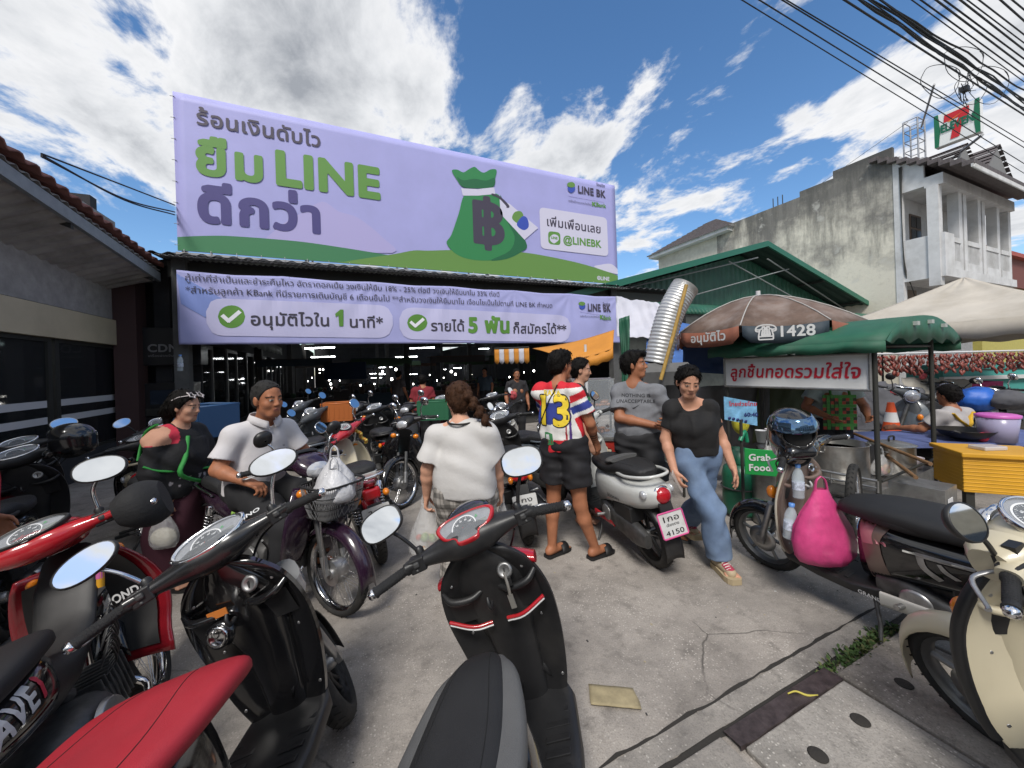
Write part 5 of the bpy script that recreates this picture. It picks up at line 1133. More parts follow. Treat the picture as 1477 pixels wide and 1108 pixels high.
# ---- woman in the black T-shirt walking towards us
def walking_woman():
 t = person('woman in a black T-shirt and blue jeans walking with a phone in her hand',1.385,2.86)
 J = dict(head=(-.055,-.06,1.425),neck=(-.03,.0,1.285),chest=(-.005,.0,1.10),pelvis=(.03,.0,.85),sl=(.14,-.02,1.245),sr=(-.172,.02,1.235),el=(.225,.02,.985),wl=(.245,-.09,.775),er=(-.205,.03,.98),wr=(-.195,-.09,.765),hl=(.105,.02,.80),hr=(-.05,.0,.80),kl=(.12,.12,.45),kr=(.07,-.10,.45),al=(.115,.42,.17),ar=(.13,-.08,.09),fl=(.1,-1,0),fr=(.05,-1,0),ffl=(0,-1,0),ffr=(0,-1,0))
 hf = yaw(188,-22,3)
 g,fh,o = body(t,J,SK_LT * np.array((.86,.82,.8)),.006,hf,.97,True,build=.82,hands={'r': ((.12,-.35,-.85),(.85,-.2,.1),(.2,-.9,-.2),.75),'l': ((.1,-.25,-.9),(-.9,-.2,0),(-.1,-.9,-.3),.35)})
 blk = mat('tee_black',(.009,.0085,.009),.85,bump=.5,bscale=18);C = tee(g,.84,.013,.62,.03,.06,.098,.012,True);C.ell(g['neck'] + g['front'] * .08 - np.array((0,0,.01)),(.075,.08,.075),None,sub=True)
 skin_obj('tshirt',C.mesh(.006,folds(.005,8)),blk,t)
 den = mat('denim',(.15,.22,.35),.85,var=.22,vscale=7,bump=.3,bscale=260,dirt=(.22,.3,.42),dscale=5,damt=.75);C = trousers(g,.10,.010,1.96,.082,.092,.84)
 skin_obj('jeans',C.mesh(.0065,folds(.0055,9,freq=30)),den,t)
 mb = MB();fr = Vector(g['front']);bv = None
 HC = hair_cap(g['head'],fh,.97,.014,.070,-.02,-.10,lambda C,q: (C.rc(q(0,-.10,.01),q(0,-.115,-.05),.035,.03,.02)))
 strands(skin_obj('hair',HC.mesh(.006,folds(.0025,13,freq=140)),hairm,t),t,hairm)
 for a_,z in (('ar',.03),('al',.11)):
  a = J[a_];mb = MB();ff = (.05,-1,0);cre = mat('shoe_cream',(.45,.36,.24),.7);slab_shoe(mb,a,ff,mat('shoe_sole',(.4,.32,.2),.8),w=.055,th=.04,gz_=a[2] - .09)
  sh = Field();sh.rc([a[0],a[1] + .03,a[2] - .02],[a[0] + .005,a[1] - .13,a[2] - .035],.045,.036,.02).rc([a[0],a[1] + .03,a[2] - .02],[a[0],a[1] + .03,a[2] + .02],.04,.045,.02);mb.build('sole',t)
  s_o = skin_obj('shoe',sh.mesh(.007),cre,t);bv = bvh_of(s_o);mb = MB();poly_decal(mb,([(-.03,.03),(.0,.04),(.03,.03)],[(-.028,-.02),(0,-.03),(.03,-.02)]),mat('shoe_red',(.4,.04,.08),.7),bv,V3(a[0],a[1] - .12,a[2]),V3(1,0,0),V3(0,.7,.7),.003,.3)
  for k in range(4): mb.tube([V3(a[0] - .025,a[1] - .07 - .02 * k,a[2] + .005 - .006 * k),V3(a[0],a[1] - .075 - .02 * k,a[2] + .018 - .006 * k),V3(a[0] + .03,a[1] - .065 - .02 * k,a[2] + .005 - .006 * k)],.004,mat('lace',(.65,.6,.55),.8),5,2)
  mb.build('laces',t)
 ph = MB();ph.box((0,0,0),(.072,.009,.15),mat('phone_case',(.4,.36,.33),.4));o = ph.build('phone',bev=.003);o.location = S(1.36 - .205 + .035,2.86 - .135,.70);o.rotation_euler = (R(-25),R(-14),-AZ + R(62));tag(o,'pale phone held in the right hand of the woman in jeans','phone')
 return t
walking_woman()
# ---- man in the grey T-shirt
def grey_man():
 t = person('stout man in a grey lettered T-shirt holding a bundle of greens',1.13,3.35)
 J = dict(head=(-.02,.0,1.565),neck=(-.04,.0,1.40),chest=(.0,.0,1.19),pelvis=(.0,.0,.90),sl=(.155,-.10,1.34),sr=(-.165,.07,1.345),el=(.24,-.1,1.10),wl=(.185,-.2,1.03),er=(-.19,-.06,1.10),wr=(.10,-.22,1.04),hl=(.08,-.03,.86),hr=(-.08,.05,.86),kl=(.13,-.03,.46),kr=(-.05,.05,.46),al=(.22,-.02,.084),ar=(.0,.08,.084),fl=(.8,-.5,0),fr=(.8,-.5,0))
 hf = yaw(118,2)
 g,fh,o = body(t,J,SK_BRN,.0065,hf,1.03,build=1.06,hands={'r': ((.9,-.3,.0),(.1,.5,-.8),(.3,-.2,.9),.8),'l': ((-.6,-.6,.1),(-.3,.4,-.8),(.1,-.3,.9),.8)})
 C = tee(g,1.06,.018,.72,.02,.085,.075,.02);C2 = skin_obj('tshirt',C.mesh(.0065,folds(.005,21)),mat('tee_grey',(.17,.175,.19),.85,var=.08,vscale=40,bump=.4,bscale=18),t)
 bv = bvh_of(C2);acr = Vector(g['sr'] - g['sl']).normalized();u = -acr;v = V3(0,0,1);c = Vector(g['chest']) + Vector(g['front']) * .2;ink_ = mat('print_dark',(.03,.03,.035),.8)
 mb = MB();decal(mb,'NOTHING IS',ink_,bv,c + v * .10,u,v,.042,.02,align='c',far=.6);decal(mb,'UNACCEPTABLE',ink_,bv,c + v * .05,u,v,.042,.02,align='c',far=.6)
 poly_decal(mb,([(-.035,.02),(-.02,.008),(.04,.04)],[(-.028,.006),(-.012,-.002),(.04,.04)]),ink_,bv,c,u,v,.002,.6,2);mb.build('chest_print',t)
 C = trousers(g,.06,.025,.85,.12,.1,1.1);skin_obj('shorts',C.mesh(.0075,folds(.006,5)),mat('shorts_grey',(.03,.03,.033),.85),t)
 HC = hair_cap(g['head'],fh,1.03,.014,.066,.01,-.08,lambda C,q: (C.ell(q(.0,.06,.095),(.06,.045,.03),np.stack(fh),.03)));strands(skin_obj('hair',HC.mesh(.0065,folds(.004,4,freq=110)),hairm,t),t,hairm)
 for a_ in ('al','ar'):
  mb = MB();slab_shoe(mb,J[a_],(.8,-.5),mat('sandal_grey',(.1,.1,.1),.7));mb.build('sandal',t)
 b = thing('greens_bundle','bundle of green vegetables in a clear bag held by the man in grey','vegetables',S(1.13 + .17,3.35 - .26,1.02),-AZ)
 gm = [mat('leaf_a',(.06,.2,.03),.6),mat('leaf_b',(.12,.28,.06),.6),mat('stem_pale',(.4,.5,.25),.6)];mb = MB();rr = random.Random(4)
 for k in range(46):
  x = rr.uniform(-.03,.035);y = rr.uniform(-.02,.02);mb.tube([(x * .4,y * .4,.03),(x * .8,y,-.1),(x * 1.1 + rr.uniform(-.01,.01),y,-.2 - rr.random() * .06)],[.004,.005,.003],gm[rr.randrange(3)],5,2)
  mb.ell((x * .6,y,.03 - rr.random() * .09),(.016,.008,.02),gm[rr.randrange(2)],n=6,k=4)
 mb.build('stems',b);mb = MB();mb.rings([[V3(.05 * w * math.cos(q),.03 * w * math.sin(q),z) for q in np.linspace(0,6.28,14)[:-1]] for z,w in ((.04,.6),(0,.9),(-.1,1.05),(-.22,1.1),(-.275,.9))],mat('clear_film',(.8,.85,.8),.12,alpha=.22,spec=.8),cap=False);mb.build('bag',b)
grey_man()
# ---- woman in the white T-shirt, back view, with bags
def white_tee_woman():
 t = person('woman with a brown braid in a loose white T-shirt seen from behind',-.345,2.5)
 J = dict(head=(-.03,.05,1.365),neck=(-.01,.0,1.225),chest=(.0,.0,1.03),pelvis=(.0,.0,.76),sl=(-.19,.02,1.16),sr=(.185,-.01,1.16),el=(-.25,.0,.91),wl=(-.275,.06,.71),er=(.21,.04,.90),wr=(.235,.1,.715),hl=(-.09,.0,.72),hr=(.09,.0,.72),kl=(-.1,.08,.40),kr=(.1,-.03,.40),al=(-.1,.02,.084),ar=(.1,-.08,.084),fl=(0,1,0),fr=(.1,1,0))
 hf = yaw(-28,-8)
 g,fh,o = body(t,J,SK_LT,.0065,hf,.97,True,build=1.0,hands={'l': ((-.1,.1,-.95),(.9,.1,0),(0,1,0),.9),'r': ((.05,.2,-.95),(-.9,.1,0),(0,1,0),.8)})
 C = tee(g,1.0,.022,.72,-.01,.105,.085,.028,flare=1.03);skin_obj('tshirt',C.mesh(.0065,folds(.0065,31,freq=26)),mat('tee_white',(.55,.535,.52),.85,bump=.4,bscale=16),t)
 mb = MB();n = Vector(g['neck']);mb.tube([n + V3(.088 * math.cos(q),-.012 + .075 * math.sin(q),.005 + .012 * math.sin(q)) for q in np.linspace(0,2 * math.pi,25)[:-1]],.007,mat('trim_dark',(.02,.018,.016),.8),6,loop=True);mb.build('neckband',t)
 def plaid(V):
  c = np.tile(np.array(hexc('#a9a39c')),(len(V),1)).astype(np.float32);a = np.arctan2(V[:,1],V[:,0]) * .16
  for q,s in ((a,0),(V[:,2],1)): c[np.mod(q,.075) < .034] *= .52;c[np.mod(q + .02,.075) < .006] *= .6
  return c
 C = trousers(g,.04,.022,1.75,.095,.09,1.1);skin_obj('plaid_trousers',C.mesh(.007,folds(.005,6)),mat('cloth_print'),t,plaid)
 def braid(C,q):
  pts = [(0,-.10,.06),(.03,-.125,.01),(.06,-.145,-.05),(.09,-.165,-.11),(.12,-.175,-.17)]
  for i in range(9):
   u = i / 8 * 3.999;k = int(u);w = u - k;p = [a + (b - a) * w for a,b in zip(pts[k],pts[k + 1])];s = 1 if i % 2 else -1
   C.ell(q(p[0] + s * .013,p[1] - .004,p[2]),(.036 - .0016 * i,.03,.027),np.stack(fh),.006)
  C.rc(q(.12,-.175,-.17),q(.18,-.17,-.27),.02,.008,.006)
 HC = hair_cap(g['head'],fh,.97,.016,.072,-.02,-.095,braid);strands(skin_obj('hair',HC.mesh(.005,folds(.003,14,freq=130)),hairb,t),t,hairb)
 for a_ in ('al','ar'):
  mb = MB();slab_shoe(mb,J[a_],(.05,1),mat('rubber_black'));mb.build('sandal',t)
white_tee_woman()
# ---- man in the white polo shirt on the purple motorcycle
POLO_L,POLO_F = -1.80,2.62
def polo_man():
 t = person('short haired man in a white polo shirt sitting on the purple motorcycle',POLO_L,POLO_F)
 J = dict(head=(.095,-.05,1.415),neck=(.03,.0,1.26),chest=(.01,.0,1.07),pelvis=(-.06,.0,.80),sl=(.105,.16,1.195),sr=(-.085,-.17,1.195),el=(.21,.19,.98),wl=(.36,.12,.90),er=(-.12,-.24,.98),wr=(.08,-.26,.905),hl=(.0,.1,.78),hr=(-.02,-.1,.78),kl=(.33,.2,.60),kr=(.30,-.22,.60),al=(.27,.2,.2),ar=(.22,-.25,.12),fl=(1,-.2,0),fr=(1,-.25,0))
 hf = yaw(112,-6,-2)
 g,fh,o = body(t,J,SK_BRN * 1.12,.0065,hf,1.03,build=1.0,hands={'r': ((.85,.1,-.35),(.2,.3,-.9),(.1,.9,0),.9),'l': ((.75,-.15,-.1),(.2,-.2,-.9),(.1,-.9,0),.9)})
 C = tee(g,1.0,.018,.70,-.02,.078,.07,.016);sh = skin_obj('polo_shirt',C.mesh(.0065,folds(.006,41,freq=30)),mat('polo_white',(.56,.54,.55),.85,bump=.4,bscale=16),t)
 n = Vector(g['neck']);fr,acr = Vector(g['front']),Vector(g['sr'] - g['sl']).normalized();mb = MB();up = V3(0,0,1);pw = mat('polo_white')
 mb.grid([[n + acr * (.085 + .02 * j) * math.cos(q) + fr * ((.08 + .018 * j) * math.sin(q) + .012) + up * (.05 - .048 * j - .035 * max(0,math.sin(q)) ** 3) for q in np.linspace(math.pi * .5 + .18,math.pi * 2.5 - .18,30)] for j in (0,.45,1)],pw,True,th=.005);mb.build('collar',t)
 bv = bvh_of(sh);mb = MB();ch = Vector(g['chest']);U_ = -acr;poly_decal(mb,([(.05,.03),(.12,.03)],[(.05,-.06),(.12,-.06)]),mat('polo_pocket',(.54,.52,.53),.85),bv,ch + fr * .2,U_,up,.004,.6);decal(mb,'S.S.',mat('print_dark'),bv,ch + fr * .2 + U_ * .09 + up * .035,U_,up,.014,.02,far=.6);mb.tube([(bv.ray_cast(ch + fr * .4 + up * z,-fr,.6)[0] or ch) + fr * .002 for z in (.02,.06,.1,.13)],.003,mat('stitch',(.4,.39,.4),.8),4)
 mb.build('pocket',t)
 C = trousers(g,.04,.016,1.95,.085,.075,1.1);skin_obj('trousers',C.mesh(.0075,folds(.005,7)),mat('trousers_dark',(.014,.014,.016),.85),t)
 HC = hair_cap(g['head'],fh,1.03,.006,.062,.025,-.06);strands(skin_obj('hair',HC.mesh(.006,folds(.0012,9,freq=160)),hairg,t),t,hairg,300,.012)
 for a_ in ('al','ar'):
  mb = MB();slab_shoe(mb,J[a_],(1,-.2),mat('rubber_black'),gz_=J[a_][2] - .075);mb.build('sandal',t)
polo_man()
# ---- woman with the star sunglasses in her hair
def star_woman():
 t = person('woman in a black top and green sash with star sunglasses on her hair',-2.58,2.85)
 J = dict(head=(.05,.0,1.36),neck=(.0,.0,1.215),chest=(-.0,.0,1.03),pelvis=(-.03,.0,.76),sl=(.0,.17,1.16),sr=(-.03,-.17,1.16),el=(.06,.2,.90),wl=(.14,.1,.74),er=(-.03,-.22,.90),wr=(.03,-.2,.70),hl=(-.03,.09,.72),hr=(-.03,-.09,.72),kl=(.02,.09,.40),kr=(-.03,-.09,.40),al=(.0,.09,.084),ar=(-.05,-.09,.084),fl=(1,.1,0),fr=(1,-.1,0))
 hf = yaw(82,-10)
 g,fh,o = body(t,J,SK_LT * .85,.007,hf,.96,True,build=1.02,hands={'r': ((.15,-.05,-.95),(.1,.9,0),(.9,.1,0),.9)})
 def colf(V):
  c = np.tile((.009,.009,.011),(len(V),1)).astype(np.float32);d = V - g['neck']
  m = (V[:,2] < .84);n = np.array([noise.noise((v[0] * 28,v[1] * 28,v[2] * 28)) for v in V]);c[m & (n > .25)] = (.3,.28,.3)
  s = V - g['sr'];r_ = np.linalg.norm(s,axis=1);c[(r_ < .105) & (V[:,2] > 1.10)] = SK_LT * .9;c[(np.abs(r_ - .112) < .014) & (V[:,2] > 1.1)] = (.55,.03,.06);c[(V[:,0] < -.12) & (V[:,2] > .95)] = (.35,.1,.05);return c
 C = tee(g,1.02,.02,1.0,-.06,.062,.07,.02,True)
 for s in 'lr': C.chain([g['e' + s],g['w' + s] * .85 + g['e' + s] * .15],[.06,.058],.03)
 sh = skin_obj('blouse',C.mesh(.007,folds(.005,51)),mat('cloth_print'),t,colf)
 bv = bvh_of(sh);mb = MB();gn = mat('sash_green',(.03,.28,.05),.7)
 for pts in ([(-.01,1.25),(-.09,1.2),(-.13,1.1),(-.10,1.0)],[(.10,1.14),(.14,1.0),(.15,.88),(.15,.76)],[(-.02,.97),(.06,.91),(.14,.86)]):
  q = [(bv.ray_cast(V3(x,-.6,z),V3(0,1,0),1.2)[0] or V3(x,-.16,z)) - V3(0,.006,0) for x,z in pts];mb.tube(q,.016,gn,6,4,flat=.5)
 mb.build('green_sash',t)
 C = Field();C.rc((-.03,0,.82),(-.03,0,.15),.17,.21,.04,(1,0,0),.9,[((0,0,-1),(0,0,.1))]);skin_obj('long_skirt',C.mesh(.009,folds(.010,8,freq=22)),mat('skirt_maroon',(.045,.008,.018),.85),t)
 HC = hair_cap(g['head'],fh,.96,.018,.066,-.02,-.09,lambda C,q: (C.ell(q(0,-.11,-.03),(.05,.05,.06),np.stack(fh),.03),C.rc(q(0,-.12,-.06),q(0,-.1,-.16),.04,.02,.03)));strands(skin_obj('hair',HC.mesh(.006,folds(.003,9,freq=120)),hairm,t),t,hairm)
 mb = MB();c = Vector(g['head']);r_,f_,u_ = (Vector(x) for x in fh);wm_ = mat('star_frame',(.55,.5,.5),.4)
 for s in (-1,1):
  o_ = c + r_ * .045 * s + f_ * .062 + u_ * .10;n_ = (f_ * .6 + u_ * .8).normalized();w_ = n_.cross(r_);pts = [o_ + (r_ * math.sin(k * math.pi / 5) + w_ * math.cos(k * math.pi / 5)) * (.036 if k % 2 == 0 else .018) for k in range(10)];mb.tube(pts,.0045,wm_,5,loop=True);mb.tube([o_ + r_ * .02 * s,c + r_ * .085 * s - f_ * .0 + u_ * .08,c + r_ * .09 * s - f_ * .04 + u_ * .05],.003,wm_,4)
 mb.tube([c - r_ * .015 + f_ * .062 + u_ * .10,c + r_ * .015 + f_ * .062 + u_ * .10],.004,wm_,4);tag(mb.build('star_sunglasses'),'white star shaped sunglasses pushed up on the woman\'s hair','sunglasses').parent = t
 for k in ('label','category'): del bpy.data.objects['star_sunglasses'][k]
 for a_ in ('al','ar'):
  mb = MB();slab_shoe(mb,J[a_],(1,0),mat('rubber_black'));mb.build('sandal',t)
star_woman()
# ---- people further back, with less of them in view
def simple_person(label,l,f,ht,face,shirt,trouser,skin,fem=False,arms=None,hair=hairm,group=None,h=.011,sit=False,colf=None,hairtop=True):
 t = person(label,l,f,group);k = ht / 1.7;r,fw,u = yaw(face);v = lambda x,y,z: r * x * k + fw * y * k + np.array((0,0,z * k))
 drop = .45 if sit else 0
 J = dict(head=v(0,.04,1.565 - drop),neck=v(0,0,1.415 - drop),chest=v(0,0,1.2 - drop),pelvis=v(0,0,.92 - drop),sl=v(-.185,0,1.355 - drop),sr=v(.185,0,1.355 - drop),el=v(-.25,-.02,1.08 - drop),wl=v(-.25,.1,.86 - drop),er=v(.25,-.02,1.08 - drop),wr=v(.25,.1,.86 - drop),hl=v(-.09,0,.88 - drop),hr=v(.09,0,.88 - drop),kl=v(-.1,.02,.48),kr=v(.1,.02,.48),al=v(-.1,0,.084),ar=v(.1,0,.084),fl=fw,fr=fw)
 if sit: J.update(kl=v(-.13,.4,.47),kr=v(.13,.4,.47),al=v(-.13,.38,.084),ar=v(.13,.38,.084))
 for a,b in (arms or {}).items(): J[a] = v(*b)
 g,fh,o = body(t,J,skin,h,yaw(face,-8),k,fem)
 C = tee(g,1.,.02,.65,.0,.08,.08,.02);skin_obj('shirt',C.mesh(h,folds(.006,int(l * 10) + 40)),shirt,t,colf(g) if colf else None);C = trousers(g,.05,.015,1.95,.085,.075);skin_obj('trousers',C.mesh(h),trouser,t)
 strands(skin_obj('hair',hair_cap(g['head'],fh,k,.013,.06,.01,-.085).mesh(h * .8,folds(.003,5,freq=110)),hair,t),t,hair,250);return t,g
tr_d = mat('trousers_dark',(.014,.014,.016),.85)
def stripes(g):
 def f(V):
  c = np.tile((.012,.014,.013),(len(V),1)).astype(np.float32);z = V[:,2] - g['chest'][2]
  c[(z < .09) & (z > -.02)] = (.03,.2,.06);c[(z < .05) & (z > .035)] = (.6,.6,.6);c[(z < -.0) & (z > -.015)] = (.6,.6,.6);return c
 return f
simple_person('young man in a black shirt with green stripes behind the football shirt man',.66,3.75,1.66,100,mat('cloth_print'),tr_d,SK_LT * .85,colf=stripes,h=.009)
simple_person('woman in a dark shirt standing inside the hall entrance',.08,7.9,1.55,165,mat('shirt_dark',(.02,.018,.02),.85),tr_d,SK_BRN,True,h=.011)
simple_person('shopper in a red vest among the parked motorcycles at the entrance',-1.78,7.3,1.5,0,mat('vest_red',(.18,.012,.02),.85),tr_d,SK_BRN,h=.012)
for i,(l,f,s,fc) in enumerate([(-3.4,11,'a',20),(-.9,12.2,'b',190),(1.6,10.8,'c',80)]):
 simple_person(('shopper in a dim brown shirt far inside the hall on the left','shopper in a dim blue shirt facing the street from the hall','shopper in a dim maroon shirt walking right inside the hall')[i],l,f,1.6,fc,sc_[(0,1,2)[i]],tr_d,SK_BRN,h=.014)
simple_person('person in a red shirt with only one arm in view at the left edge',-2.95,1.93,1.6,40,mat('shirt_red',(.42,.012,.025),.85),tr_d,SK_BRN * 1.1,arms={'er': (.30,-.02,1.08),'wr': (.27,.05,.84)},h=.008)
def vendor_col(g):
 def f(V):
  c = np.tile((.33,.40,.40),(len(V),1)).astype(np.float32);return c
 return f
tv,gv = simple_person('food vendor in a pale grey shirt and green patterned apron behind the cart',3.75,4.35,1.62,195,mat('cloth_print'),tr_d,SK_BRN,True,colf=vendor_col,h=.009,arms={'el': (-.3,.05,1.05),'wl': (-.2,.3,.95),'er': (.3,.05,1.05),'wr': (.18,.32,.95)})
def apron():
 mb = MB();am = [mat('apron_green',(.05,.2,.04),.8),mat('apron_red',(.3,.05,.03),.8),mat('apron_dark',(.03,.04,.02),.8)];f = Vector(gv['front']);a = Vector(gv['sr'] - gv['sl']).normalized();c = Vector(gv['chest'])
 for i in range(9):
  for j in range(11):
   p = c + a * (-.16 + .036 * i) + f * (.17 - .4 * (abs(i - 4) * .036) ** 1.6) + V3(0,0,.0 - .036 * j)
   mb.add([p,p + a * .035,p + a * .035 - V3(0,0,.035),p - V3(0,0,.035)],[(0,1,2,3)],am[(i * 3 + j * 2 + (i * j) % 3) % 3])
 for s in (-1,1): mb.tube([c + a * .09 * s + f * .165 + V3(0,0,.0),c + a * .085 * s + f * .13 + V3(0,0,.12),c + a * .07 * s + f * .02 + V3(0,0,.225)],.018,am[0],6,3,flat=.4)
 mb.build('apron',tv)
apron()
tx_,gx = simple_person('seated man in a grey shirt with yellow straps crossed on his back',5.05,4.25,1.66,-10,mat('shirt_pale',(.38,.36,.36),.85),tr_d,SK_BRN,sit=True,h=.008,arms={'er': (.28,.12,.72),'wr': (.3,.35,.7),'el': (-.28,.12,.72),'wl': (-.3,.35,.7)})
mb = MB();c = Vector(gx['chest']);f = Vector(gx['front']);a = Vector(gx['sr'] - gx['sl']).normalized();ym = mat('strap_yellow',(.6,.36,.02),.7);bvx = bvh_of([o for o in tx_.children if o.name.startswith('shirt')][0])
for s in (-1,1):
 q = []
 for k in range(9):
  p = c + a * s * (-.16 + .32 * k / 8) + V3(0,0,.17 - .32 * k / 8);hh = bvx.ray_cast(p - f * .5,f,.8)[0];q.append((hh or p - f * .15) - f * .006)
 mb.tube(q,.024,ym,6,2,flat=.3)
mb.build('crossed_straps',tx_)
# ---- what they carry
film = mat('bag_film',(.75,.75,.75),.25,alpha=.36,spec=.7,bump=1.,bscale=26);filmp = mat('bag_pink',(.68,.07,.24),.3,alpha=.8,spec=.6,bump=.6,bscale=11,var=.3,vscale=6)
def plastic_bag(label,loc,w,h_,m,contents=None,cat='bag',seed=1,dep=.6,handles=True):
 t = thing('plastic_bag',label,cat,loc,-AZ);mb = MB();n = 26;rs = []
 for j,(z,q) in enumerate(((0,.22),(-.12,.34),(-.3,.62),(-.5,.88),(-.7,1.0),(-.86,.98),(-.96,.8),(-1.0,.35))):
  rs.append([V3(w * .5 * q * math.cos(2 * math.pi * i / n) * (1 + .2 * noise.noise((i * .9,j * .25,seed)) + .05 * math.cos(i * 2.9 + seed)),w * .5 * dep * q * math.sin(2 * math.pi * i / n) * (1 + .16 * noise.noise((i * .9,j * .7,seed + 5))),h_ * z + .01 * noise.noise((i,j,seed))) for i in range(n)])
 mb.rings(rs,m,cap=False);mb.build('bag',t)
 if handles:
  mb = MB()
  for s in (-1,1): mb.tube([V3(s * w * .11,0,-.01),V3(s * w * .08,.0,.05),V3(0,0,.075)],[.012,.01,.008],m,6,3,flat=.5)
  mb.build('handle',t)
 if contents: contents(t)
 return t
def produce(cols,n,w,h_,seed):
 def f(t):
  rr = random.Random(seed)
  for c in range(n):
   mb = MB();a = rr.random() * 6.28;q = rr.random() ** .5 * w * .3;s_ = rr.uniform(.02,.035);mb.ell((q * math.cos(a),q * .55 * math.sin(a),-h_ * rr.uniform(.55,.93)),(s_,s_ * .8,s_ * .9),cols[rr.randrange(len(cols))],Matrix.Rotation(a,3,'Z'),8,6);mb.build('food',t)
 return f
fr_ = [mat('food_orange',(.6,.25,.04),.5),mat('food_yellow',(.65,.5,.1),.5),mat('food_green',(.2,.3,.08),.5),mat('food_red',(.4,.06,.03),.5),mat('food_cream',(.6,.52,.38),.6)]
plastic_bag('clear bag of food carried in the left hand of the woman in white',S(-.345 - .285,2.5 + .07,.66),.24,.38,film,produce(fr_,14,.24,.38,3),seed=2)
plastic_bag('small clear bag of drink carried in the right hand of the woman in white',S(-.345 + .245,2.5 + .12,.64),.09,.2,film,seed=6)
plastic_bag('knotted clear bag of white rice held by the woman with star sunglasses',S(-2.58 + .05,2.85 - .205,.64),.2,.27,film,lambda t: MB().ell((0,0,-.19),(.088,.05,.065),mat('rice',(.62,.58,.45),.8,bump=.6,bscale=200),n=18,k=12).build('rice',t),seed=9,handles=False)
# ================================================================== motorcycles and scooters
blkp = mat('plastic_black',(.013,.013,.014),.42,var=.12,vscale=30,dirt=(.07,.065,.06),dscale=4,damt=.28,bump=.06,bscale=400)
blkg = mat('paint_black',(.006,.006,.007),.12,coat=.7,dirt=(.06,.055,.05),dscale=3,damt=.16)
rub = mat('tyre_rubber',(.016,.0155,.015),.85,dirt=(.09,.08,.07),dscale=7,damt=.5,bump=.3,bscale=150)
gripm = mat('grip_rubber',(.012,.012,.013),.6,bump=.6,bscale=320)
chrome = mat('chrome',(.75,.75,.76),.12,1.0,var=.1,vscale=20);alum = mat('aluminium',(.42,.42,.42),.4,.9,var=.25,vscale=14,dirt=(.12,.11,.1),dscale=8,damt=.5);irond = mat('engine_metal',(.11,.11,.11),.5,.7,var=.35,vscale=14,dirt=(.05,.045,.04),dscale=8,damt=.6)
mglass = mat('mirror_glass',(.82,.84,.85),.03,1.0);lens_r = mat('tail_lens',(.42,.008,.015),.12,coat=.6,bump=.2,bscale=220);lens_o = mat('indicator_lens',(.7,.2,.01),.15,coat=.5,bump=.2,bscale=200);lens_c = mat('clear_lens',(.55,.56,.58),.08,.35,coat=.8)
dialm = mat('dial_face',(.20,.205,.22),.45,var=.15,vscale=40);dialk = mat('dial_black',(.012,.012,.014),.35);dialw = mat('dial_white',(.75,.75,.75),.5);clearg = mat('clear_plastic',(.8,.85,.9),.03,alpha=.16,spec=.9);lcd = mat('lcd_panel',(.16,.17,.15),.25);needle = mat('needle_red',(.7,.03,.01),.4)
platem = mat('plate_white',(.55,.55,.54),.5,dirt=(.25,.2,.15),dscale=12,damt=.4);platel = mat('plate_black',(.012,.012,.012),.5)
seatk = mat('seat_black',(.018,.018,.019),.55,bump=.25,bscale=420,var=.15,vscale=6,spec=.4)
HX,HZ = .42,.86
STA = Vector((-.36,0,.93)).normalized()
def steer(a):
 o = Vector((HX,0,HZ));return Matrix.Translation(o) @ Matrix.Rotation(a,4,STA) @ Matrix.Translation(-o)
def tyre(mb,c,Ro,wd,m=rub,n=40,tread=True):
 prof = []
 for k in range(13):
  a = math.pi * (k / 12) - math.pi / 2;prof.append((Ro - wd * .5 + wd * .5 * math.cos(a) * 1.0,wd * .5 * math.sin(a)))
 prof = [(Ro - wd * .62,-wd * .32)] + prof + [(Ro - wd * .62,wd * .32)]
 c = Vector(c);rs = []
 for r,z in prof: rs.append([c + V3(r * math.cos(2 * math.pi * j / n),z,r * math.sin(2 * math.pi * j / n)) for j in range(n)])
 mb.rings(rs,m,cap=False)
 if tread:
  for j in range(n):
   for s in (-1,1):
    a = 2 * math.pi * (j + .25 * (s > 0)) / n;
    q = [c + V3((Ro + .0015) * math.cos(a + da) ,y,(Ro + .0015) * math.sin(a + da)) for da,y in ((0,s * .004),(.045,s * wd * .30),(.075,s * wd * .30),(.03,s * .004))]
    mb.add(q,[(0,1,2,3)],mat('tread_groove',(.004,.004,.004),.9))
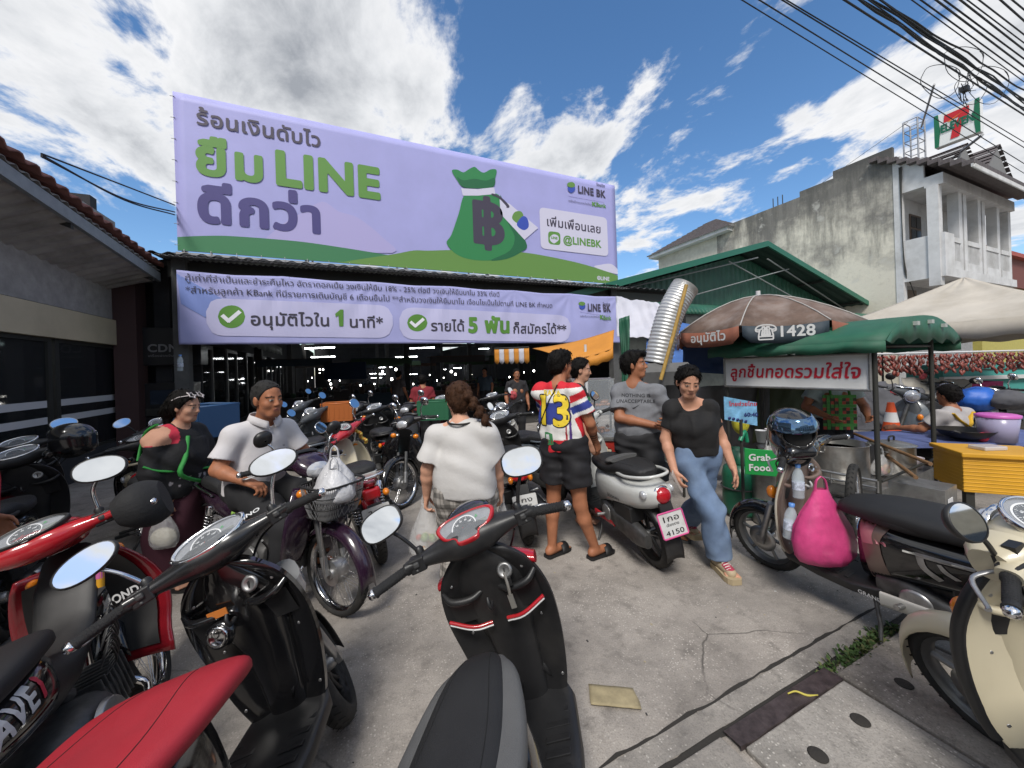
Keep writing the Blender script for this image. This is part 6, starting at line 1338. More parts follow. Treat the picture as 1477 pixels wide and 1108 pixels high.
def wheel(name,t,M,c,Ro,wd,kind,rimm,disc=True,hub=alum):
 w_ = MB(M);c = Vector(c);Ri = Ro - wd * .72
 w_.lathe([(.03,-.055),(.036,-.04),(.034,.04),(.03,.055)],hub,c,(0,1,0),16)
 if kind == 'wire':
  w_.lathe([(.062,-.03),(.066,-.02),(.066,.02),(.062,.03)],hub,c,(0,1,0),20)
 else:
  k = {'five': 5,'six': 6,'three': 3}[kind]
  for i in range(k):
   for d in ((-.16,.16) if kind != 'six' else (0,)):
    a = 2 * math.pi * i / k + .2;e = a + d
    w_.tube([c + V3(.03 * math.cos(a),0,.03 * math.sin(a)),c + V3((Ri * .55) * math.cos(a + d * .8),.006,(Ri * .55) * math.sin(a + d * .8)),c + V3(Ri * math.cos(e),0,Ri * math.sin(e))],[.016,.011,.013],rimm,8,2)
 wo = w_.build(name,t)
 mb = MB(M);tyre(mb,c,Ro,wd);mb.build('tyre',wo)
 mb = MB(M);prof = [(Ri + .012,-wd * .36),(Ri + .008,-wd * .3),(Ri - .006,-wd * .24),(Ri - .010,0),(Ri - .006,wd * .24),(Ri + .008,wd * .3),(Ri + .012,wd * .36)]
 n = 40;mb.rings([[c + V3(r * math.cos(2 * math.pi * j / n),z,r * math.sin(2 * math.pi * j / n)) for j in range(n)] for r,z in prof],rimm,cap=False);mb.rings([[c + V3(r * math.cos(-2 * math.pi * j / n),z,r * math.sin(-2 * math.pi * j / n)) for j in range(n)] for r,z in prof],rimm,cap=False);mb.build('rim',wo)
 if kind == 'wire':
  mb = MB(M)
  for i in range(28):
   a = 2 * math.pi * i / 28;s = 1 if i % 2 else -1;b = a + (.5 if (i // 2) % 2 else -.5)
   mb.tube([c + V3(.064 * math.cos(a),s * .022,.064 * math.sin(a)),c + V3((Ri - .004) * math.cos(b * .35 + a * .65),s * .004,(Ri - .004) * math.sin(b * .35 + a * .65))],.0019,chrome,5)
  mb.build('spokes',wo)
 if disc:
  mb = MB(M);mb.lathe([(.05,.048),(.095,.048),(.095,.053),(.05,.053)],mat('brake_steel',(.4,.4,.4),.3,.9),c,(0,1,0),28);mb.build('brake_disc',wo)
 return wo
def shell(mb,rows,th,m,n=22,inner=None,p=2.2):
 """leg shield: rows (x, z, half width, wrap); outer skin forward, inner skin th behind"""
 q = cr(rows,4);A,B = [],[]
 for x,z,w_,wr in q:
  ys = [w_ * math.sin(math.pi / 2 * (2 * j / n - 1)) for j in range(n + 1)]
  A.append([(x - wr * abs(y / max(w_,1e-4)) ** p,y,z) for y in ys]);B.append([(x - th * (1 - .75 * abs(y / max(w_,1e-4)) ** 4) - wr * abs(y / max(w_,1e-4)) ** p - .004,y,z) for y in ys])
 mb.grid(A,m,True);mb.grid(B,inner or m,True,flip=True)
 rim = lambda X: [r[0] for r in X] + X[-1][1:] + [r[-1] for r in X[-2::-1]] + X[0][-2:0:-1]
 ra,rb = rim(A),rim(B);k = len(ra);mb.add(ra + rb,[(i,k + i,k + (i + 1) % k,(i + 1) % k) for i in range(k)],inner or m,True)
 return A,B
def gauge(t,M,c,nrm_,upv,shape,sx,sy,bezel,face=dialm,big=True,lcdbox=True,label=None):
 """instrument: bezel, face with ticks and needle, window"""
 n = Vector(nrm_).normalized();v = (Vector(upv) - n * Vector(upv).dot(n)).normalized();u = v.cross(n);c = Vector(c)
 out = smooth2([(x * sx,y * sy) for x,y in shape],5)
 mb = MB(M);rs = []
 for k,h in ((1.10,-.012),(1.12,.004),(1.03,.010),(.97,.003)): rs.append([c + u * x * k + v * y * k + n * h for x,y in out])
 mb.rings(rs,bezel,cap=False);g_ = mb.build('gauge',t)
 mb = MB(M);mb.add([c + u * x + v * y + n * -.002 for x,y in out],[tuple(range(len(out)))],face)
 r = min(sx,sy) * .74;o = c + u * (-sx * .08 if lcdbox else 0);mb.add([o + (u * math.cos(a) + v * math.sin(a)) * r - n * .0005 for a in np.linspace(0,2 * math.pi,33)[:-1]],[tuple(range(32))],dialk if face is dialm else dialm)
 rg = [[o + (u * math.cos(a) + v * math.sin(a)) * r * q + n * h for a in np.linspace(0,2 * math.pi,33)[:-1]] for q,h in ((.97,.0),(1.03,.0012),(1.07,.0))];mb.rings(rg,dialw,cap=False)
 for k in range(29):
  a = R(225) - R(270) * k / 28;L_ = .14 if k % 4 == 0 else .08;d = u * math.cos(a) + v * math.sin(a);s_ = n.cross(d) * r * (.016 if k % 4 == 0 else .009)
  mb.add([o + d * r * .92 - s_ + n * .0004,o + d * r * .92 + s_ + n * .0004,o + d * r * (.92 - L_) + s_ + n * .0004,o + d * r * (.92 - L_) - s_ + n * .0004],[(0,1,2,3)],dialw)
  if big and k % 4 == 0: text(mb,str(20 * (k // 4)),dialw,o + d * r * .64 - v * r * .06,u,v,r * .19,.03,align='c',lift=.0005,res=24)
 d = u * math.cos(R(225)) + v * math.sin(R(225));s_ = n.cross(d) * r * .03;mb.add([o - s_ + n * .002,o + s_ + n * .002,o + d * r * .8 + n * .002],[(0,1,2)],needle);mb.lathe([(r * .11,0),(r * .09,.004),(.0,.004)],blkp,o,n,14)
 if lcdbox:
  q = c + u * sx * .52 - v * sy * .12;mb.add([q + u * sx * a + v * sy * b + n * .0006 for a,b in ((-.2,-.16),(.24,-.16),(.24,.16),(-.2,.16))],[(0,1,2,3)],lcd)
  for a in (-.5,.0,.45): mb.add([c + u * sx * (.42 + .05 * a) + v * sy * (.45 - .2 * abs(a)) + u * sx * .03 * x + v * sx * .03 * y + n * .001 for x,y in ((-1,-1),(1,-1),(1,1),(-1,1))],[(0,1,2,3)],mat('tell_tale',(.02,.25,.05),.4))
 mb.build('dial',g_)
 mb = MB(M);mb.grid([[c + u * x * k + v * y * k + n * (.012 * (1 - k * k) + .004) for x,y in out + out[:1]] for k in (.02,.4,.75,.99)],clearg,True);mb.build('window',g_)
 return g_
GS = {'round': [(math.cos(a),math.sin(a)) for a in np.linspace(0,2 * math.pi,13)[:-1]],'shield': [(-1,.35),(-.75,.75),(0,.9),(.75,.75),(1,.35),(.78,-.35),(.42,-.62),(.3,-.95),(-.3,-.95),(-.42,-.62),(-.78,-.35)],'drop': [(-1,-.1),(-.8,.55),(-.3,.9),(.4,.95),(.95,.6),(1,.1),(.7,-.5),(.1,-.8),(-.6,-.7)],'hex': [(-1,-.05),(-.6,.55),(.0,.75),(.65,.62),(1,.1),(.55,-.5),(-.2,-.7),(-.75,-.55)]}
def mirror(t,M,base,top,c,rx,rz,m,stemm,face=(-1,0,.36),shp=2.3,roll=0):
 f = Vector(face).normalized();u = V3(0,0,1).cross(f).normalized();v = f.cross(u);ro = Matrix.Rotation(roll,3,f);u,v = ro @ u,ro @ v;c = Vector(c)
 mb = MB(M);mb.tube([base,top,c - f * .012 - v * rz * .3],[.0075,.007,.006],stemm,8,6);mb.lathe([(.016,-.01),(.016,.02),(.010,.028)],blkp,base,(0,0,1),12);s = mb.build('mirror',t)
 mb = MB(M);rs = [sec(c - f * d,rx * k,rz * k,shp,28,u,v) for d,k in ((-.004,.93),(-.004,1.0),(.008,1.02),(.024,.86),(.034,.5),(.036,.1))];mb.rings(rs,m,cap=False);mb.build('housing',s)
 mb = MB(M);r = sec(c + f * .003,rx * .945,rz * .945,shp,28,u,v);mb.add(r,[tuple(range(28))],mglass)
 g_ = mb.build('glass',s);return s
def plate(t,lines,c,nrm_,frame=None,m=None,size=(.2,.165)):
 n = Vector(nrm_).normalized();u = V3(0,0,1).cross(n).normalized();v = n.cross(u);c = Vector(c);w_,h_ = size[0] / 2,size[1] / 2;rr = [(w_ * x,h_ * y) for x,y in ((-1,-.9),(-.93,-1),(.93,-1),(1,-.9),(1,.9),(.93,1),(-.93,1),(-1,.9))]
 mb = MB();mb.prism(rr,c - n * .003,u,v,.003,m or platem);p = mb.build('license_plate',t)
 if frame:
  mb = MB();mb.tube([c + u * x * 1.0 + v * y * 1.0 + n * .001 for x,y in rr],.006,frame,6,loop=True);mb.build('plate_frame',p)
 mb = MB()
 for s,y,sz,wd in lines: text(mb,s,platel,c - u * wd * w_ + v * (y - .06 if y < -.5 else y + .04 if y < 0 else y) * h_ + n * .0015,u,v,sz * h_ * (.88 if y < -.5 else 1),.012,width=2 * wd * w_,res=40)
 mb.build('lettering',p);return p
def bar_cover(mb,m,hx0=.07,hz0=.055,z0=.985,x0=.335,span=.25,back=.05):
 rs = []
 for a in cr([(-1,.30),(-.82,.36),(-.5,.62),(-.22,.95),(0,1),(.22,.95),(.5,.62),(.82,.36),(1,.30)],4):
  y,k = a[0] * span,a[1];rs.append(sec((x0 - back * abs(a[0]) ** 1.6,y,z0 + .012 * abs(a[0])),hx0 * k,hz0 * k,2.5,18,(1,0,0),(0,0,1)))
 mb.rings(rs,m)
def grips(t,M,z=.992,x=.285,y0=.245,y1=.365,dx=.05,ends=chrome,lever=alum,dz=0.):
 for s in (1,-1):
  a,b = V3(x,s * y0,z),V3(x - dx,s * y1,z - .012 + dz);d = (b - a).normalized()
  mb = MB(M);mb.tube([a,a + d * .012,a + d * .016,a + (b - a) * .5,b - d * .01,b - d * .006,b],[.022,.022,.0165,.0172,.0168,.020,.020],gripm,14)
  for k in range(9): mb.lathe([(.0175,0),(.0185,.002),(.0175,.004)],gripm,a + d * (.024 + .0095 * k),d,14)
  g_ = mb.build('grip',t);mb = MB(M);mb.lathe([(.015,0),(.018,.004),(.016,.018),(.006,.024)],ends,b,d,16);mb.build('bar_end',g_)
  mb = MB(M);mb.tube([a + V3(.03,-s * .03,-.005),a + V3(.055,s * .0,-.008),a + V3(.062,s * .05,-.012),b + V3(.055,-s * .005,-.02),b + V3(.045,s * .012,-.02)],[.008,.009,.007,.006,.008],lever,8,4,flat=.6);mb.build('brake_lever',t)
  mb = MB(M);mb.box((x + .008,s * (y0 - .035),z),(.05,.06,.052),blkp);mb.box((x - .02,s * (y0 - .035),z + .006),(.012,.022,.02),mat('switch_grey',(.05,.05,.05),.5));mb.lathe([(.007,0),(.006,.006),(0,.006)],mat('switch_grey'),(x - .014,s * (y0 - .03),z - .016),(-1,0,0),10);mb.build('switch_block',t,bev=.006)
def bike_thing(name,label,cat,l,f,hd,lean=7,group=None):
 t = thing(name,label,cat,S(l,f),0,group);t.rotation_mode = 'ZYX'
 rz = math.pi / 2 - AZ - R(hd);t.rotation_mode = 'XYZ'
 t.rotation_euler = (Matrix.Rotation(rz,3,'Z') @ Matrix.Rotation(-R(lean),3,'X')).to_euler('XYZ');return t
def scooter(label,l,f,hd,st,lean=7,body=blkg,inner=blkp,outer=None,seat=seatk,trim=None,trimw=.007,cover=None,wheelk='five',rimm=blkp,R0=.255,tw=.095,mirrors='oval',gz_='drop',gauge_bezel=chrome,plate_=None,seatw=1.,nosew=1.,style='click',group='scooters and motorcycles parked before the market',tail=True,detail=True,glamp=None,pframe=None,mirm=None,floorm=None,pm=None,stemm=None,facem=None):
 t = bike_thing('scooter',label,'scooter',l,f,hd,lean,group);M = steer(R(st));outer = outer or body;cover = cover or inner;mirm = mirm or blkp;stemm = stemm or blkp
 wheel('front_wheel',t,M,(.64,0,R0),R0,tw,wheelk,rimm)
 mb = MB(M)
 for s in (-1,1): mb.tube([(.64,s * .062,R0),(.575,s * .062,.43),(.53,s * .055,.56)],[.020,.022,.024],alum,10);mb.box((.645,s * .07,R0),(.05,.02,.06),alum)
 mb.tube([(.55,0,.5),(HX,0,HZ)],.026,irond,10);mb.build('fork',t)
 mb = MB(M);g_ = []
 for a in np.linspace(R(-12),R(150),16):
  rr = R0 + .022;g_.append([V3(.64 + rr * math.cos(a) - .02 * abs(q) ** 2,q * .062,R0 + rr * math.sin(a) - .045 * abs(q) ** 2.5) for q in np.linspace(-1,1,9)])
 mb.grid(g_,outer if style != 'click' else blkp,True,th=.006,flip=True);mb.build('front_fender',t)
 mb = MB()
 rows = [(.475,.29,.14,.06),(.50,.40,.175,.09),(.505,.55,.205,.10),(.485,.70,.215,.10),(.445,.83,.185,.085),(.405,.915,.115,.06),(.385,.945,.06,.03)]
 if style == 'retro': rows = [(.43,.27,.15,.05),(.465,.36,.19,.07),(.48,.52,.225,.10),(.465,.68,.225,.10),(.43,.81,.185,.085),(.395,.90,.11,.05),(.38,.935,.06,.03)]
 A_,B_2 = shell(mb,rows,.07,outer,inner=inner);fs_v = BVHTree.FromPolygons([tuple(p) for p in mb.v],mb.f);mb.build('leg_shield',t)
 if trim:
  mb = MB();e = [r[0] for r in A_];e2 = [r[-1] for r in A_];mb.tube([V3(*p) + V3(-.004,-.003,0) for p in e[2:]],trimw,trim,8);mb.tube([V3(*p) + V3(-.004,.003,0) for p in e2[2:]],trimw,trim,8);mb.build('trim_strip',t)
 mb = MB();loftz = [sec((x,0,z),w_,d_,2.4,20,(0,1,0),(1,0,0)) for x,z,w_,d_ in ((.405,.29,.07,.03),(.425,.42,.085,.04),(.425,.56,.10,.045),(.405,.68,.13,.05),(.385,.80,.14,.055),(.36,.89,.09,.05),(.345,.94,.05,.045))]
 mb.rings([[p for p in r] for r in loftz],inner);mb.build('inner_fascia',t)
 for s in (-1,1):
  mb = MB();q = cr([(.36,.115,.70),(.335,.15,.69),(.335,.18,.705)],5)
  mb.tube([V3(.345,s * .035,.775),V3(.325,s * .08,.765),V3(.32,s * .15,.775),V3(.345,s * .188,.80)],[.010,.014,.014,.010],inner,8,4);mb.grid([[V3(.372 - .03 * a,s * (.05 + .13 * b),.66 + .11 * a - .0 * b) for b in np.linspace(0,1,6)] for a in np.linspace(0,1,5)],blkp,True);mb.build('glove_pocket',t)
 mb = MB();mb.lathe([(.028,0),(.03,.006),(.022,.012),(.018,.008),(.0,.008)],chrome if style == 'retro' else alum,(.322,-.085,.835),(-1,0,.25),20);mb.box((.312,-.085,.836),(.006,.005,.024),irond);mb.build('key_lock',t)
 mb = MB();mb.tube([V3(.312,0,.74),V3(.285,0,.735),V3(.275,0,.755),V3(.285,0,.775)],[.009,.008,.007,.006],mat('hook_white',(.5,.5,.5),.4) if style == 'retro' else blkp,8,3);mb.build('bag_hook',t)
 fl = floorm or blkp
 mb = MB();mb.rings([sec((x,0,z),w_,h_,5,24) for x,z,w_,h_ in ((.44,.30,.13,.03),(.38,.275,.165,.03),(.2,.262,.175,.032),(.02,.262,.172,.035),(-.08,.27,.15,.04),(-.16,.29,.13,.05))],fl)
 for s in (-1,1):
  for k in range(6): mb.box((.06 + .05 * k,s * .10,.296),(.022,.085,.006),fl)
 mb.build('floorboard',t,bev=.002)
 mb = MB();loftx(mb,[(.015,.50,.085,.19,.20),(-.05,.51,.125,.19,.21),(-.2,.545,.158,.155,.17),(-.4,.585,.168,.125,.15),(-.6,.63,.145,.085,.125),(-.78,.665,.095,.05,.08),(-.885,.675,.035,.02,.03)] if style == 'click' else [(.0,.49,.10,.17,.19),(-.07,.51,.14,.17,.20),(-.22,.55,.172,.14,.17),(-.42,.585,.185,.115,.155),(-.62,.61,.168,.09,.145),(-.78,.63,.125,.065,.115),(-.87,.64,.07,.04,.07),(-.895,.64,.02,.015,.02)],body,26,5,e=2.7)
 b_o = mb.build('body_panel',t)
 if detail:
  md = MB();bvb = mb
  for s in (-1,1):
   poly_decal(md,([(-.55 * 1,.02),(-.3,.0),(-.08,-.03)],[(-.55,.035),(-.3,.018),(-.08,-.012)]) if s > 0 else ([(.08,-.03),(.3,0),(.55,.02)],[(.08,-.012),(.3,.018),(.55,.035)]),glamp or chrome,bvb,(0,s * .4,.60),(1 if s > 0 else -1,0,0) if False else ((-1,0,0) if s > 0 else (1,0,0)),(0,0,1),.003,1.0)
  md.build('body_stripe',b_o) if style == 'retro' else None
 mb = MB();loftx(mb,[(a,b,c * seatw * (nosew if a > .05 else 1 + (nosew - 1) * .5 if a > -.1 else 1 + (nosew - 1) * .15 if a > -.3 else 1),d,e) for a,b,c,d,e in ((.085,.695,.055,.022,.035),(.06,.703,.085,.035,.045),(-.03,.715,.125,.045,.05),(-.2,.715,.155,.045,.05),(-.36,.725,.152,.05,.05),(-.47,.755,.148,.055,.06),(-.62,.768,.125,.045,.05),(-.72,.77,.085,.03,.035),(-.745,.768,.04,.015,.02))],seat,28,5,e=2.9);sb_v = BVHTree.FromPolygons([tuple(p) for p in mb.v],mb.f);s_o = mb.build('seat',t)
 def seam(pts,d,bv,r=.0013,m=None,nm='seam',par=None):
  q = []
  for p in pts:
   h_ = bv.ray_cast(Vector(p) - Vector(d) * .5,Vector(d),1.0);q.append((h_[0] - Vector(d) * r * .3) if h_[0] else None)
  q = [x for x in q if x is not None];mb = MB()
  if len(q) > 2: mb.tube(q,r,m or mat('seam_dark',(.005,.005,.005),.8),5);mb.build(nm,par or t)
 if detail:
  for s in (-1,1): seam([(.05 - .7 * u,s * seatw * (.055 + .06 * math.sin(u * 3.0)),1) for u in np.linspace(0,1,26)],(0,0,-1),sb_v,par=s_o)
  seam([(-.43,y * seatw,1) for y in np.linspace(-.14,.14,16)],(0,0,-1),sb_v,.0022,par=s_o)
  for s in (-1,1):
   seam([(-1,s * (.085 + .03 * u),.33 + .5 * u) for u in np.linspace(0,1,16)],(1,0,0),fs_v,.002,nm='panel_gap');seam([(-1,s * (.04 + .13 * u),.50 + .05 * u) for u in np.linspace(0,1,12)],(1,0,0),fs_v,.0018,nm='panel_gap')
   for z in (.36,.60,.82):
    h_ = fs_v.ray_cast(V3(-1,s * .145,z),V3(1,0,0),3)
    if h_[0]: mb = MB();mb.lathe([(.006,-.002),(.006,.001),(.003,.0015),(.0,0)],alum,h_[0],(-1,0,0),10);mb.build('screw',t)
  mb = MB()
  for s in (-1,1): mb.tube([V3(.33,s * .17,.965),V3(.40,s * .13,.90),V3(.42,s * .06,.80)],.0045,blkp,6,4)
  mb.build('control_cable',t)
 mb = MB();r_ = []
 mb.tube([V3(-.50,.135,.735),V3(-.66,.15,.752),V3(-.82,.10,.775),V3(-.865,0,.78),V3(-.82,-.10,.775),V3(-.66,-.15,.752),V3(-.50,-.135,.735)],.012,body if style == 'retro' else blkp,10,5);mb.build('grab_rail',t)
 wheel('rear_wheel',t,Matrix(),(-.62,0,R0),R0,tw + .005,wheelk,rimm,False)
 mb = MB();loftx(mb,[(-.80,.30,.03,.05,.05,0,3,.13),(-.66,.30,.045,.085,.08,0,3,.13),(-.4,.31,.045,.075,.075,0,3,.125),(-.22,.33,.045,.085,.085,0,3,.12),(-.08,.33,.03,.05,.05,0,3,.10)],irond,20,4);mb.lathe([(.07,0),(.065,.012),(.0,.014)],alum,(-.26,.165,.33),(0,1,0),20);mb.box((-.28,0,.36),(.3,.2,.16),irond);mb.box((-.52,.10,.44),(.26,.12,.12),blkp);mb.build('engine',t,bev=.01)
 mb = MB();mb.tube([V3(-.15,-.05,.26),V3(-.2,-.13,.22),V3(-.36,-.15,.25)],.016,irond,8,4);mb.lathe([(.02,-.0),(.045,.03),(.058,.08),(.06,.38),(.05,.44),(.02,.45),(.016,.44)],blkp,(-.33,-.155,.27),(-1,0,.12),20);mb.grid([[V3(-.40 - .08 * i,-.155 + .066 * math.cos(a),.282 + .01 * i + .066 * math.sin(a)) for a in np.linspace(R(120),R(250),8)] for i in range(5)],alum,True,th=.004);mb.build('exhaust',t)
 mb = MB();mb.tube([V3(-.62,.115,.30),V3(-.50,.10,.58)],.018,irond,8);hx_ = [V3(-.60 + .09 * q + .034 * math.cos(q * 50) * .9,.112 - .01 * q + .034 * math.sin(q * 50),.34 + .20 * q) for q in np.linspace(0,1,110)];mb.tube(hx_,.0055,alum,5);mb.build('shock',t)
 mb = MB();mb.grid([[V3(-.62 + (R0 + .035) * math.cos(a),q * .07,R0 + (R0 + .035) * math.sin(a) - .02 * q * q) for q in np.linspace(-1,1,7)] for a in np.linspace(R(95),R(192),10)],blkp,True,th=.006,flip=True);mb.box((-.897,0,.51),(.018,.10,.2),blkp,Matrix.Rotation(R(18),3,'Y'));mb.build('rear_fender',t)
 if tail:
  mb = MB()
  if style == 'retro': mb.ell((-.868,0,.635),(.04,.062,.058),lens_r,n=20,k=12)
  else: loftx(mb,[(-.80,.655,.085,.03,.03),(-.87,.66,.06,.028,.028),(-.905,.668,.025,.015,.015)],lens_r,18,4)
  mb.build('tail_lamp',t)
  if style == 'retro':
   mb = MB();mb.lathe([(.066,0),(.072,.01),(.062,.018)],chrome,(-.845,0,.635),(-1,0,.0),24);mb.build('lamp_ring',t)
  for s in (-1,1):
   mb = MB();mb.ell((-.80 if style == 'retro' else -.84,s * (.115 if style == 'retro' else .085),.645),(.035,.022,.032),lens_c if style == 'retro' else lens_o,n=12,k=8);mb.build('rear_indicator',t)
 plate(t,plate_ or [('1กย',.30,.62,.6),('เชียงราย',-.12,.3,.5),('5271',-.72,.62,.75)],(-.935,0,.455),(-1,0,.30),pframe,pm)
 mb = MB();mb.tube([V3(-.05,.10,.25),V3(-.1,.17,.12),V3(-.12,.235,.012)],[.011,.010,.010],irond,8);mb.box((-.125,.25,.012),(.05,.05,.012),irond);mb.build('kickstand',t)
 for s in (-1,1):
  mb = MB();mb.tube([V3(-.22,s * .15,.30),V3(-.21,s * .235,.31)],.014,alum,10);mb.build('footrest',t)
 mb = MB(M);
 if style == 'click': bar_cover(mb,cover,.085,.06)
 else: bar_cover(mb,cover,.10,.075,.985,.335)
 c_o = mb.build('handlebar_cover',t)
 if style == 'click':
  mb = MB(M);mb.rings([sec((x,0,z),w_,h_,2.6,18,(0,1,0),V3(.5,0,.86).normalized()) for x,z,w_,h_ in ((.30,.985,.09,.05),(.38,.99,.115,.055),(.45,.98,.095,.05),(.50,.95,.04,.02))],facem or outer);mb.build('front_cowl',t)
  mb = MB();
  for s in (-1,1): mb.rings([sec((x,s * y,z),w_,h_,2.4,12,(0,1,0),(0,0,1)) for x,y,z,w_,h_ in ((.47,.12,.78,.05,.05),(.52,.10,.72,.05,.06),(.545,.06,.62,.03,.05))],lens_c)
  mb.build('headlamp',t)
 else:
  mb = MB(M);mb.ell((.425,0,.98),(.06,.085,.08),lens_c,n=20,k=12);mb.build('headlamp',t);mb = MB(M);mb.lathe([(.088,0),(.096,.012),(.085,.022)],chrome,(.41,0,.98),(1,0,.1),24);mb.build('headlamp_ring',t)
  for s in (-1,1):
   mb = MB();mb.ell((.44,s * .15,.70),(.03,.035,.045),lens_o,n=12,k=8);mb.build('front_indicator',t)
 gauge(t,M,(.30,0,1.042) if style == 'click' else (.31,0,1.06),(-.55,0,.84),(.84,0,.55),GS[gz_],.105 if gz_ != 'round' else .075,.062 if gz_ != 'round' else .075,gauge_bezel,dialm,detail,gz_ != 'round')
 grips(t,M)
 mb = MB(M);mb.tube([V3(.285,.25,.992),V3(.33,.1,.985),V3(.335,-.1,.985),V3(.285,-.25,.992)],.014,irond,8,3);mb.tube([V3(.34,.2,.97),V3(.42,.1,.93),V3(.43,.02,.85)],.005,blkp,6,4);mb.tube([V3(.34,-.2,.97),V3(.42,-.1,.93),V3(.43,-.02,.85)],.005,blkp,6,4);mb.build('handlebar',t)
 for s in (1,-1):
  if mirrors == 'none': break
  rx,rz = {'oval': (.078,.048),'round': (.056,.056),'wide': (.085,.047),'drop': (.08,.055)}[mirrors]
  mirror(t,M,V3(.325,s * .20,1.01),V3(.315,s * .235,1.09),V3(.305,s * .285,1.175),rx,rz,mirm,stemm,shp=2.6 if mirrors == 'drop' else 2.1,roll=s * .18)
 return t,M
def underbone(label,l,f,hd,st,lean=7,body=blkg,shieldm=None,inner=blkp,seat=seatk,cover=None,rimm=chrome,R0=.285,mirrors='round',gz_='hex',basket=False,plate_=None,group='scooters and motorcycles parked before the market',seat_base=None,springs=chrome,carrier=False,mirm=None,pm=None,gauge_bezel=blkp,stemm=chrome,single=False,pos=1.):
 t = bike_thing('motorcycle',label,'motorcycle',l,f,hd,lean,group);M = steer(R(st));shieldm = shieldm or body;cover = cover or body;mirm = mirm or blkp
 wheel('front_wheel',t,M,(.635,0,R0),R0,.07,'wire',rimm,False);wheel('rear_wheel',t,Matrix(),(-.60,0,R0),R0,.075,'wire',rimm,False)
 mb = MB(M)
 for s in (-1,1): mb.tube([(.635,s * .07,R0),(.60,s * .068,.40)],[.018,.024],alum,10);mb.tube([(.60,s * .068,.40),(.53,s * .06,.62)],.020,irond,10)
 mb.lathe([(.078,-.045),(.08,-.02),(.08,.02),(.07,.045)],alum,(.635,0,R0),(0,1,0),24);mb.build('fork',t)
 mb = MB(M);mb.grid([[V3(.635 + (R0 + .025) * math.cos(a) - .015 * abs(q) ** 2,q * .055,R0 + (R0 + .025) * math.sin(a) - .05 * abs(q) ** 2.5) for q in np.linspace(-1,1,9)] for a in np.linspace(R(-2),R(158),18)],body,True,th=.006,flip=True);mb.build('front_fender',t)
 mb = MB();mb.rings([sec((x,0,z),w_,h_,2.6,20,(0,1,0),V3(.55,0,.83)) for x,z,w_,h_ in ((.445,.83,.085,.07),(.36,.74,.10,.085),(.24,.60,.09,.09),(.10,.53,.085,.075),(-.02,.54,.095,.09),(-.14,.58,.115,.10))],inner);mb.build('spine_cover',t)
 for s in (-1,1):
  mb = MB();g_ = []
  for u in np.linspace(0,1,14):
   row = []
   for v in np.linspace(0,1,9):
    z = .83 - u * (.50 + .04 * v);x = .455 - .10 * u + .06 * math.sin(u * 3) + .03 * v * math.sin(u * 2.6) - .04 * v ** 2;y = .06 + (.09 + .10 * math.sin(min(u * 1.25,1) * 2.4) ** .8) * v
    row.append(V3(x,s * y,z))
   g_.append(row)
  mb.grid(g_,shieldm,True,th=.010 if s > 0 else .010,flip=(s < 0));o = mb.build('leg_shield',t)
  mb = MB();mb.grid([[p + V3(-.013,0,0) + (p - r[0]) * -.02 for p in r[:7]] for r in g_[1:-1]],inner,True,flip=(s > 0));mb.build('shield_lining',o)
 mb = MB();loftx(mb,[(-.02,.60,.085,.09,.08),(-.12,.60,.125,.09,.10),(-.3,.61,.14,.08,.09),(-.5,.645,.125,.06,.075),(-.7,.70,.085,.045,.05),(-.86,.735,.045,.03,.03),(-.90,.74,.015,.01,.01)],body,24,5,e=2.8);b_o = mb.build('side_panel',t);bb_ = mb
 mb = MB();loftx(mb,[(.06,.685,.06,.025,.04),(.02,.70,.095,.035,.045),(-.15,.715,.13,.045,.05),(-.32,.72,.135,.045,.05),(-.45,.755,.13,.05,.06),(-.62,.775,.115,.045,.05),(-.70,.775,.07,.02,.03)] if not single else [(-.02,.685,.07,.02,.03),(-.05,.70,.12,.04,.03),(-.2,.71,.15,.05,.035),(-.36,.72,.15,.055,.035),(-.42,.715,.12,.04,.03),(-.44,.71,.05,.02,.02)],seat,26,5,e=3);mb.build('seat',t)
 if seat_base:
  mb = MB();loftx(mb,[(.0,.665,.10,.02,.03),(-.1,.672,.15,.022,.04),(-.38,.68,.155,.025,.045),(-.47,.69,.13,.02,.03)],seat_base,20,4,e=3.4);mb.build('seat_base',t)
 mb = MB();mb.tube([V3(-.46,.13,.70),V3(-.68,.135,.76),V3(-.88,.10,.80),V3(-.91,0,.80),V3(-.88,-.10,.80),V3(-.68,-.135,.76),V3(-.46,-.13,.70)],.011,chrome if seat_base or carrier else blkp,8,4)
 if carrier: [mb.tube([V3(-.5,y,.745),V3(-.88,y,.79)],.007,chrome,6) for y in (-.06,0,.06)]
 mb.build('grab_rail',t)
 mb = MB();mb.box((-.87,0,.665),(.05,.13,.09),lens_r);mb.build('tail_lamp',t,bev=.02)
 for s in (-1,1):
  mb = MB();mb.ell((-.86,s * .105,.64),(.04,.026,.028),lens_o,n=12,k=8);mb.tube([V3(-.84,s * .05,.64),V3(-.85,s * .09,.64)],.01,blkp,6);mb.build('rear_indicator',t)
  mb = MB();mb.ell((.47,s * .13,.80),(.03,.035,.03),lens_o,n=12,k=8);mb.build('front_indicator',t)
 mb = MB();mb.grid([[V3(-.60 + (R0 + .04) * math.cos(a),q * .065,R0 + (R0 + .04) * math.sin(a) - .02 * q * q) for q in np.linspace(-1,1,7)] for a in np.linspace(R(60),R(170),12)],blkp if not seat_base else body,True,th=.006,flip=True);mb.box((-.898,0,.51),(.012,.10,.16),blkp,Matrix.Rotation(R(18),3,'Y'));mb.build('rear_fender',t)
 plate(t,plate_ or [('1กธ',.30,.62,.6),('เชียงราย',-.12,.3,.5),('4530',-.72,.62,.75)],(-.935,0,.50),(-1,0,.22),None,pm)
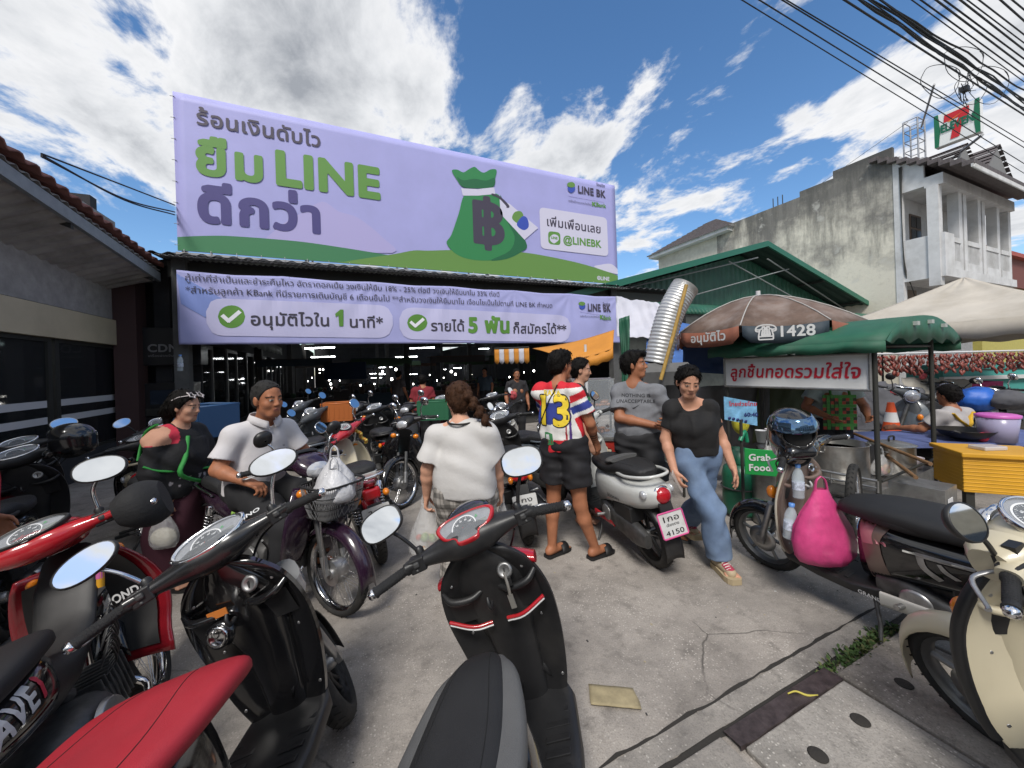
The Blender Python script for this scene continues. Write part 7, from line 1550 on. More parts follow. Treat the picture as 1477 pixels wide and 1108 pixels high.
 mb = MB();loftx(mb,[(.36,.33,.06,.06,.06,0,3),(.30,.33,.075,.075,.07,0,3),(.12,.32,.085,.08,.08,0,3),(.08,.31,.13,.11,.10,0,3),(-.08,.31,.135,.12,.11,0,3),(-.2,.32,.10,.09,.09,0,3)],irond,20,4)
 for k in range(7): mb.box((.14 + .03 * k,0,.33),(.008,.17,.17),irond)
 mb.lathe([(.10,0),(.098,.02),(.06,.03),(0,.03)],alum,(-.02,.135,.31),(0,1,0),24);mb.lathe([(.095,0),(.09,.02),(.0,.022)],alum,(-.02,-.135,.31),(0,-1,0),24);mb.tube([V3(.12,0,.42),V3(.05,.02,.50)],.03,irond,8);mb.build('engine',t,bev=.006)
 mb = MB();mb.tube([V3(.36,-.03,.28),V3(.34,-.10,.20),V3(.1,-.13,.17),V3(-.2,-.13,.22)],.015,chrome,8,4);mb.lathe([(.02,0),(.038,.04),(.045,.12),(.045,.5),(.03,.55),(.018,.55)],chrome if rimm is chrome else blkp,(-.2,-.135,.225),(-1,0,.09),18);mb.build('exhaust',t)
 for s in (-1,1):
  mb = MB();a,b = V3(-.585,s * .10,R0 + .05),V3(-.50,s * .115,.62);mb.tube([a,b],.014,irond,8);mb.lathe([(.034,-.01),(.036,.05),(.028,.06)],springs,b - V3(0,0,.05),(b - a),14)
  d = (b - a);u = d.cross(V3(0,1,0)).normalized();w_ = V3(0,1,0);mb.tube([a + d * (.08 + .8 * q) + u * .027 * math.cos(q * 62) + w_ * .027 * math.sin(q * 62) for q in np.linspace(0,1,140)],.0052,springs,6);mb.build('shock',t)
 mb = MB();mb.tube([V3(-.1,.075,.30),V3(-.60,.085,R0)],.02,irond,8);mb.rings([[V3(x,.095,z + h_),V3(x,.12,z + h_),V3(x,.12,z - h_),V3(x,.095,z - h_)] for x,z,h_ in ((-.10,.31,.05),(-.3,.30,.045),(-.6,R0,.055),(-.66,R0,.04))],blkp,smooth=False);mb.build('chain_case',t)
 for s in (-1,1):
  mb = MB();mb.tube([V3(.02,s * .10,.22),V3(.02,s * .25,.225)],.009,irond,8);mb.box((.02,s * .24,.232),(.05,.09,.02),gripm);mb.build('footrest',t,bev=.004)
  mb = MB();mb.tube([V3(-.33,s * .11,.36),V3(-.30,s * .235,.35)],.012,gripm,8);mb.build('rear_footrest',t)
 mb = MB();mb.tube([V3(-.02,.10,.22),V3(-.08,.19,.1),V3(-.10,.25,.012)],.010,irond,8);mb.box((-.105,.262,.012),(.05,.04,.01),irond);mb.build('kickstand',t)
 mb = MB(M);bar_cover(mb,cover,.085,.055,.965,.33,.25,.06);mb.rings([sec((x,0,z),w_,h_,2.6,18,(0,1,0),(0,0,1)) for x,z,w_,h_ in ((.28,.985,.08,.04),(.36,.975,.12,.06),(.42,.955,.12,.065),(.47,.93,.085,.05))],cover);mb.build('handlebar_cover',t)
 mb = MB(M);mb.rings([sec((x,0,z),w_,h_,2.4,18,(0,1,0),(0,0,1)) for x,z,w_,h_ in ((.44,.94,.10,.055),(.485,.93,.075,.045),(.50,.925,.03,.02))],lens_c);mb.build('headlamp',t)
 gauge(t,M,(.295,0,1.03),(-.5,0,.87),(.87,0,.5),GS[gz_],.105 if gz_ != 'round' else .06,.06,gauge_bezel,dialm,True,gz_ != 'round');grips(t,M,.972,.28,.235,.355)
 mb = MB(M);mb.tube([V3(.28,.24,.972),V3(.33,.1,.965),V3(.33,-.1,.965),V3(.28,-.24,.972)],.014,chrome,8,3);mb.build('handlebar',t)
 for s in (1,-1):
  if mirrors == 'none' or (mirrors == 'right' and s > 0): continue
  rx,rz = {'round': (.055,.055),'oval': (.085,.05),'right': (.085,.052)}[mirrors]
  mirror(t,M,V3(.31,s * .19,.99),V3(.315,s * .20,1.09),V3(.29,s * .255,1.17),rx,rz,mirm,stemm,roll=s * .2)
 if basket:
  mb = MB(M);wire_mesh = mat('basket_wire',(.03,.03,.03),.5,.4);rings_ = [(.66,.10,.13),(.73,.125,.15),(.80,.14,.16),(.865,.15,.17)]
  for z,a,b in rings_: mb.tube([V3(.62 + a * math.copysign(abs(math.cos(q)) ** .5,math.cos(q)),b * math.copysign(abs(math.sin(q)) ** .5,math.sin(q)),z) for q in np.linspace(0,2 * math.pi,25)[:-1]],.004 if z < .86 else .008,wire_mesh if z < .86 else gripm,5,loop=True)
  for k in range(64):
   for dd in (-.09,.09):
    a0 = 2 * math.pi * k / 64;pp = []
    for i,(z,a,b) in enumerate(rings_): q = a0 + dd * i;pp.append(V3(.62 + a * math.copysign(abs(math.cos(q)) ** .5,math.cos(q)),b * math.copysign(abs(math.sin(q)) ** .5,math.sin(q)),z))
    mb.tube(pp,.0016,mat('basket_light',(.35,.35,.35),.5,.5),4)
  mb.box((.62,0,.658),(.2,.25,.006),wire_mesh);mb.tube([V3(.52,.08,.66),V3(.5,.06,.9)],.007,wire_mesh,6);mb.tube([V3(.52,-.08,.66),V3(.5,-.06,.9)],.007,wire_mesh,6);mb.tube([V3(.62,.1,.655),V3(.64,.085,R0)],.006,chrome,6);mb.tube([V3(.62,-.1,.655),V3(.64,-.085,R0)],.006,chrome,6);mb.build('basket',t)
 return t,M,bb_
def on_side(t,s,m,bb_,o,left,size,bold=.03,width=None,shear=.2,lift=.0025,name='lettering',parent=None):
 """lettering laid on the left or right flank"""
 mb = MB();u = V3(-1,0,0) if left else V3(1,0,0);u = V3(-1,0,0) if left else V3(1,0,0);decal(mb,s,m,bb_,o,u,(0,0,1),size,bold,width,lift=lift,shear=shear,far=1.);mb.build(name,parent or t)
def local_text(t,M,s,m,o,u,v,size,bold=.03,lift=.0,shear=0.,name='lettering'):
 mb = MB(M);text(mb,s,m,o,u,v,size,bold,lift=lift,shear=shear);mb.build(name,t)
 # ---- the bikes, one by one
red_d = mat('paint_red',(.20,.008,.014),.16,coat=.8,var=.08,vscale=5,dirt=(.12,.06,.05),dscale=3,damt=.2);red_b = mat('paint_bright_red',(.42,.012,.02),.18,coat=.7,dirt=(.2,.1,.08),dscale=4,damt=.2)
cream_p = mat('paint_cream',(.56,.50,.36),.3,coat=.3,dirt=(.4,.34,.23),dscale=3.5,damt=.3,bump=.03,bscale=300);white_p = mat('paint_white',(.58,.59,.57),.2,coat=.6,dirt=(.3,.28,.25),dscale=3,damt=.3)
purple_p = mat('paint_purple',(.022,.008,.022),.2,coat=.7,dirt=(.07,.055,.06),dscale=4,damt=.35);grey_p = mat('paint_grey',(.10,.12,.14),.25,coat=.6,dirt=(.1,.1,.1),damt=.3);blue_p = mat('paint_blue',(.02,.04,.12),.2,coat=.6)
red_seat = mat('seat_red',(.36,.014,.026),.5,bump=.3,bscale=380,var=.12,vscale=5,dirt=(.2,.02,.03),dscale=3,damt=.3)
grey_seat = mat('seat_grey',(.10,.10,.10),.55,bump=.3,bscale=400,var=.15);bronze = mat('paint_bronze',(.20,.14,.115),.3,.3,coat=.4,dirt=(.2,.16,.13),damt=.3)
pink_p = mat('paint_pink',(.45,.17,.19),.3,coat=.4,dirt=(.25,.15,.13),damt=.3);letter_w = mat('letter_silver',(.6,.6,.6),.35);letter_g = mat('letter_grey',(.12,.12,.12),.4)
rim_s = mat('rim_silver',(.35,.35,.35),.4,.8,var=.2,dirt=(.1,.09,.08),damt=.4)
t,M,bb_ = underbone('black and red motorcycle at the left edge with silver lettering on its side panel',-1.54,1.33,-29,8,16,body=blkg,shieldm=red_d,inner=blkp,cover=red_b,seat=seatk,springs=mat('spring_cream',(.5,.47,.4),.5,.3),mirrors='right',gauge_bezel=blkp)
on_side(t,'WAVE',letter_w,bb_,(-.50,-.5,.60),False,.095,.03,shear=.3);on_side(t,'i',mat('letter_red',(.5,.02,.05),.4),bb_,(-.20,-.5,.60),False,.095,.05,shear=.35)
md = MB();poly_decal(md,([(-.25,.0),(0,-.02),(.25,-.04)],[(-.25,.012),(0,-.012),(.25,-.036)]),letter_w,bb_,(-.40,-.5,.57),(1,0,0),(0,0,1),.003,1.);poly_decal(md,([(-.2,-.04),(.05,-.06),(.28,-.07)],[(-.2,-.015),(.05,-.03),(.28,-.045)]),red_d,bb_,(-.40,-.5,.57),(1,0,0),(0,0,1),.003,1.);md.build('side_stripe',t)
local_text(t,Matrix(),'HONDA',letter_w,(.352,-.085,.60),(-.35,-.85,.16),(.1,0,1),.05,.03,.006)
mb = MB();mb.tube([(.34,-.10,.70),(.355,-.125,.80)],.013,mat('vape_orange',(.6,.3,.02),.4),10);mb.lathe([(.0135,0),(.0135,.06)],mat('vape_band',(.5,.12,.3),.4),(.345,-.108,.735),(.015,-.025,.1),10);o = mb.build('tube_roll',t)
mb = MB()
for k in range(12):
 a = V3(.22 - .01 * k,-.12 + .003 * (k % 4),.60 - .012 * k);mb.tube([a,a + V3(.03,-.03,.05),a + V3(.06,-.02,-.02),a + V3(.03,.01,-.05)],.0035,blkp,5,4)
mb.build('bungee_net',t)
mb = MB(M);mb.rings([sec((.27 + .05 * u,-.24 - .15 * u,.965 - .02 * u),.025 + .085 * math.sin(.4 + u * 2.0),.025 + .08 * math.sin(.4 + u * 2.0),2.2,18,(1,0,0),(0,0,1)) for u in np.linspace(0,1,8)],mat('muff_black',(.010,.010,.011),.8,bump=.3,bscale=80));mb.build('hand_muff',t)
tB,M = scooter('black scooter with a bright red seat and oval chrome stemmed mirrors',-.78,1.05,-5,26,18,body=blkg,inner=blkg,floorm=blkp,seatw=1.2,nosew=2.0,seat=red_seat,cover=mat('cover_black',(.012,.012,.013),.25,coat=.35,dirt=(.06,.055,.05),dscale=5,damt=.25),mirrors='wide',gz_='drop',stemm=chrome,wheelk='five',mirm=blkp)
local_text(tB,M,'FINO',letter_w,(.30,-.10,1.037),(.0,-1,0),(.84,0,.5),.03,.03,.004)
mb = MB();mb.lathe([(.034,0),(.037,.008),(.03,.013),(.026,.010),(.0,.010)],chrome,(.315,.075,.70),(-1,0,.15),24);mb.lathe([(.05,-.01),(.046,.004),(.036,.006)],blkg,(.318,.075,.70),(-1,0,.15),24);mb.build('fuel_cap',tB)
mb = MB();mb.box((.318,.055,.775),(.004,.07,.026),mat('warn_label',(.5,.16,.03),.5));mb.build('warning_label',tB)
tC,M = scooter('red and black scooter in the centre foreground with a grey edged black seat',.09,1.05,6,10,18,body=blkg,inner=blkp,outer=red_d,seat=seatk,seatw=.74,cover=blkp,facem=red_b,mirrors='drop',gz_='shield',gauge_bezel=red_b,plate_=[('3กท',.30,.62,.6),('เชียงราย',-.12,.3,.5),('882',-.72,.62,.7)])
mb = MB();loftx(mb,[(.075,.698,.07,.018,.035),(-.02,.708,.128,.03,.045),(-.2,.708,.162,.030,.05),(-.36,.716,.158,.034,.05),(-.47,.742,.153,.04,.055),(-.62,.757,.13,.035,.05),(-.72,.76,.09,.025,.035)],grey_seat,28,5,e=3.2);mb.build('seat_edge',tC)
mb = MB(M);
for s in (-1,1): mb.rings([sec((.30 + .05 * u,s * (.085 + .03 * math.sin(u * 3)),1.005 - .03 * u),.05 - .02 * u,.022,2.2,12,V3(.84,0,.5),(0,0,1)) for u in np.linspace(0,1,6)],red_b)
mb.ell((.40,0,1.045),(.09,.10,.02),blkg,Matrix.Rotation(R(-20),3,'Y'),18,8);mb.build('visor',tC)
for s in (-1,1): mb = MB();mb.rings([sec((.40 - .02 * u,s * (.05 + .15 * u),.885 - .06 * u),.035,.018,2.4,12,(1,0,0),(0,0,1)) for u in np.linspace(0,1,6)],red_b);mb.build('shield_trim',tC);mb = MB();mb.tube([V3(.335,s * .03,.655),V3(.32,s * .10,.665),V3(.33,s * .19,.70)],.007,red_b,8,4);mb.tube([V3(.333,s * .03,.645),V3(.318,s * .10,.655),V3(.328,s * .19,.69)],.0035,letter_w,6,4);mb.build('shield_stripe',tC)
local_text(tC,M,'CLICK 125i',letter_g,(.262,.04,.99),(0,-1,0),(.6,0,.8),.018,.03,.004)
mb = MB();mb.tube([V3(.305,-.085,.835),V3(.295,-.085,.79),V3(.297,-.08,.755)],.006,mat('key_fob',(.35,.33,.3),.4,.6),8,3);mb.box((.297,-.08,.73),(.006,.02,.05),mat('key_fob'));mb.box((.30,-.09,.80),(.006,.025,.03),blkp);mb.build('keys',tC)
tD,M = scooter('cream scooter with black trim and a round dial at the right edge',1.71,.82,15,28,9,body=cream_p,inner=cream_p,outer=cream_p,cover=cream_p,trim=blkp,trimw=.02,seat=mat('seat_brown',(.06,.04,.03),.55),mirrors='round',gz_='round',style='retro',wheelk='six',rimm=rim_s)
mb = MB();mb.lathe([(.082,-.01),(.078,.006),(.062,.010),(.056,.002),(.0,.002)],blkp,(.318,.02,.845),(-1,0,.3),28);mb.build('lock_ring',tD);mb = MB();mb.lathe([(.050,0),(.053,.008),(.046,.014),(.042,.008),(.0,.008)],chrome,(.312,.02,.845),(-1,0,.3),28);mb.lathe([(.028,0),(.026,.004),(.0,.004)],alum,(.304,.02,.8475),(-1,0,.3),20);mb.build('fuel_cap',tD)
mb = MB(M);mb.rings([sec((.34,s_ * .0 + y,.99),a,b,2.5,18,(1,0,0),(0,0,1)) for y,a,b in ((.12,.09,.07),(.18,.075,.062),(.215,.05,.05))],cream_p);mb.box((.30,.165,1.045),(.03,.04,.02),blkp);mb.build('switch_housing',tD) if (s_ := 1) else None
tE,M = scooter('black scooter with pink and bronze panels and a long black seat beside the kerb',2.13,2.2,-20,4,8,body=blkg,inner=bronze,outer=blkg,cover=blkg,trim=mat('trim_cream',(.5,.46,.38),.3),seat=seatk,mirrors='none',gz_='round',style='retro',wheelk='six',rimm=rim_s,R0=.25)
mb = MB();bvE = MB();loftx(bvE,[(.0,.49,.10,.17,.19),(-.07,.51,.14,.17,.20),(-.22,.55,.172,.14,.17),(-.42,.585,.185,.115,.155),(-.62,.61,.168,.09,.145),(-.78,.63,.125,.065,.115),(-.87,.64,.07,.04,.07)],blkg,26,5,e=2.7)
for s in (-1,1):
 u = (-1,0,0) if s > 0 else (1,0,0);sg = 1 if s > 0 else -1
 def pd(a,b,m,l=.004): poly_decal(mb,([(x,y) for x,y in a],[(x,y) for x,y in b]) if s > 0 else ([(-x,y) for x,y in b],[(-x,y) for x,y in a]),m,bvE,(0,s * .5,.55),u,(0,0,1),l,1.)
 pd([(.0,.10),(.03,.0),(.06,-.2)],[(.16,.12),(.13,.03),(.17,-.18)],bronze);pd([(.0,.15),(.015,.08),(.04,.0)],[(.10,.13),(.09,.06),(.10,.02)],pink_p,.006)
 pd([(.28,.07),(.3,.0),(.36,-.04)],[(.31,.075),(.325,.015),(.38,-.02)],alum,.005);pd([(.31,.075),(.5,.09),(.66,.08)],[(.31,.055),(.5,.075),(.66,.07)],alum,.005);pd([(.36,.05),(.38,.02),(.42,.0)],[(.375,.055),(.40,.03),(.44,.01)],alum,.005)
 pd([(.16,.16),(.4,.175),(.7,.2)],[(.2,.125),(.4,.145),(.7,.17)],mat('paint_pearl',(.5,.49,.45),.3,coat=.4),.006)
mb.build('side_panel',tE)
mb = MB();mb.rings([sec((-.30 - .5 * u,-.155 + .31 * 0,.26 + .06 * u),.05,.05,3,16,(0,1,0),(0,0,1)) for u in np.linspace(0,1,5)],mat('paint_pearl'));mb.build('muffler_cover',tE)
mb = MB();mb.rings([sec((-.12 - .4 * u,.18,.285 + .05 * u),.012,.04 - .01 * u,3,16,(0,1,0),(0,0,1)) for u in np.linspace(0,1,5)],mat('paint_pearl'));mb.build('sill_panel',tE)
mb = MB()
loftx(mb,[(.10,.70,.06,.025,.035),(.05,.71,.11,.04,.045),(-.15,.73,.15,.055,.05),(-.4,.735,.16,.055,.05),(-.62,.75,.14,.05,.05),(-.76,.755,.09,.03,.04)],seatk,28,5,e=3);mb.build('seat_cushion',tE)
mb = MB();mb.rings([[V3(.33 - .02 * a * (j != 0),y,z + .0 * a) for y,z in ((-.14,.56),(-.13,.48),(.13,.48),(.14,.56))] for j,a in ((0,0),(1,1),(2,4))],blkp,cap=False);mb.build('inner_basket',tE)
local_text(tE,Matrix(),'GRAND FILANO',letter_w,(-.02,.182,.262),(-1,0,0),(0,0,1),.03,.02,.004)
def helmet(label,pos,rz,pitch,sc=1.,shellm=None,visor=True,roll=0):
 t = thing('helmet',label,'helmet',pos);t.rotation_euler = (pitch,roll,rz);t.scale = [sc] * 3
 C = Field();C.ell((0,0,.0),(.125,.155,.13),None,.02).ell((0,-.02,-.07),(.12,.135,.09),None,.03).rc((-.05,.115,-.115),(.05,.115,-.115),.035,None,.03)
 C.ell((0,.0,-.06),(.098,.125,.14),sub=True);C.ell((0,.17,.00),(.105,.12,.068),sub=True)
 skin_obj('shell',C.mesh(.006),shellm or mat('helmet_black',(.010,.010,.011),.2,coat=.8),t)
 mb = MB();mb.ell((0,0,-.04),(.112,.13,.13),mat('helmet_lining',(.02,.02,.02),.95),n=18,k=10);mb.build('lining',t)
 if visor:
  mb = MB();mb.grid([[V3(.133 * math.sin(a) * math.cos(b),.012 + .155 * math.cos(a) * math.cos(b),.01 + .145 * math.sin(b)) for a in np.linspace(-1.35,1.35,20)] for b in np.linspace(.12,.75,8)],mat('visor_mirror',(.13,.22,.34),.08,.9),True,th=-.004);mb.build('visor',t)
  mb = MB();[mb.lathe([(.022,0),(.024,.006),(.018,.012),(0,.012)],blkp,(s * .122,.03,.03),(s,0,0),16) for s in (-1,1)];mb.build('visor_pivot',t)
 mb = MB();mb.tube([V3(.09,.03,-.13),V3(.06,.07,-.2),V3(0,.08,-.22),V3(-.06,.07,-.19),V3(-.09,.03,-.13)],.009,mat('strap_black'),6,4,flat=.3);mb.build('chin_strap',t);return t
q = P(1141,618,d=2.42)
helmet('black full face helmet with a blue mirrored visor hanging on the scooter by the kerb',q,-AZ + R(165),R(-12),1.02,roll=R(6))
mb = MB(M);mb.tube([V3(.33,.17,1.0),V3(.325,.18,1.10),V3(.30,.2,1.18)],.009,blkp,8,3);mb.build('mirror_stem',tE)
plastic_bag('bulging pink plastic bag hanging from the hook of the black scooter',P(1184,705,d=2.26),.34,.46,filmp,None,seed=12,dep=.55)
def bottle(label,pos,s=1.,tilt=0,cap=(.1,.25,.6),hang=False):
 t = thing('water_bottle',label,'bottle',pos);t.rotation_euler = (tilt,tilt * .5,0);t.scale = [s] * 3
 mb = MB();mb.lathe([(.0,0),(.03,.0),(.033,.008),(.031,.03),(.033,.05),(.031,.08),(.033,.12),(.032,.145),(.022,.175),(.013,.19),(.013,.2)],mat('bottle_clear',(.75,.85,.9),.06,alpha=.35,spec=.9),n=18);mb.build('bottle',t)
 mb = MB();mb.lathe([(.015,.195),(.0155,.215),(.0,.216)],mat('cap_blue',cap,.4),n=14);mb.build('cap',t);mb = MB();mb.lathe([(.0336,.055),(.0336,.105)],mat('bottle_label',(.5,.55,.65),.5,var=.5,vscale=60),n=18);mb.build('wrapper',t);return t
bottle('small water bottle with a blue cap standing in the scooter\'s inner tray',P(1152,718,d=2.38),1.0);bottle('water bottle held in a ring on the scooter\'s inner shield below the tray',P(1138,776,d=2.35),1.05,.08)
bottle('water bottle hanging by a string from the corner of the cloth banner',P(260,535,d=6.6),1.35,.12,hang=True)
tF,M = scooter('white scooter with a red round tail lamp and a pink framed number plate',.92,3.5,-14,32,8,body=white_p,inner=white_p,outer=white_p,cover=white_p,seat=seatk,mirrors='round',gz_='round',style='retro',wheelk='five',rimm=blkp,pframe=mat('frame_pink',(.6,.08,.25),.4),plate_=[('1กอ',.28,.62,.62),('เชียงราย',-.14,.3,.5),('4150',-.74,.62,.72)])
bvF = MB();loftx(bvF,[(.0,.49,.10,.17,.19),(-.07,.51,.14,.17,.20),(-.22,.55,.172,.14,.17),(-.42,.585,.185,.115,.155),(-.62,.61,.168,.09,.145),(-.78,.63,.125,.065,.115),(-.87,.64,.07,.04,.07)],white_p,26,5,e=2.7)
on_side(tF,'SCOOPY',letter_g,bvF,(-.36,.5,.515),True,.042,.035,shear=.3)
mb = MB();mb.rings([sec((x,0,z),w_,.018,3,20) for x,z,w_ in ((-.28,.783,.11),(-.34,.792,.142),(-.37,.797,.142),(-.40,.80,.12))],grey_seat);mb.build('seat_band',tF)
mb = MB();mb.rings([sec((-.05 - .3 * u,.175 - .02 * u,.262),.012,.028,3,12,(0,1,0),(0,0,1)) for u in np.linspace(0,1,4)],red_b);mb.build('side_trim',tF)
tG,M,bb_ = underbone('dark purple motorcycle with a wire basket under the man in the polo shirt',-1.79,2.65,112,-6,3,body=purple_p,shieldm=purple_p,inner=purple_p,cover=purple_p,basket=True,carrier=True,mirrors='round',seat=seatk)
on_side(tG,'K2',mat('letter_lime',(.35,.6,.12),.4),bb_,(-.22,-.5,.585),False,.10,.05,shear=.3)
for k in range(2): plastic_bag(('white plastic bag stuffed upright into the wire basket','knotted white plastic bag lying in front in the wire basket')[k],tG.matrix_basis @ (M @ V3(.60 + .07 * k,.03 - .06 * k,1.02 - .06 * k)),.26,.26 - .05 * k,mat('bag_white',(.62,.62,.64),.35,alpha=.85,spec=.6,bump=1.,bscale=24),None,seed=20 + k,dep=.8)
tH,M,bb_ = underbone('red and cream old motorcycle with a white rimmed single seat and plate 6494',-1.47,3.6,-32,42,9,body=red_d,shieldm=cream_p,inner=cream_p,cover=red_b,seat=seatk,seat_base=mat('seat_base_white',(.5,.5,.48),.4,dirt=(.3,.27,.22),damt=.3),single=True,gz_='round',mirrors='round',plate_=[('.2กค.',.28,.62,.7),('เชียงราย',-.14,.3,.5),('6494',-.74,.62,.75)],mirm=chrome)
mb = MB(M)
for k in range(14): mb.ell((.30 + .015 * math.sin(k),-.12 - .004 * k,.94 - .016 * k),(.02,.02,.014),fr_[k % 2],n=8,k=6)
tag(mb.build('flower_garland',tH),None);on_side(tH,'HONDA',letter_g,bb_,(-.3,.5,.665),True,.03,.03)
def S_(lbl,*a,**k): return scooter(lbl,*a,**k)
tI,MI = S_('grey scooter with round mirrors beside the man in the polo shirt',-2.61,4.95,-28.5,46,6,body=grey_p,inner=mat('inner_grey',(.06,.065,.07),.5),outer=grey_p,cover=mat('inner_grey'),style='retro',mirrors='round',gz_='round',detail=False)
tJ,MJ = S_('dark scooter with a pale blue number plate deep between the others',-1.95,5.55,-26,10,6,body=blkg,inner=blkp,style='click',mirrors='none',detail=False,plate_=[('ขขก',.28,.55,.6),('เชียงราย',-.14,.3,.5),('788',-.74,.6,.6)],pm=mat('plate_blue',(.3,.5,.6),.5))
tK,MK,bK = underbone('black motorcycle with two round mirrors facing the street behind the woman in white',-1.5,4.9,168,-40,6,body=blkg,shieldm=blkg,inner=blkp,cover=blkp,mirrors='round',mirm=chrome)
tM,MM = S_('white scooter with a dark seat and a red cloth on its mirror',.12,4.85,-32,30,7,body=grey_p,inner=mat('inner_white',(.48,.48,.46),.45),outer=white_p,cover=blkp,style='retro',mirrors='round',gz_='round',detail=False)
mb = MB(MM);mb.ell((.30,-.30,1.1),(.07,.05,.07),mat('cloth_red',(.45,.07,.08),.8,var=.6,vscale=25),n=14,k=9);mb.build('cloth_wrap',tM)
tN,MN = S_('dark scooter with a red tail lamp right behind the woman in white',.0,3.95,-8,10,7,body=blkg,inner=blkp,style='click',mirrors='none',detail=False,plate_=[('1กง',.28,.62,.62),('เชียงราย',-.14,.3,.5),('7013',-.74,.62,.72)])
tP1,MP1 = S_('black scooter with one white mirror close to the left shop window',-3.62,2.75,-42,20,7,body=blkg,inner=blkp,style='click',mirrors='oval',detail=False,mirm=letter_w)
tP2,MP2,_ = underbone('black motorcycle with plate 4530 behind the red and black one',-3.3,3.45,-46,5,7,body=purple_p,shieldm=blkg,cover=blkp,plate_=[('1กธ',.28,.62,.62),('เชียงราย',-.14,.3,.5),('4530',-.74,.62,.75)],mirrors='none')
tP3,MP3 = S_('cream and black scooter half hidden behind the star woman',-4.05,4.3,-35,25,7,body=cream_p,inner=cream_p,outer=cream_p,cover=blkp,style='retro',mirrors='oval',gz_='round',detail=False,mirm=letter_w)
tP4,MP4 = S_('red and black scooter in the dark by the shop window',-4.35,3.3,-40,10,7,body=red_d,inner=blkp,style='click',mirrors='none',detail=False)
helmet('black open helmet resting on the scooter by the shop window',P(103,632,d=3.0),R(100),0,.95,visor=False)
def repeat(src,label,l,f,hd,lean=6):
 t = copy_tree(src);t.location = S(l,f);t.rotation_euler = (Matrix.Rotation(math.pi / 2 - AZ - R(hd),3,'Z') @ Matrix.Rotation(-R(lean),3,'X')).to_euler('XYZ');t['label'] = label;return t
for src,lb,l,f,hd in [(tI,'grey scooter at the back of the entrance row on the left',-3.6,6.4,-30),(tK,'black motorcycle facing out at the back left of the entrance',-2.9,7.0,175),(tN,'dark scooter in the second entrance row with its tail out',-.9,6.2,-15),(tP4,'red scooter in the second entrance row in the dark',-1.2,6.9,-20),(tK,'black motorcycle in front of the red vest shopper',-2.0,6.5,160),(tJ,'dark scooter with a blue plate at the far back of the entrance',-.3,7.2,-5),(tI,'grey scooter at the right end of the entrance',.7,6.5,10),(tK,'black motorcycle parked behind the traffic cone',4.3,6.0,250),(tP4,'red scooter parked left of the post behind the cart',4.75,6.4,240),(tN,'dark scooter parked behind the food vendor',3.6,6.1,235),(tI,'grey scooter in the right hand row behind the seated man',6.1,5.6,250),(tN,'dark scooter in the right hand row behind the purple bucket',7.0,5.4,255),(tP4,'red scooter in the right hand row near the blue bundle',6.6,6.3,250),(tK,'black motorcycle in the right hand row at the edge',7.6,5.9,245),(tM,'white scooter far back in the right hand row',7.9,6.7,250),(tJ,'dark scooter far back in the right hand row',5.6,6.9,245)]:
 repeat(src,lb,l,f,hd)
 # ================================================================== stalls, umbrellas and goods
steel = mat('steel_sheet',(.38,.38,.37),.38,.85,var=.25,vscale=6,dirt=(.12,.10,.08),dscale=5,damt=.6)
tarp_g = mat('tarp_green',(.012,.10,.055),.6,var=.15,vscale=4,dirt=(.1,.13,.1),damt=.35);tarp_w = mat('tarp_white',(.52,.52,.58),.7,var=.08,vscale=3);bamboo = mat('bamboo',(.42,.26,.06),.5,var=.25,vscale=12);woodb = mat('wood_brown',(.2,.11,.05),.7,var=.3,vscale=9)
def one(mb,name,label,cat,group=None,**k): return tag(mb.build(name,**k),label,cat,group)
def cloth(name,label,a,b,c,d,m,n=20,amp=.03,seed=1,cat='tarp',th=.006):
 a,b,c,d = (Vector(q) for q in (a,b,c,d));nn = (b - a).cross(d - a).normalized();mb = MB()
 mb.grid([[(a * (1 - u) + b * u) * (1 - v) + (d * (1 - u) + c * u) * v + nn * (amp * noise.noise((u * 4,v * 3,seed)) + amp * .6 * noise.noise((u * 11,v * 5,seed + 3))) - V3(0,0,amp * 1.5 * math.sin(u * math.pi) * math.sin(v * math.pi)) for u in np.linspace(0,1,n)] for v in np.linspace(0,1,n)],m,True,th=th);return one(mb,name,label,cat)
C0 = S(3.12,3.18);ca = (_RT * -.47 + _FW * .88).normalized();cb_ = (_RT * .88 + _FW * .47).normalized();LA,LB = 1.3,1.4
ct = thing('food_cart','food cart with a green canvas roof and a white sign in red Thai script','food cart',C0)
def cp(x,y,z): return ca * x + cb_ * y + V3(0,0,z)
for x,y in ((0,0),(LA,0),(0,LB),(LA,LB)):
 mb = MB();mb.tube([cp(x,y,.12),cp(x,y,1.72)],.02,fd,8);mb.build('post',ct)
mb = MB();rows = []
for i in range(13):
 x = -.12 + (LA + .24) * i / 12;rows.append([cp(x,-.16 + (LB + .58) * v,1.70 + .24 * math.sin(math.pi * min(max(v,.0),1)) ** .7 + .012 * noise.noise((x * 5,v * 6,0))) for v in np.linspace(0,1,17)])
mb.grid(rows,tarp_g,True,th=.008)
for r in (rows[0],rows[-1]): mb.grid([[p for p in r],[V3(p.x,p.y,1.70 - .03 * math.sin(i * 1.9)) for i,p in enumerate(r)]],tarp_g,True,th=.006)
for k in (0,-1): mb.grid([[r[k] for r in rows],[r[k] - V3(0,0,.09 + .015 * math.sin(i * 2.1)) for i,r in enumerate(rows)]],tarp_g,True,th=.006)
for v in (5,8,11): p = rows[0][v];mb.box(p - V3(0,0,.06) - ca * .012,(.05,.05,.035),mat('patch_grey',(.4,.42,.4),.7))
mb.build('canvas_roof',ct)
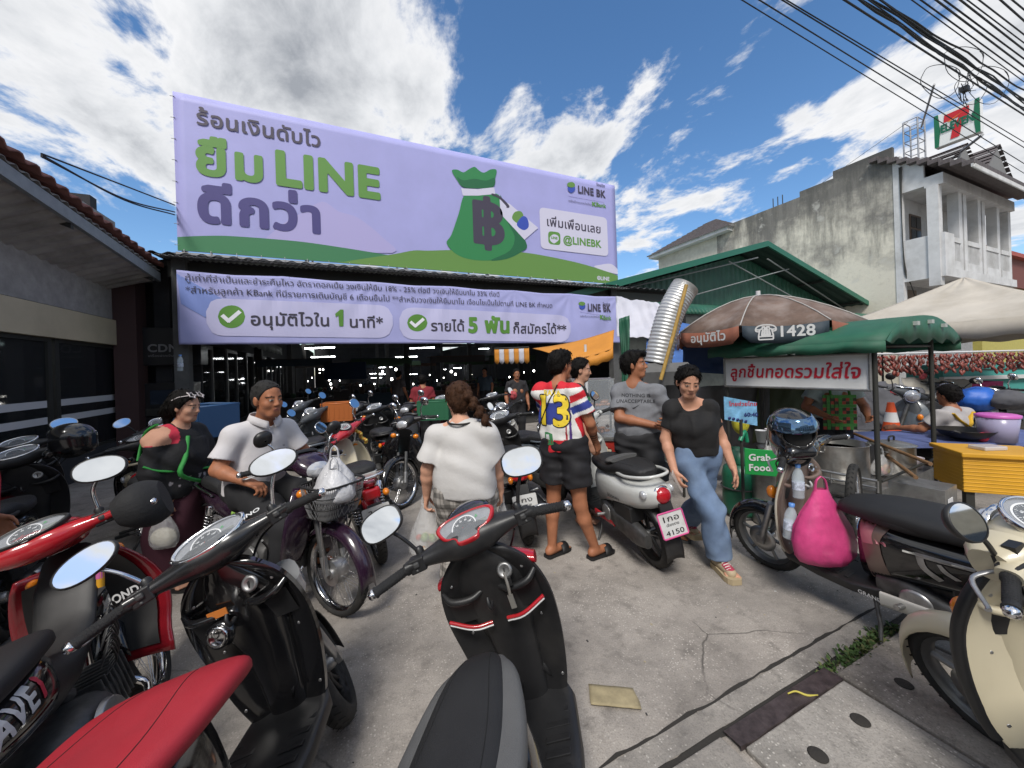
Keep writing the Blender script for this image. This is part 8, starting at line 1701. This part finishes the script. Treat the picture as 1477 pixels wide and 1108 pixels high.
mb = MB();mb.tube([cp(x,y,1.66) for x,y in ((0,0),(LA,0),(LA,LB),(0,LB))],.015,fd,6,loop=True);q = [cp(.02,-.03,1.28),cp(LA,-.03,1.28),cp(LA,-.03,1.60),cp(.02,-.03,1.60)]
mb.build('roof_frame',ct);mb = MB();mb.prism([(0,0),(LA - .02,0),(LA - .02,.32),(0,.32)],q[0],ca,(0,0,1),.03,mat('sign_board',(.68,.68,.67),.5,dirt=(.45,.42,.36),damt=.3));sb_ = mb.build('sign_board',ct)
mb = MB()
for a,b in ((q[0],q[1]),(q[2],q[3]),(q[1],q[2]),(q[3],q[0])): mb.tube([a - cb_ * .004,b - cb_ * .004],.013,steel,6)
mb.build('sign_frame',sb_);mb = MB();text(mb,'ลูกชิ้นทอดรวมใส่ใจ',mat('script_red',(.5,.012,.03),.6),cp(LA - .07,-.036,1.385),-ca,(0,0,1),.17,.022,width=LA - .16,shear=.12,res=56);mb.build('lettering',sb_)
mb = MB();
for x0,x1,z0,z1 in ((0,LA,.08,.40),):
 for a,b in (((x0,0),(x1,0)),((x1,0),(x1,LB)),((x1,LB),(x0,LB)),((x0,LB),(x0,0))): mb.add([cp(*a,z0),cp(*b,z0),cp(*b,z1),cp(*a,z1)],[(0,1,2,3)],steel)
mb.add([cp(0,0,.4),cp(LA,0,.4),cp(LA,LB,.4),cp(0,LB,.4)],[(0,1,2,3)],steel)
for x in np.linspace(0,LA,5): mb.tube([cp(x,-.02,.4),cp(x,-.02,.5)],.01,steel,6)
mb.tube([cp(0,-.02,.5),cp(LA,-.02,.5)],.014,steel,8);mb.tube([cp(0,-.02,.44),cp(LA,-.02,.44)],.01,steel,8);mb.tube([cp(-.02,0,.5),cp(-.02,LB,.5)],.012,fd,8);mb.build('cart_body',ct)
for x,y in ((.25,-.06),(1.0,-.06)):
 mb = MB();tyre(mb,(0,0,0),.17,.05,tread=False);mb.lathe([(.02,-.03),(.13,-.01),(.13,.01),(.02,.03)],irond,(0,0,0),(0,1,0),20);a_ = math.atan2(ca.y,ca.x);mb.v = [Matrix.Rotation(a_,3,'Z') @ v + cp(x,y,.17) for v in mb.v];mb.build('wheel',ct)
def pot(label,p,r,h_,lid=True):
 t = thing('steel_pot',label,'pot',p);mb = MB();mb.lathe([(0,0),(r * .96,0),(r,.02),(r,h_ - .01),(r + .012,h_),(r - .006,h_ - .004),(r - .01,.03),(0,.03)],mat('pot_steel',(.5,.49,.47),.3,.9,var=.2,vscale=9,dirt=(.16,.09,.05),dscale=5,damt=.6),n=36);mb.build('pot',t)
 if lid:
  mb = MB();mb.lathe([(r + .004,h_),(r * .9,h_ + .012),(r * .5,h_ + .03),(0,h_ + .036)],steel,n=36);o = mb.build('lid',t);mb = MB();mb.tube([V3(-.05,0,h_ + .03),V3(-.045,0,h_ + .075),V3(.045,0,h_ + .075),V3(.05,0,h_ + .03)],.009,blkp,8,3);mb.build('handle',o)
 else:
  mb = MB();mb.lathe([(r - .012,h_ * .8),(0,h_ * .8)],mat('hot_oil',(.2,.12,.03),.1),n=30);mb.build('broth',t)
 for s in (-1,1):
  mb = MB();mb.tube([V3(s * r,-.04,h_ * .8),V3(s * (r + .035),-.03,h_ * .82),V3(s * (r + .035),.03,h_ * .82),V3(s * r,.04,h_ * .8)],.008,steel,6,3);mb.build('side_handle',t)
 return t
pot('wide stained steel pot of frying oil on the cart',C0 + cp(.42,.30,.402),.26,.33,False);pot('lidded steel pot behind the cart post',C0 + cp(.16,.85,.402),.17,.28)
pot('small steel pot at the far end of the cart tray',C0 + cp(1.02,.35,.402),.13,.17)
for i,(a,b) in enumerate(((cp(-.25,.25,.66),cp(.5,1.0,.72)),(cp(-.2,.1,.56),cp(.3,.95,.60)))): mb = MB();mb.tube([C0 + a,C0 + b],.016,woodb,8);one(mb,'wooden_pole',('upper brown pole lying across the cart end','lower brown pole lying across the cart end')[i],'pole')
mb = MB();mb.box(C0 + cp(-.16,.38,.27),(.34,.3,.38),steel,Matrix.Rotation(math.atan2(ca.y,ca.x),3,'Z'));mb.box(C0 + cp(-.335,.33,.30),(.004,.12,.17),mat('sticker_white',(.6,.6,.6),.6,var=.3,vscale=30),Matrix.Rotation(math.atan2(ca.y,ca.x),3,'Z'));one(mb,'steel_box','steel box with a torn white sticker under the cart end','box',bev=.006)
gt = thing('delivery_sign','green delivery sign reading Grab Food fixed on the cart','sign',P(1074,647,d=3.3));su = (_RT * .98 - _FW * .2).normalized();mb = MB();mb.prism([(0,0),(.30,-.02),(.30,-.25),(0,-.23)],V3(0,0,0),su,(0,0,1),-.012,mat('sign_bright_green',(.01,.25,.05),.5));mb.build('board',gt,bev=.004)
mb = MB();text(mb,'Grab',letter_w,su * .03 + V3(0,0,-.105) - _FW * .006,su,(0,0,1),.082,.03);text(mb,'Food',letter_w,su * .03 + V3(0,0,-.195) - _FW * .006,su,(0,0,1),.082,.03);mb.build('lettering',gt)
gs = thing('gas_cylinder','green gas cylinder standing at the left end of the cart','gas cylinder',P(1068,722,d=3.75) * 1);gs.location.z = 0;mb = MB();mb.lathe([(0,.02),(.13,.02),(.155,.06),(.16,.12),(.16,.42),(.14,.5),(.06,.55),(.03,.56),(.03,.62),(0,.62)],mat('cylinder_green',(.01,.11,.06),.35,dirt=(.1,.1,.08),damt=.4));mb.lathe([(.1,.54),(.105,.68),(.1,.68),(.095,.55)],mat('cylinder_green'));mb.build('tank',gs)
mb = MB();mb.lathe([(.13,0),(.135,.03),(.12,.03)],irond);mb.tube([V3(.17 * math.cos(a),.17 * math.sin(a),.30) for a in np.linspace(0,6.28,25)[:-1]],.008,irond,6,loop=True);mb.build('foot_ring',gs)
q = P(1115,715,d=3.55);mb = MB();mb.lathe([(0,0),(.17,0),(.18,.03),(.18,.50),(.185,.51),(.17,.51)],steel,(q.x,q.y,0),n=28);one(mb,'steel_drum','dull steel drum below the Grab Food sign','drum')
pf = thing('poster_stand','blue poster on a thin dark stand beside the woman in black','poster',P(1068,590,d=3.5));mb = MB();mb.prism([(-.14,-.10),(.14,-.16),(.14,.06),(-.14,.12)],V3(0,0,0),su,(0,0,1),-.01,mat('poster_blue',(.16,.36,.55),.5,var=.4,vscale=14));mb.build('poster',pf)
mb = MB()
for k in range(5): mb.lathe([(0,0),(.014,0),(.014,.002),(0,.002)],mat('poster_navy',(.02,.03,.14),.5),su * (-.1 + .035 * k) + V3(0,-.0,-.085 - .0075 * k) - _FW * .006,-_FW,12)
text(mb,'ไทยช่วยไทย',mat('poster_red',(.5,.03,.04),.5),su * -.1 + V3(0,0,.03) - _FW * .005,su,(0,0,1),.05,.02);text(mb,'60:40',mat('poster_navy'),su * .03 + V3(0,0,-.07) - _FW * .005,su,(0,0,1),.05,.04);mb.build('poster_print',pf)
mb = MB();mb.tube([V3(0,.0,-.1),V3(.0,0,-pf.location.z + .01)],.014,fd,8);mb.tube([V3(-.02,0,-.3),V3(.05,0,-.22),V3(.08,0,-.32)],.02,mat('tape_green',(.01,.2,.1),.4),6,3);mb.build('stand',pf)
for i,(px,py,c_) in enumerate(((1098,620,(.5,.5,.52)),(1112,618,(.6,.55,.6)),(1128,622,(.3,.32,.4)))): q = P(px,py + 18,d=3.7);mb = MB();mb.lathe([(0,0),(.035,0),(.05,.12),(.052,.12),(.048,.118),(0,.01)],mat('cup_%d' % i,c_,.3),q,n=18);one(mb,'plastic_cup',('grey','pinkish','dark blue')[i] + ' stack of plastic cups on the cart tray','cups')
def umbrella(label,c,r,h_,m,mv,n=8,rot=0.,texts=(),val=.17,pole=True,apex_m=None):
 t = thing('market_umbrella',label,'umbrella',c);k = 8;mb = MB();ver = [rot + 2 * math.pi * i / n for i in range(n)]
 for i in range(n):
  a,b = ver[i],ver[(i + 1) % n]
  mb.grid([[V3(math.cos(a) * (1 - v) + math.cos(b) * v,math.sin(a) * (1 - v) + math.sin(b) * v,0) * r * u * (1 - .05 * math.sin(v * math.pi)) + V3(0,0,h_ * (1 - u ** 1.7) - .03 * math.sin(v * math.pi) * u) for v in np.linspace(0,1,7)] for u in np.linspace(.02,1,k)],m,True,th=-.004)
 mb.build('canopy',t)
 for i in range(n):
  a,b = ver[i],ver[(i + 1) % n];A,B = V3(math.cos(a),math.sin(a),0) * r,V3(math.cos(b),math.sin(b),0) * r;mb = MB();mb.grid([[A * (1 - v) + B * v - V3(0,0,.03 * math.sin(v * math.pi) + val * u * min(1,6 * min(v,1 - v) + .5)) for v in np.linspace(.02,.98,11)] for u in (0,.5,1)],mv(i),True,th=.004);vo = mb.build('valance',t)
  for j,s_,sz,mm in texts:
   if j == i: d = (B - A).normalized();w_ = (B - A).length;mb = MB();nn = d.cross(V3(0,0,1));text(mb,s_,mm,A + d * w_ * .5 + nn * .008 - V3(0,0,val * .78),d,(0,0,1),sz,.025,align='c');mb.build('lettering',vo)
 mb = MB()
 for a in ver: mb.tube([V3(math.cos(a) * r * u,math.sin(a) * r * u,h_ * (1 - u ** 1.7) + .004) for u in np.linspace(.02,1,7)],.007,mat('seam_pale',(.4,.38,.36),.7),5)
 mb.tube([V3(0,0,h_),V3(0,0,h_ + .06)],.025,letter_w,8);mb.build('seam',t)
 if pole: mb = MB();mb.tube([V3(0,0,h_),V3(0,0,-c[2] + .02)],.022,fd,8);mb.build('pole',t)
 return t
brn = mat('canvas_brown',(.13,.085,.065),.8,var=.3,vscale=4,dirt=(.3,.26,.24),dscale=3.5,damt=.65);brr = mat('canvas_rust',(.25,.09,.055),.8,var=.2,vscale=6);slt = mat('canvas_slate',(.03,.045,.06),.7)
pt_ = mat('print_pale',(.55,.55,.55),.7);uc = P(1095,470,d=4.5)
umbrella('dusty brown umbrella with a phone number on its dark valance',(uc.x,uc.y,1.93),.98,.42,brn,lambda i: slt if i == 6 else brr,8,R(-67.5),((6,'☎1428',.15,pt_),(5,'อนุมัติไว',.13,pt_),(4,'สินเชื่อ กรุงศรี',.12,pt_),(7,'1428',.13,pt_)))
org = mat('canvas_orange',(.55,.22,.025),.7,var=.1,vscale=4)
t = thing('orange_canopy','orange canopy on a white pole in front of the cloth banner','canopy',P(849,640,d=4.9));t.location.z = 0;o_ = t.location
a,b,c,d = (P(*q,d=dd) - o_ for q,dd in (((768,503),5.7),((886,476),5.1),((884,497),4.7),((812,512),4.8)));mb = MB()
mb.grid([[(a * (1 - u) + b * u) * (1 - v) + (d * (1 - u) + c * u) * v + V3(0,0,-.04 * math.sin(u * 3.1) - .05 * v * v) for u in np.linspace(0,1,16)] for v in np.linspace(0,1,10)],org,True,th=.006);mb.grid([[d * (1 - u) + c * u - V3(0,0,.05 + .04 * math.sin(u * 3.1) + .13 * v + .01 * math.sin(u * 30)) for u in np.linspace(0,1,24)] for v in (0,1)],org,True,th=.004);mb.build('canvas',t)
mb = MB();mb.tube([V3(0,0,0),V3(.0,0,1.85)],.018,letter_w,8);mb.build('pole',t)
sv = thing('striped_valance','short orange and white striped valance with scalloped edge at the entrance','valance',P(737,510,d=6.2));mb = MB();a,b = P(713,503,d=6.3) - sv.location,P(763,501,d=6.0) - sv.location
for k in range(7):
 p,q = a + (b - a) * k / 7,a + (b - a) * (k + 1) / 7;mb.grid([[p * (1 - v) + q * v - V3(0,0,u * (.22 + .05 * math.sin(v * math.pi))) for v in np.linspace(0,1,6)] for u in np.linspace(0,1,4)],(org if k % 2 == 0 else tarp_w),True,th=.004)
mb.build('cloth',sv);mb = MB();mb.tube([a,b],.015,fd,6);mb.build('rail',sv)
cloth('white_tarp','white tarp hanging right of the cloth banner',P(888,428,d=7.4),P(950,438,d=6.6),P(985,490,d=5.8),P(890,486,d=6.3),tarp_w,amp=.05,seed=4);cloth('green_curtain','narrow green curtain hanging beside the banner',P(893,460,d=5.0),P(908,455,d=4.9),P(908,560,d=4.9),P(898,560,d=5.0),tarp_g,amp=.03,seed=2,cat='curtain')
cloth('blue_tarp','blue tarp stretched behind the ribbed duct',P(935,462,d=6.6),P(1035,470,d=6.3),P(1060,535,d=5.6),P(930,530,d=5.6),mat('tarp_blue',(.05,.13,.36),.6,var=.15),amp=.04,seed=6);cloth('dark_blue_tarp','dark blue tarp hanging below the umbrella',P(985,500,d=5.2),P(1050,500,d=5.1),P(1050,540,d=5.1),P(985,536,d=5.2),mat('tarp_navy',(.02,.05,.14),.7),amp=.02,seed=8)
cloth('grey_tarp','grey tarp covering goods behind the poster stand',P(1005,560,d=5.2),P(1110,545,d=5.0),P(1110,700,d=4.7),P(1005,680,d=4.9),mat('tarp_grey',(.16,.15,.14),.85,var=.25,vscale=3),amp=.08,seed=9);cloth('olive_tarp','olive green tarp behind the food vendor',P(1095,530,d=5.1),P(1200,520,d=5.0),P(1195,600,d=4.9),P(1085,640,d=4.8),mat('tarp_olive',(.10,.11,.05),.85,var=.2,vscale=3),amp=.06,seed=10)
cloth('cover_tarp','dark grey cover spread over the motorcycles beyond the cart',P(1232,545,d=6.0),P(1330,560,d=6.2),P(1345,620,d=5.4),P(1235,620,d=5.4),mat('cover_grey',(.09,.09,.10),.85,var=.2),amp=.12,seed=12);cloth('beige_cover','beige dust cover spread over goods beyond the cone',P(1300,545,d=6.8),P(1400,548,d=6.8),P(1405,590,d=6.2),P(1310,590,d=6.2),mat('cover_beige',(.32,.30,.26),.85,var=.15),amp=.08,seed=14)
dt = thing('exhaust_duct','silver ribbed exhaust duct rising out of a steel hood','duct',P(950,530,d=4.3));pts = cr([tuple(P(*p,d=4.3) - dt.location) for p in ((948,525),(957,485),(968,450),(983,422),(989,413))],30);pts = [Vector(p) for p in pts];mb = MB();mb.tube(pts,[.15 + .004 * math.sin(i * math.pi / 2 + .3) for i in range(len(pts))],mat('foil',(.55,.55,.54),.42,.6,var=.1,bump=.2,bscale=60),24,cap=False);mb.build('duct',dt)
mb = MB();mb.rings([[cx * w_ + _FW * y * w_ + V3(.06,0,z) for cx,y in ((_RT * -.3,-.2),(_RT * .3,-.2),(_RT * .3,.2),(_RT * -.3,.2))] for z,w_ in ((-.20,1.0),(-.05,1.0),(.05,.75))],mat('hood_grey',(.12,.12,.12),.5,.5,var=.2),smooth=False)
for s in (-1,1): mb.tube([_RT * .25 * s + V3(0,0,-.2),_RT * .25 * s + V3(0,0,-dt.location.z + .01)],.015,fd,6)
mb.build('hood',dt)
mb = MB();mb.tube([P(953,548,d=4.05),P(972,480,d=4.05),P(990,411,d=4.05)],.02,bamboo,10);one(mb,'bamboo_pole','yellow bamboo pole leaning against the ribbed duct','pole')
tb = thing('snack_stall','snack stall with a red printed front reading sausage behind the grey man','stall',P(882,690,d=4.15));tb.location.z = 0;tb.rotation_euler.z = -AZ - R(8)
mb = MB();mb.bx((-.42,0,.0),(.5,.6,.72),mat('stall_red',(.42,.03,.02),.5,var=.5,vscale=7));fr0 = mb.build('front',tb);mb = MB();text(mb,'ไส้กรอก',mat('letter_cream',(.7,.6,.45),.5),(-.30,-.012,.40),(1,0,0),(0,0,1),.3,.05,lift=.0,shear=.1);text(mb,'ไส้กรอก',mat('letter_maroon',(.12,.01,.01),.5),(-.30,-.006,.40),(1,0,0),(0,0,1),.3,.085);mb.build('lettering',fr0)
mb = MB();mb.bx((-.43,-.02,.72),(.51,.62,.75),steel);mb.build('counter',tb);mb = MB()
for x,y in ((-.4,.02),(.06,.02),(-.4,.4),(.06,.4)): mb.bx((x - .012,y - .012,.75),(x + .012,y + .012,1.42),steel)
for z in (.76,1.07,1.41): mb.bx((-.41,.0,z - .012),(.07,.42,z + .004),steel)
cb2 = mb.build('cabinet',tb);mb = MB();mb.bx((-.40,-.004,.76),(.06,.0,1.41),clearg);mb.build('pane',cb2);mb = MB();rr = random.Random(8)
for k in range(40): mb.ell((rr.uniform(-.36,.02),rr.uniform(.05,.35),.79 + .31 * (k % 2) + rr.random() * .05),(.05,.02,.02),mat('sausage_brown',(.3,.12,.05),.4),Matrix.Rotation(rr.random() * 3,3,'Z'),8,5)
mb.build('snacks',cb2)
tp_ = P(1390,400,d=7.2);bg = mat('canvas_beige',(.47,.43,.37),.85,var=.14,vscale=1.3,dirt=(.27,.23,.17),dscale=.9,damt=.6)
tt_ = thing('beige_tent','large dirty beige pyramid tent over the stalls on the right','tent',(tp_.x,tp_.y,0));mb = MB();hw_,ze = 2.0,2.1
cs = [V3(-hw_,-hw_,ze),V3(hw_,-hw_,ze),V3(hw_,hw_,ze),V3(-hw_,hw_,ze)];ax_ = V3(0,0,tp_.z)
for i in range(4):
 a,b = cs[i],cs[(i + 1) % 4];mb.grid([[ax_ * (1 - u) + (a * (1 - v) + b * v) * u + V3(0,0,-.10 * math.sin(u * 3.1) - .04 * math.sin(v * 3.1) * u + .02 * noise.noise((v * 7 + i * 9,u * 2,1))) for v in np.linspace(0,1,24)] for u in np.linspace(.01,1,14)],bg,True,th=-.006);mb.grid([[a * (1 - v) + b * v - V3(0,0,.04 * math.sin(v * 3.1) + u * (.26 + .02 * math.sin(v * 40))) for v in np.linspace(0,1,40)] for u in (0,.5,1)],bg,True,th=.005)
mb.build('canvas',tt_)
for c in cs: mb = MB();mb.tube([c,V3(c.x,c.y,0)],.025,fd,8);mb.build('leg',tt_)
a,b = P(1258,511,d=4.75),P(1500,505,d=5.0);mb = MB();mb.tube([a,b],.012,letter_w,8);one(mb,'hanging_rail','white rail that the sausage strings hang from','rail')
sp_ = tag(bpy.data.objects.new('sausage_string',None),'reddish brown sausages strung in a row below the white rail','sausages','sausage strings on the rail');COL.objects.link(sp_);sm_ = [mat('sausage_red',(.22,.05,.035),.45,var=.4,vscale=40),mat('sausage_dark',(.13,.035,.025),.5)]
for k in range(5):
 mb = MB();mb.ell((.014 * (k % 2) - .007,.01 * ((k * 2) % 3 - 1),-.05 - .045 * k),(.017,.017,.034),sm_[k % 2],Matrix.Rotation(.5 * (-1) ** k,3,'Y'),8,6);mb.build('sausage',sp_)
mb = MB();mb.tube([(0,0,.01),(0,0,-.2)],.0035,letter_w,4);mb.build('string',sp_);rr = random.Random(2)
for k in range(56):
 t = sp_ if k == 0 else copy_tree(sp_);t.location = a + (b - a) * ((k + .5 + rr.uniform(-.3,.3)) / 56);t.rotation_euler = (rr.uniform(-.15,.15),rr.uniform(-.2,.2),rr.random() * 6);t.scale = [1,1,rr.uniform(.8,1.2)]
tq = thing('side_table','stall table under a blue sheet in front of the seated man','table',P(1400,700,d=3.9));tq.location.z = 0;tq.rotation_euler.z = -AZ - R(4);mb = MB();mb.bx((-1.0,-.1,.60),(1.2,.65,.64),mat('sheet_blue',(.10,.13,.3),.6,var=.2));mb.build('top',tq)
for x,y in ((-.95,-.05),(1.15,-.05),(-.95,.6),(1.15,.6)): mb = MB();mb.bx((x - .025,y - .025,0),(x + .025,y + .025,.6),woodb);mb.build('leg',tq)
def onq(px,py,z,d): q = P(px,py,d=d);q.z = z;return q
wk = thing('wok','black wok standing on the table before the seated man','wok',onq(1392,650,.645,3.95));mb = MB();mb.lathe([(0,0),(.09,.01),(.17,.05),(.22,.11),(.225,.115),(.215,.11),(.16,.055),(0,.018)],mat('wok_iron',(.03,.028,.026),.4,.5),n=32);mb.build('pan',wk);mb = MB();mb.tube([V3(-.21,.03,.10),V3(-.26,.0,.12),V3(-.21,-.03,.10)],.009,irond,6,3);mb.build('handle',wk)
bk = thing('plastic_bucket','clear violet bucket with a pink lid standing on the table','bucket',onq(1440,650,.645,3.85));mb = MB();mb.lathe([(0,0),(.125,0),(.15,.26),(.145,.26),(.12,.01),(0,.01)],mat('bucket_violet',(.45,.42,.62),.25,alpha=.75),n=28);mb.build('pail',bk);mb = MB();mb.lathe([(.155,.25),(.158,.275),(.13,.285),(0,.288)],mat('lid_pink',(.55,.12,.45),.4),n=28);mb.build('lid',bk)
mb = MB();mb.ell(onq(1418,650,.69,3.85),(.05,.045,.05),mat('cloth_scarlet',(.5,.03,.06),.8),n=12,k=8);one(mb,'red_bundle','small red cloth bundle between wok and bucket','cloth')
cl_ = thing('cooler_box','yellow ribbed plastic cooler box beside the cart','cooler',onq(1430,730,0,3.3));cl_.rotation_euler.z = -AZ - R(24);cl_.scale = (.9,.9,.95);ym_ = mat('plastic_yellow',(.66,.34,.02),.5,var=.12,vscale=6,dirt=(.3,.15,.03),damt=.4);mb = MB();mb.bx((-.30,-.22,.38),(.34,.24,.70),ym_)
for k in range(9): mb.bx((-.303,-.224,.40 + .033 * k),(.343,.244,.412 + .033 * k),ym_)
mb.build('box',cl_,bev=.008);mb = MB();mb.bx((-.32,-.25,.702),(.36,.27,.745),ym_);mb.build('lid',cl_,bev=.01)
for x,y in ((-.24,-.16),(.28,-.16),(-.24,.18),(.28,.18)): mb = MB();mb.bx((x - .03,y - .03,0),(x + .03,y + .03,.38),fd);mb.build('leg',cl_)
mb = MB();mb.box(onq(1425,670,.725,3.3),(.2,.13,.035),mat('foam_clear',(.6,.58,.58),.2,alpha=.8),Matrix.Rotation(-AZ,3,'Z'));one(mb,'food_tray','clear food tray lying on the yellow cooler','tray',bev=.008)
cn = thing('traffic_cone','orange traffic cone with white bands among the parked motorcycles','traffic cone',onq(1286,620,0,5.3));cn.scale = (1.25,1.25,1.15);mb = MB();om = mat('cone_orange',(.6,.08,.015),.5)
for i,(z0,z1) in enumerate(((.03,.3),(.3,.42),(.42,.54),(.54,.66),(.66,.78))): mb.lathe([(.15 - .155 * z0,z0),(.15 - .155 * z1,z1)],om if i % 2 == 0 else letter_w,n=20)
mb.build('cone',cn);mb = MB();mb.box((0,0,.015),(.38,.38,.03),om);mb.build('base',cn)
for lb,px,py,d,z,r_,m in (('crumpled blue bundle among the motorcycles on the right',1412,592,5.2,.92,(.3,.2,.17),mat('bundle_blue',(.02,.12,.5),.5)),('grey bundle on the far right motorcycle seat',1455,585,5.0,.92,(.28,.2,.13),mat('cover_grey')),('dark bag heap under the beige dust cover',1345,600,6.0,.5,(.4,.3,.3),mat('cover_grey'))):
 mb = MB();mb.ell((0,0,0),r_,m,n=36,k=20);mb.v = [v * (1 + .16 * noise.noise(v * 7) + .1 * noise.noise(v * 19)) for v in mb.v];o = one(mb,'bundle',lb,'bundle');o.location = onq(px,py,z,d)
kk = thing('teal_kiosk','teal kiosk with a white ledge far behind the sausage rail','kiosk',P(1430,560,d=8.5));kk.location.z = 0;kk.rotation_euler.z = -AZ;mb = MB();mb.bx((-1.1,0,0),(1.8,.8,1.3),mat('kiosk_teal',(.06,.3,.27),.6));mb.build('panel',kk);mb = MB();mb.bx((-1.2,-.1,.95),(1.9,-.003,1.03),letter_w);mb.bx((-.6,-.02,1.16),(1.6,-.004,1.18),fd);mb.build('ledge',kk)
def crate(label,p,rz,sz,m,cat='crate'):
 t = thing('plastic_crate',label,cat,p,rz);mb = MB();w_,d_,h_ = sz
 for s in (-1,1):
  mb.bx((s * w_ / 2 - .008,-d_ / 2,0),(s * w_ / 2 + .008,d_ / 2,h_),m);mb.bx((-w_ / 2,s * d_ / 2 - .008,.001),(w_ / 2,s * d_ / 2 + .008,h_ - .001),m)
  for k in range(6): mb.bx((-w_ / 2 + .03 + k * w_ / 6.4,s * d_ / 2 - .012,.04),(-w_ / 2 + .05 + k * w_ / 6.4,s * d_ / 2 + .012,h_ - .04),m)
 mb.bx((-w_ / 2,-d_ / 2,.0),(w_ / 2,d_ / 2,.015),m);mb.build('tub',t);mb = MB();mb.tube([V3(x * w_ / 2,y * d_ / 2,h_) for x,y in ((-1,-1),(1,-1),(1,1),(-1,1))],.014,m,6,loop=True);mb.build('rim',t);return t
crate('big blue tub on the motorcycle behind the star woman',P(296,628,d=3.7),-AZ - R(20),(.46,.36,.30),mat('tub_blue',(.02,.07,.17),.5));crate('orange basket on the grey scooter behind the red motorcycle',P(489,606,d=5.6),-AZ + R(15),(.42,.32,.26),mat('basket_orange',(.4,.11,.02),.6));crate('green basket on a motorcycle behind the woman in white',P(628,604,d=5.6),-AZ,(.45,.34,.27),mat('basket_green',(.015,.11,.05),.6));crate('magenta crate of goods on the far right',P(1402,572,d=7.6),-AZ,(.75,.4,.3),mat('basket_magenta',(.4,.02,.14),.6))
q = P(1068,605,d=3.9);mb = MB();mb.ell((0,0,0),(.1,.08,.16),mat('bag_yellow',(.55,.5,.04),.6,var=.3,vscale=20),n=18,k=12);o = one(mb,'yellow_bag','bright yellow bag behind the poster stand','bag');o.location = q
wheel('wheel',ct,Matrix.Translation(P(1232,722,d=2.95) - C0) @ Matrix.Rotation(math.pi / 2 - AZ - R(48),4,'Z'),(0,0,0),.29,.06,'wire',chrome,False)
for i,(x0,x1,h_,c_) in enumerate(((-26,-9,7,(.5,.48,.43)),(-9,6,8.5,(.42,.44,.45)),(6,24,6.5,(.5,.42,.3)))):
 t = thing('opposite_shophouse',('cream','grey','tan')[i] + ' shophouse across the road behind the viewer','building',((x0 + x1) / 2,-16,0));mb = LM(t);mb.bx((x0,-24,0),(x1 - .1,-16,h_),mat('opposite_%d' % i,c_,.9,var=.15));mb.build('wall',t)
 for k in range(4):
  for z in (.4,3.6):
   mb = LM(t);xx = x0 + (x1 - x0) * (k + .15) / 4;mb.bx((xx,-16.1,z),(xx + (x1 - x0) * .17,-15.95,z + 2.1),wg);mb.build('window',t)
 mb = LM(t);mb.bx((x0,-16,3.0),(x1 - .1,-14.4,3.15),tarp_w if i else tarp_g);mb.build('awning',t)
rr = random.Random(12);cm_ = [mat('cup_%d' % i) for i in range(3)]
for i,(x,y,r_,h_,lb) in enumerate(((.75,.2,.07,.12,'grey bowl on the cart beside the wide pot'),(.85,.6,.09,.08,'wide pinkish bowl at the back of the cart'),(.62,.85,.06,.16,'dark blue jar at the back of the cart'),(1.18,.7,.07,.2,'tall grey canister at the far corner of the cart'),(.1,1.2,.08,.11,'pinkish bowl near the cart end post'),(.45,1.15,.09,.14,'dark blue tub at the back edge of the cart'))):
 mb = MB();mb.lathe([(0,0),(r_ * .8,0),(r_,h_),(r_ * .93,h_),(r_ * .75,.01),(0,.01)],cm_[i % 3] if i else cm_[0],C0 + cp(x,y,.402),n=20);one(mb,'bowl',lb,'bowl')
for i,(x,y) in enumerate(((.95,.15),(.15,.55))): plastic_bag(('clear bag of fish balls at the front of the cart tray','clear bag of vegetables beside the lidded pot')[i],C0 + cp(x,y,.62),.2,.2,film,produce(fr_,9,.2,.2,30 + i),seed=31 + i)
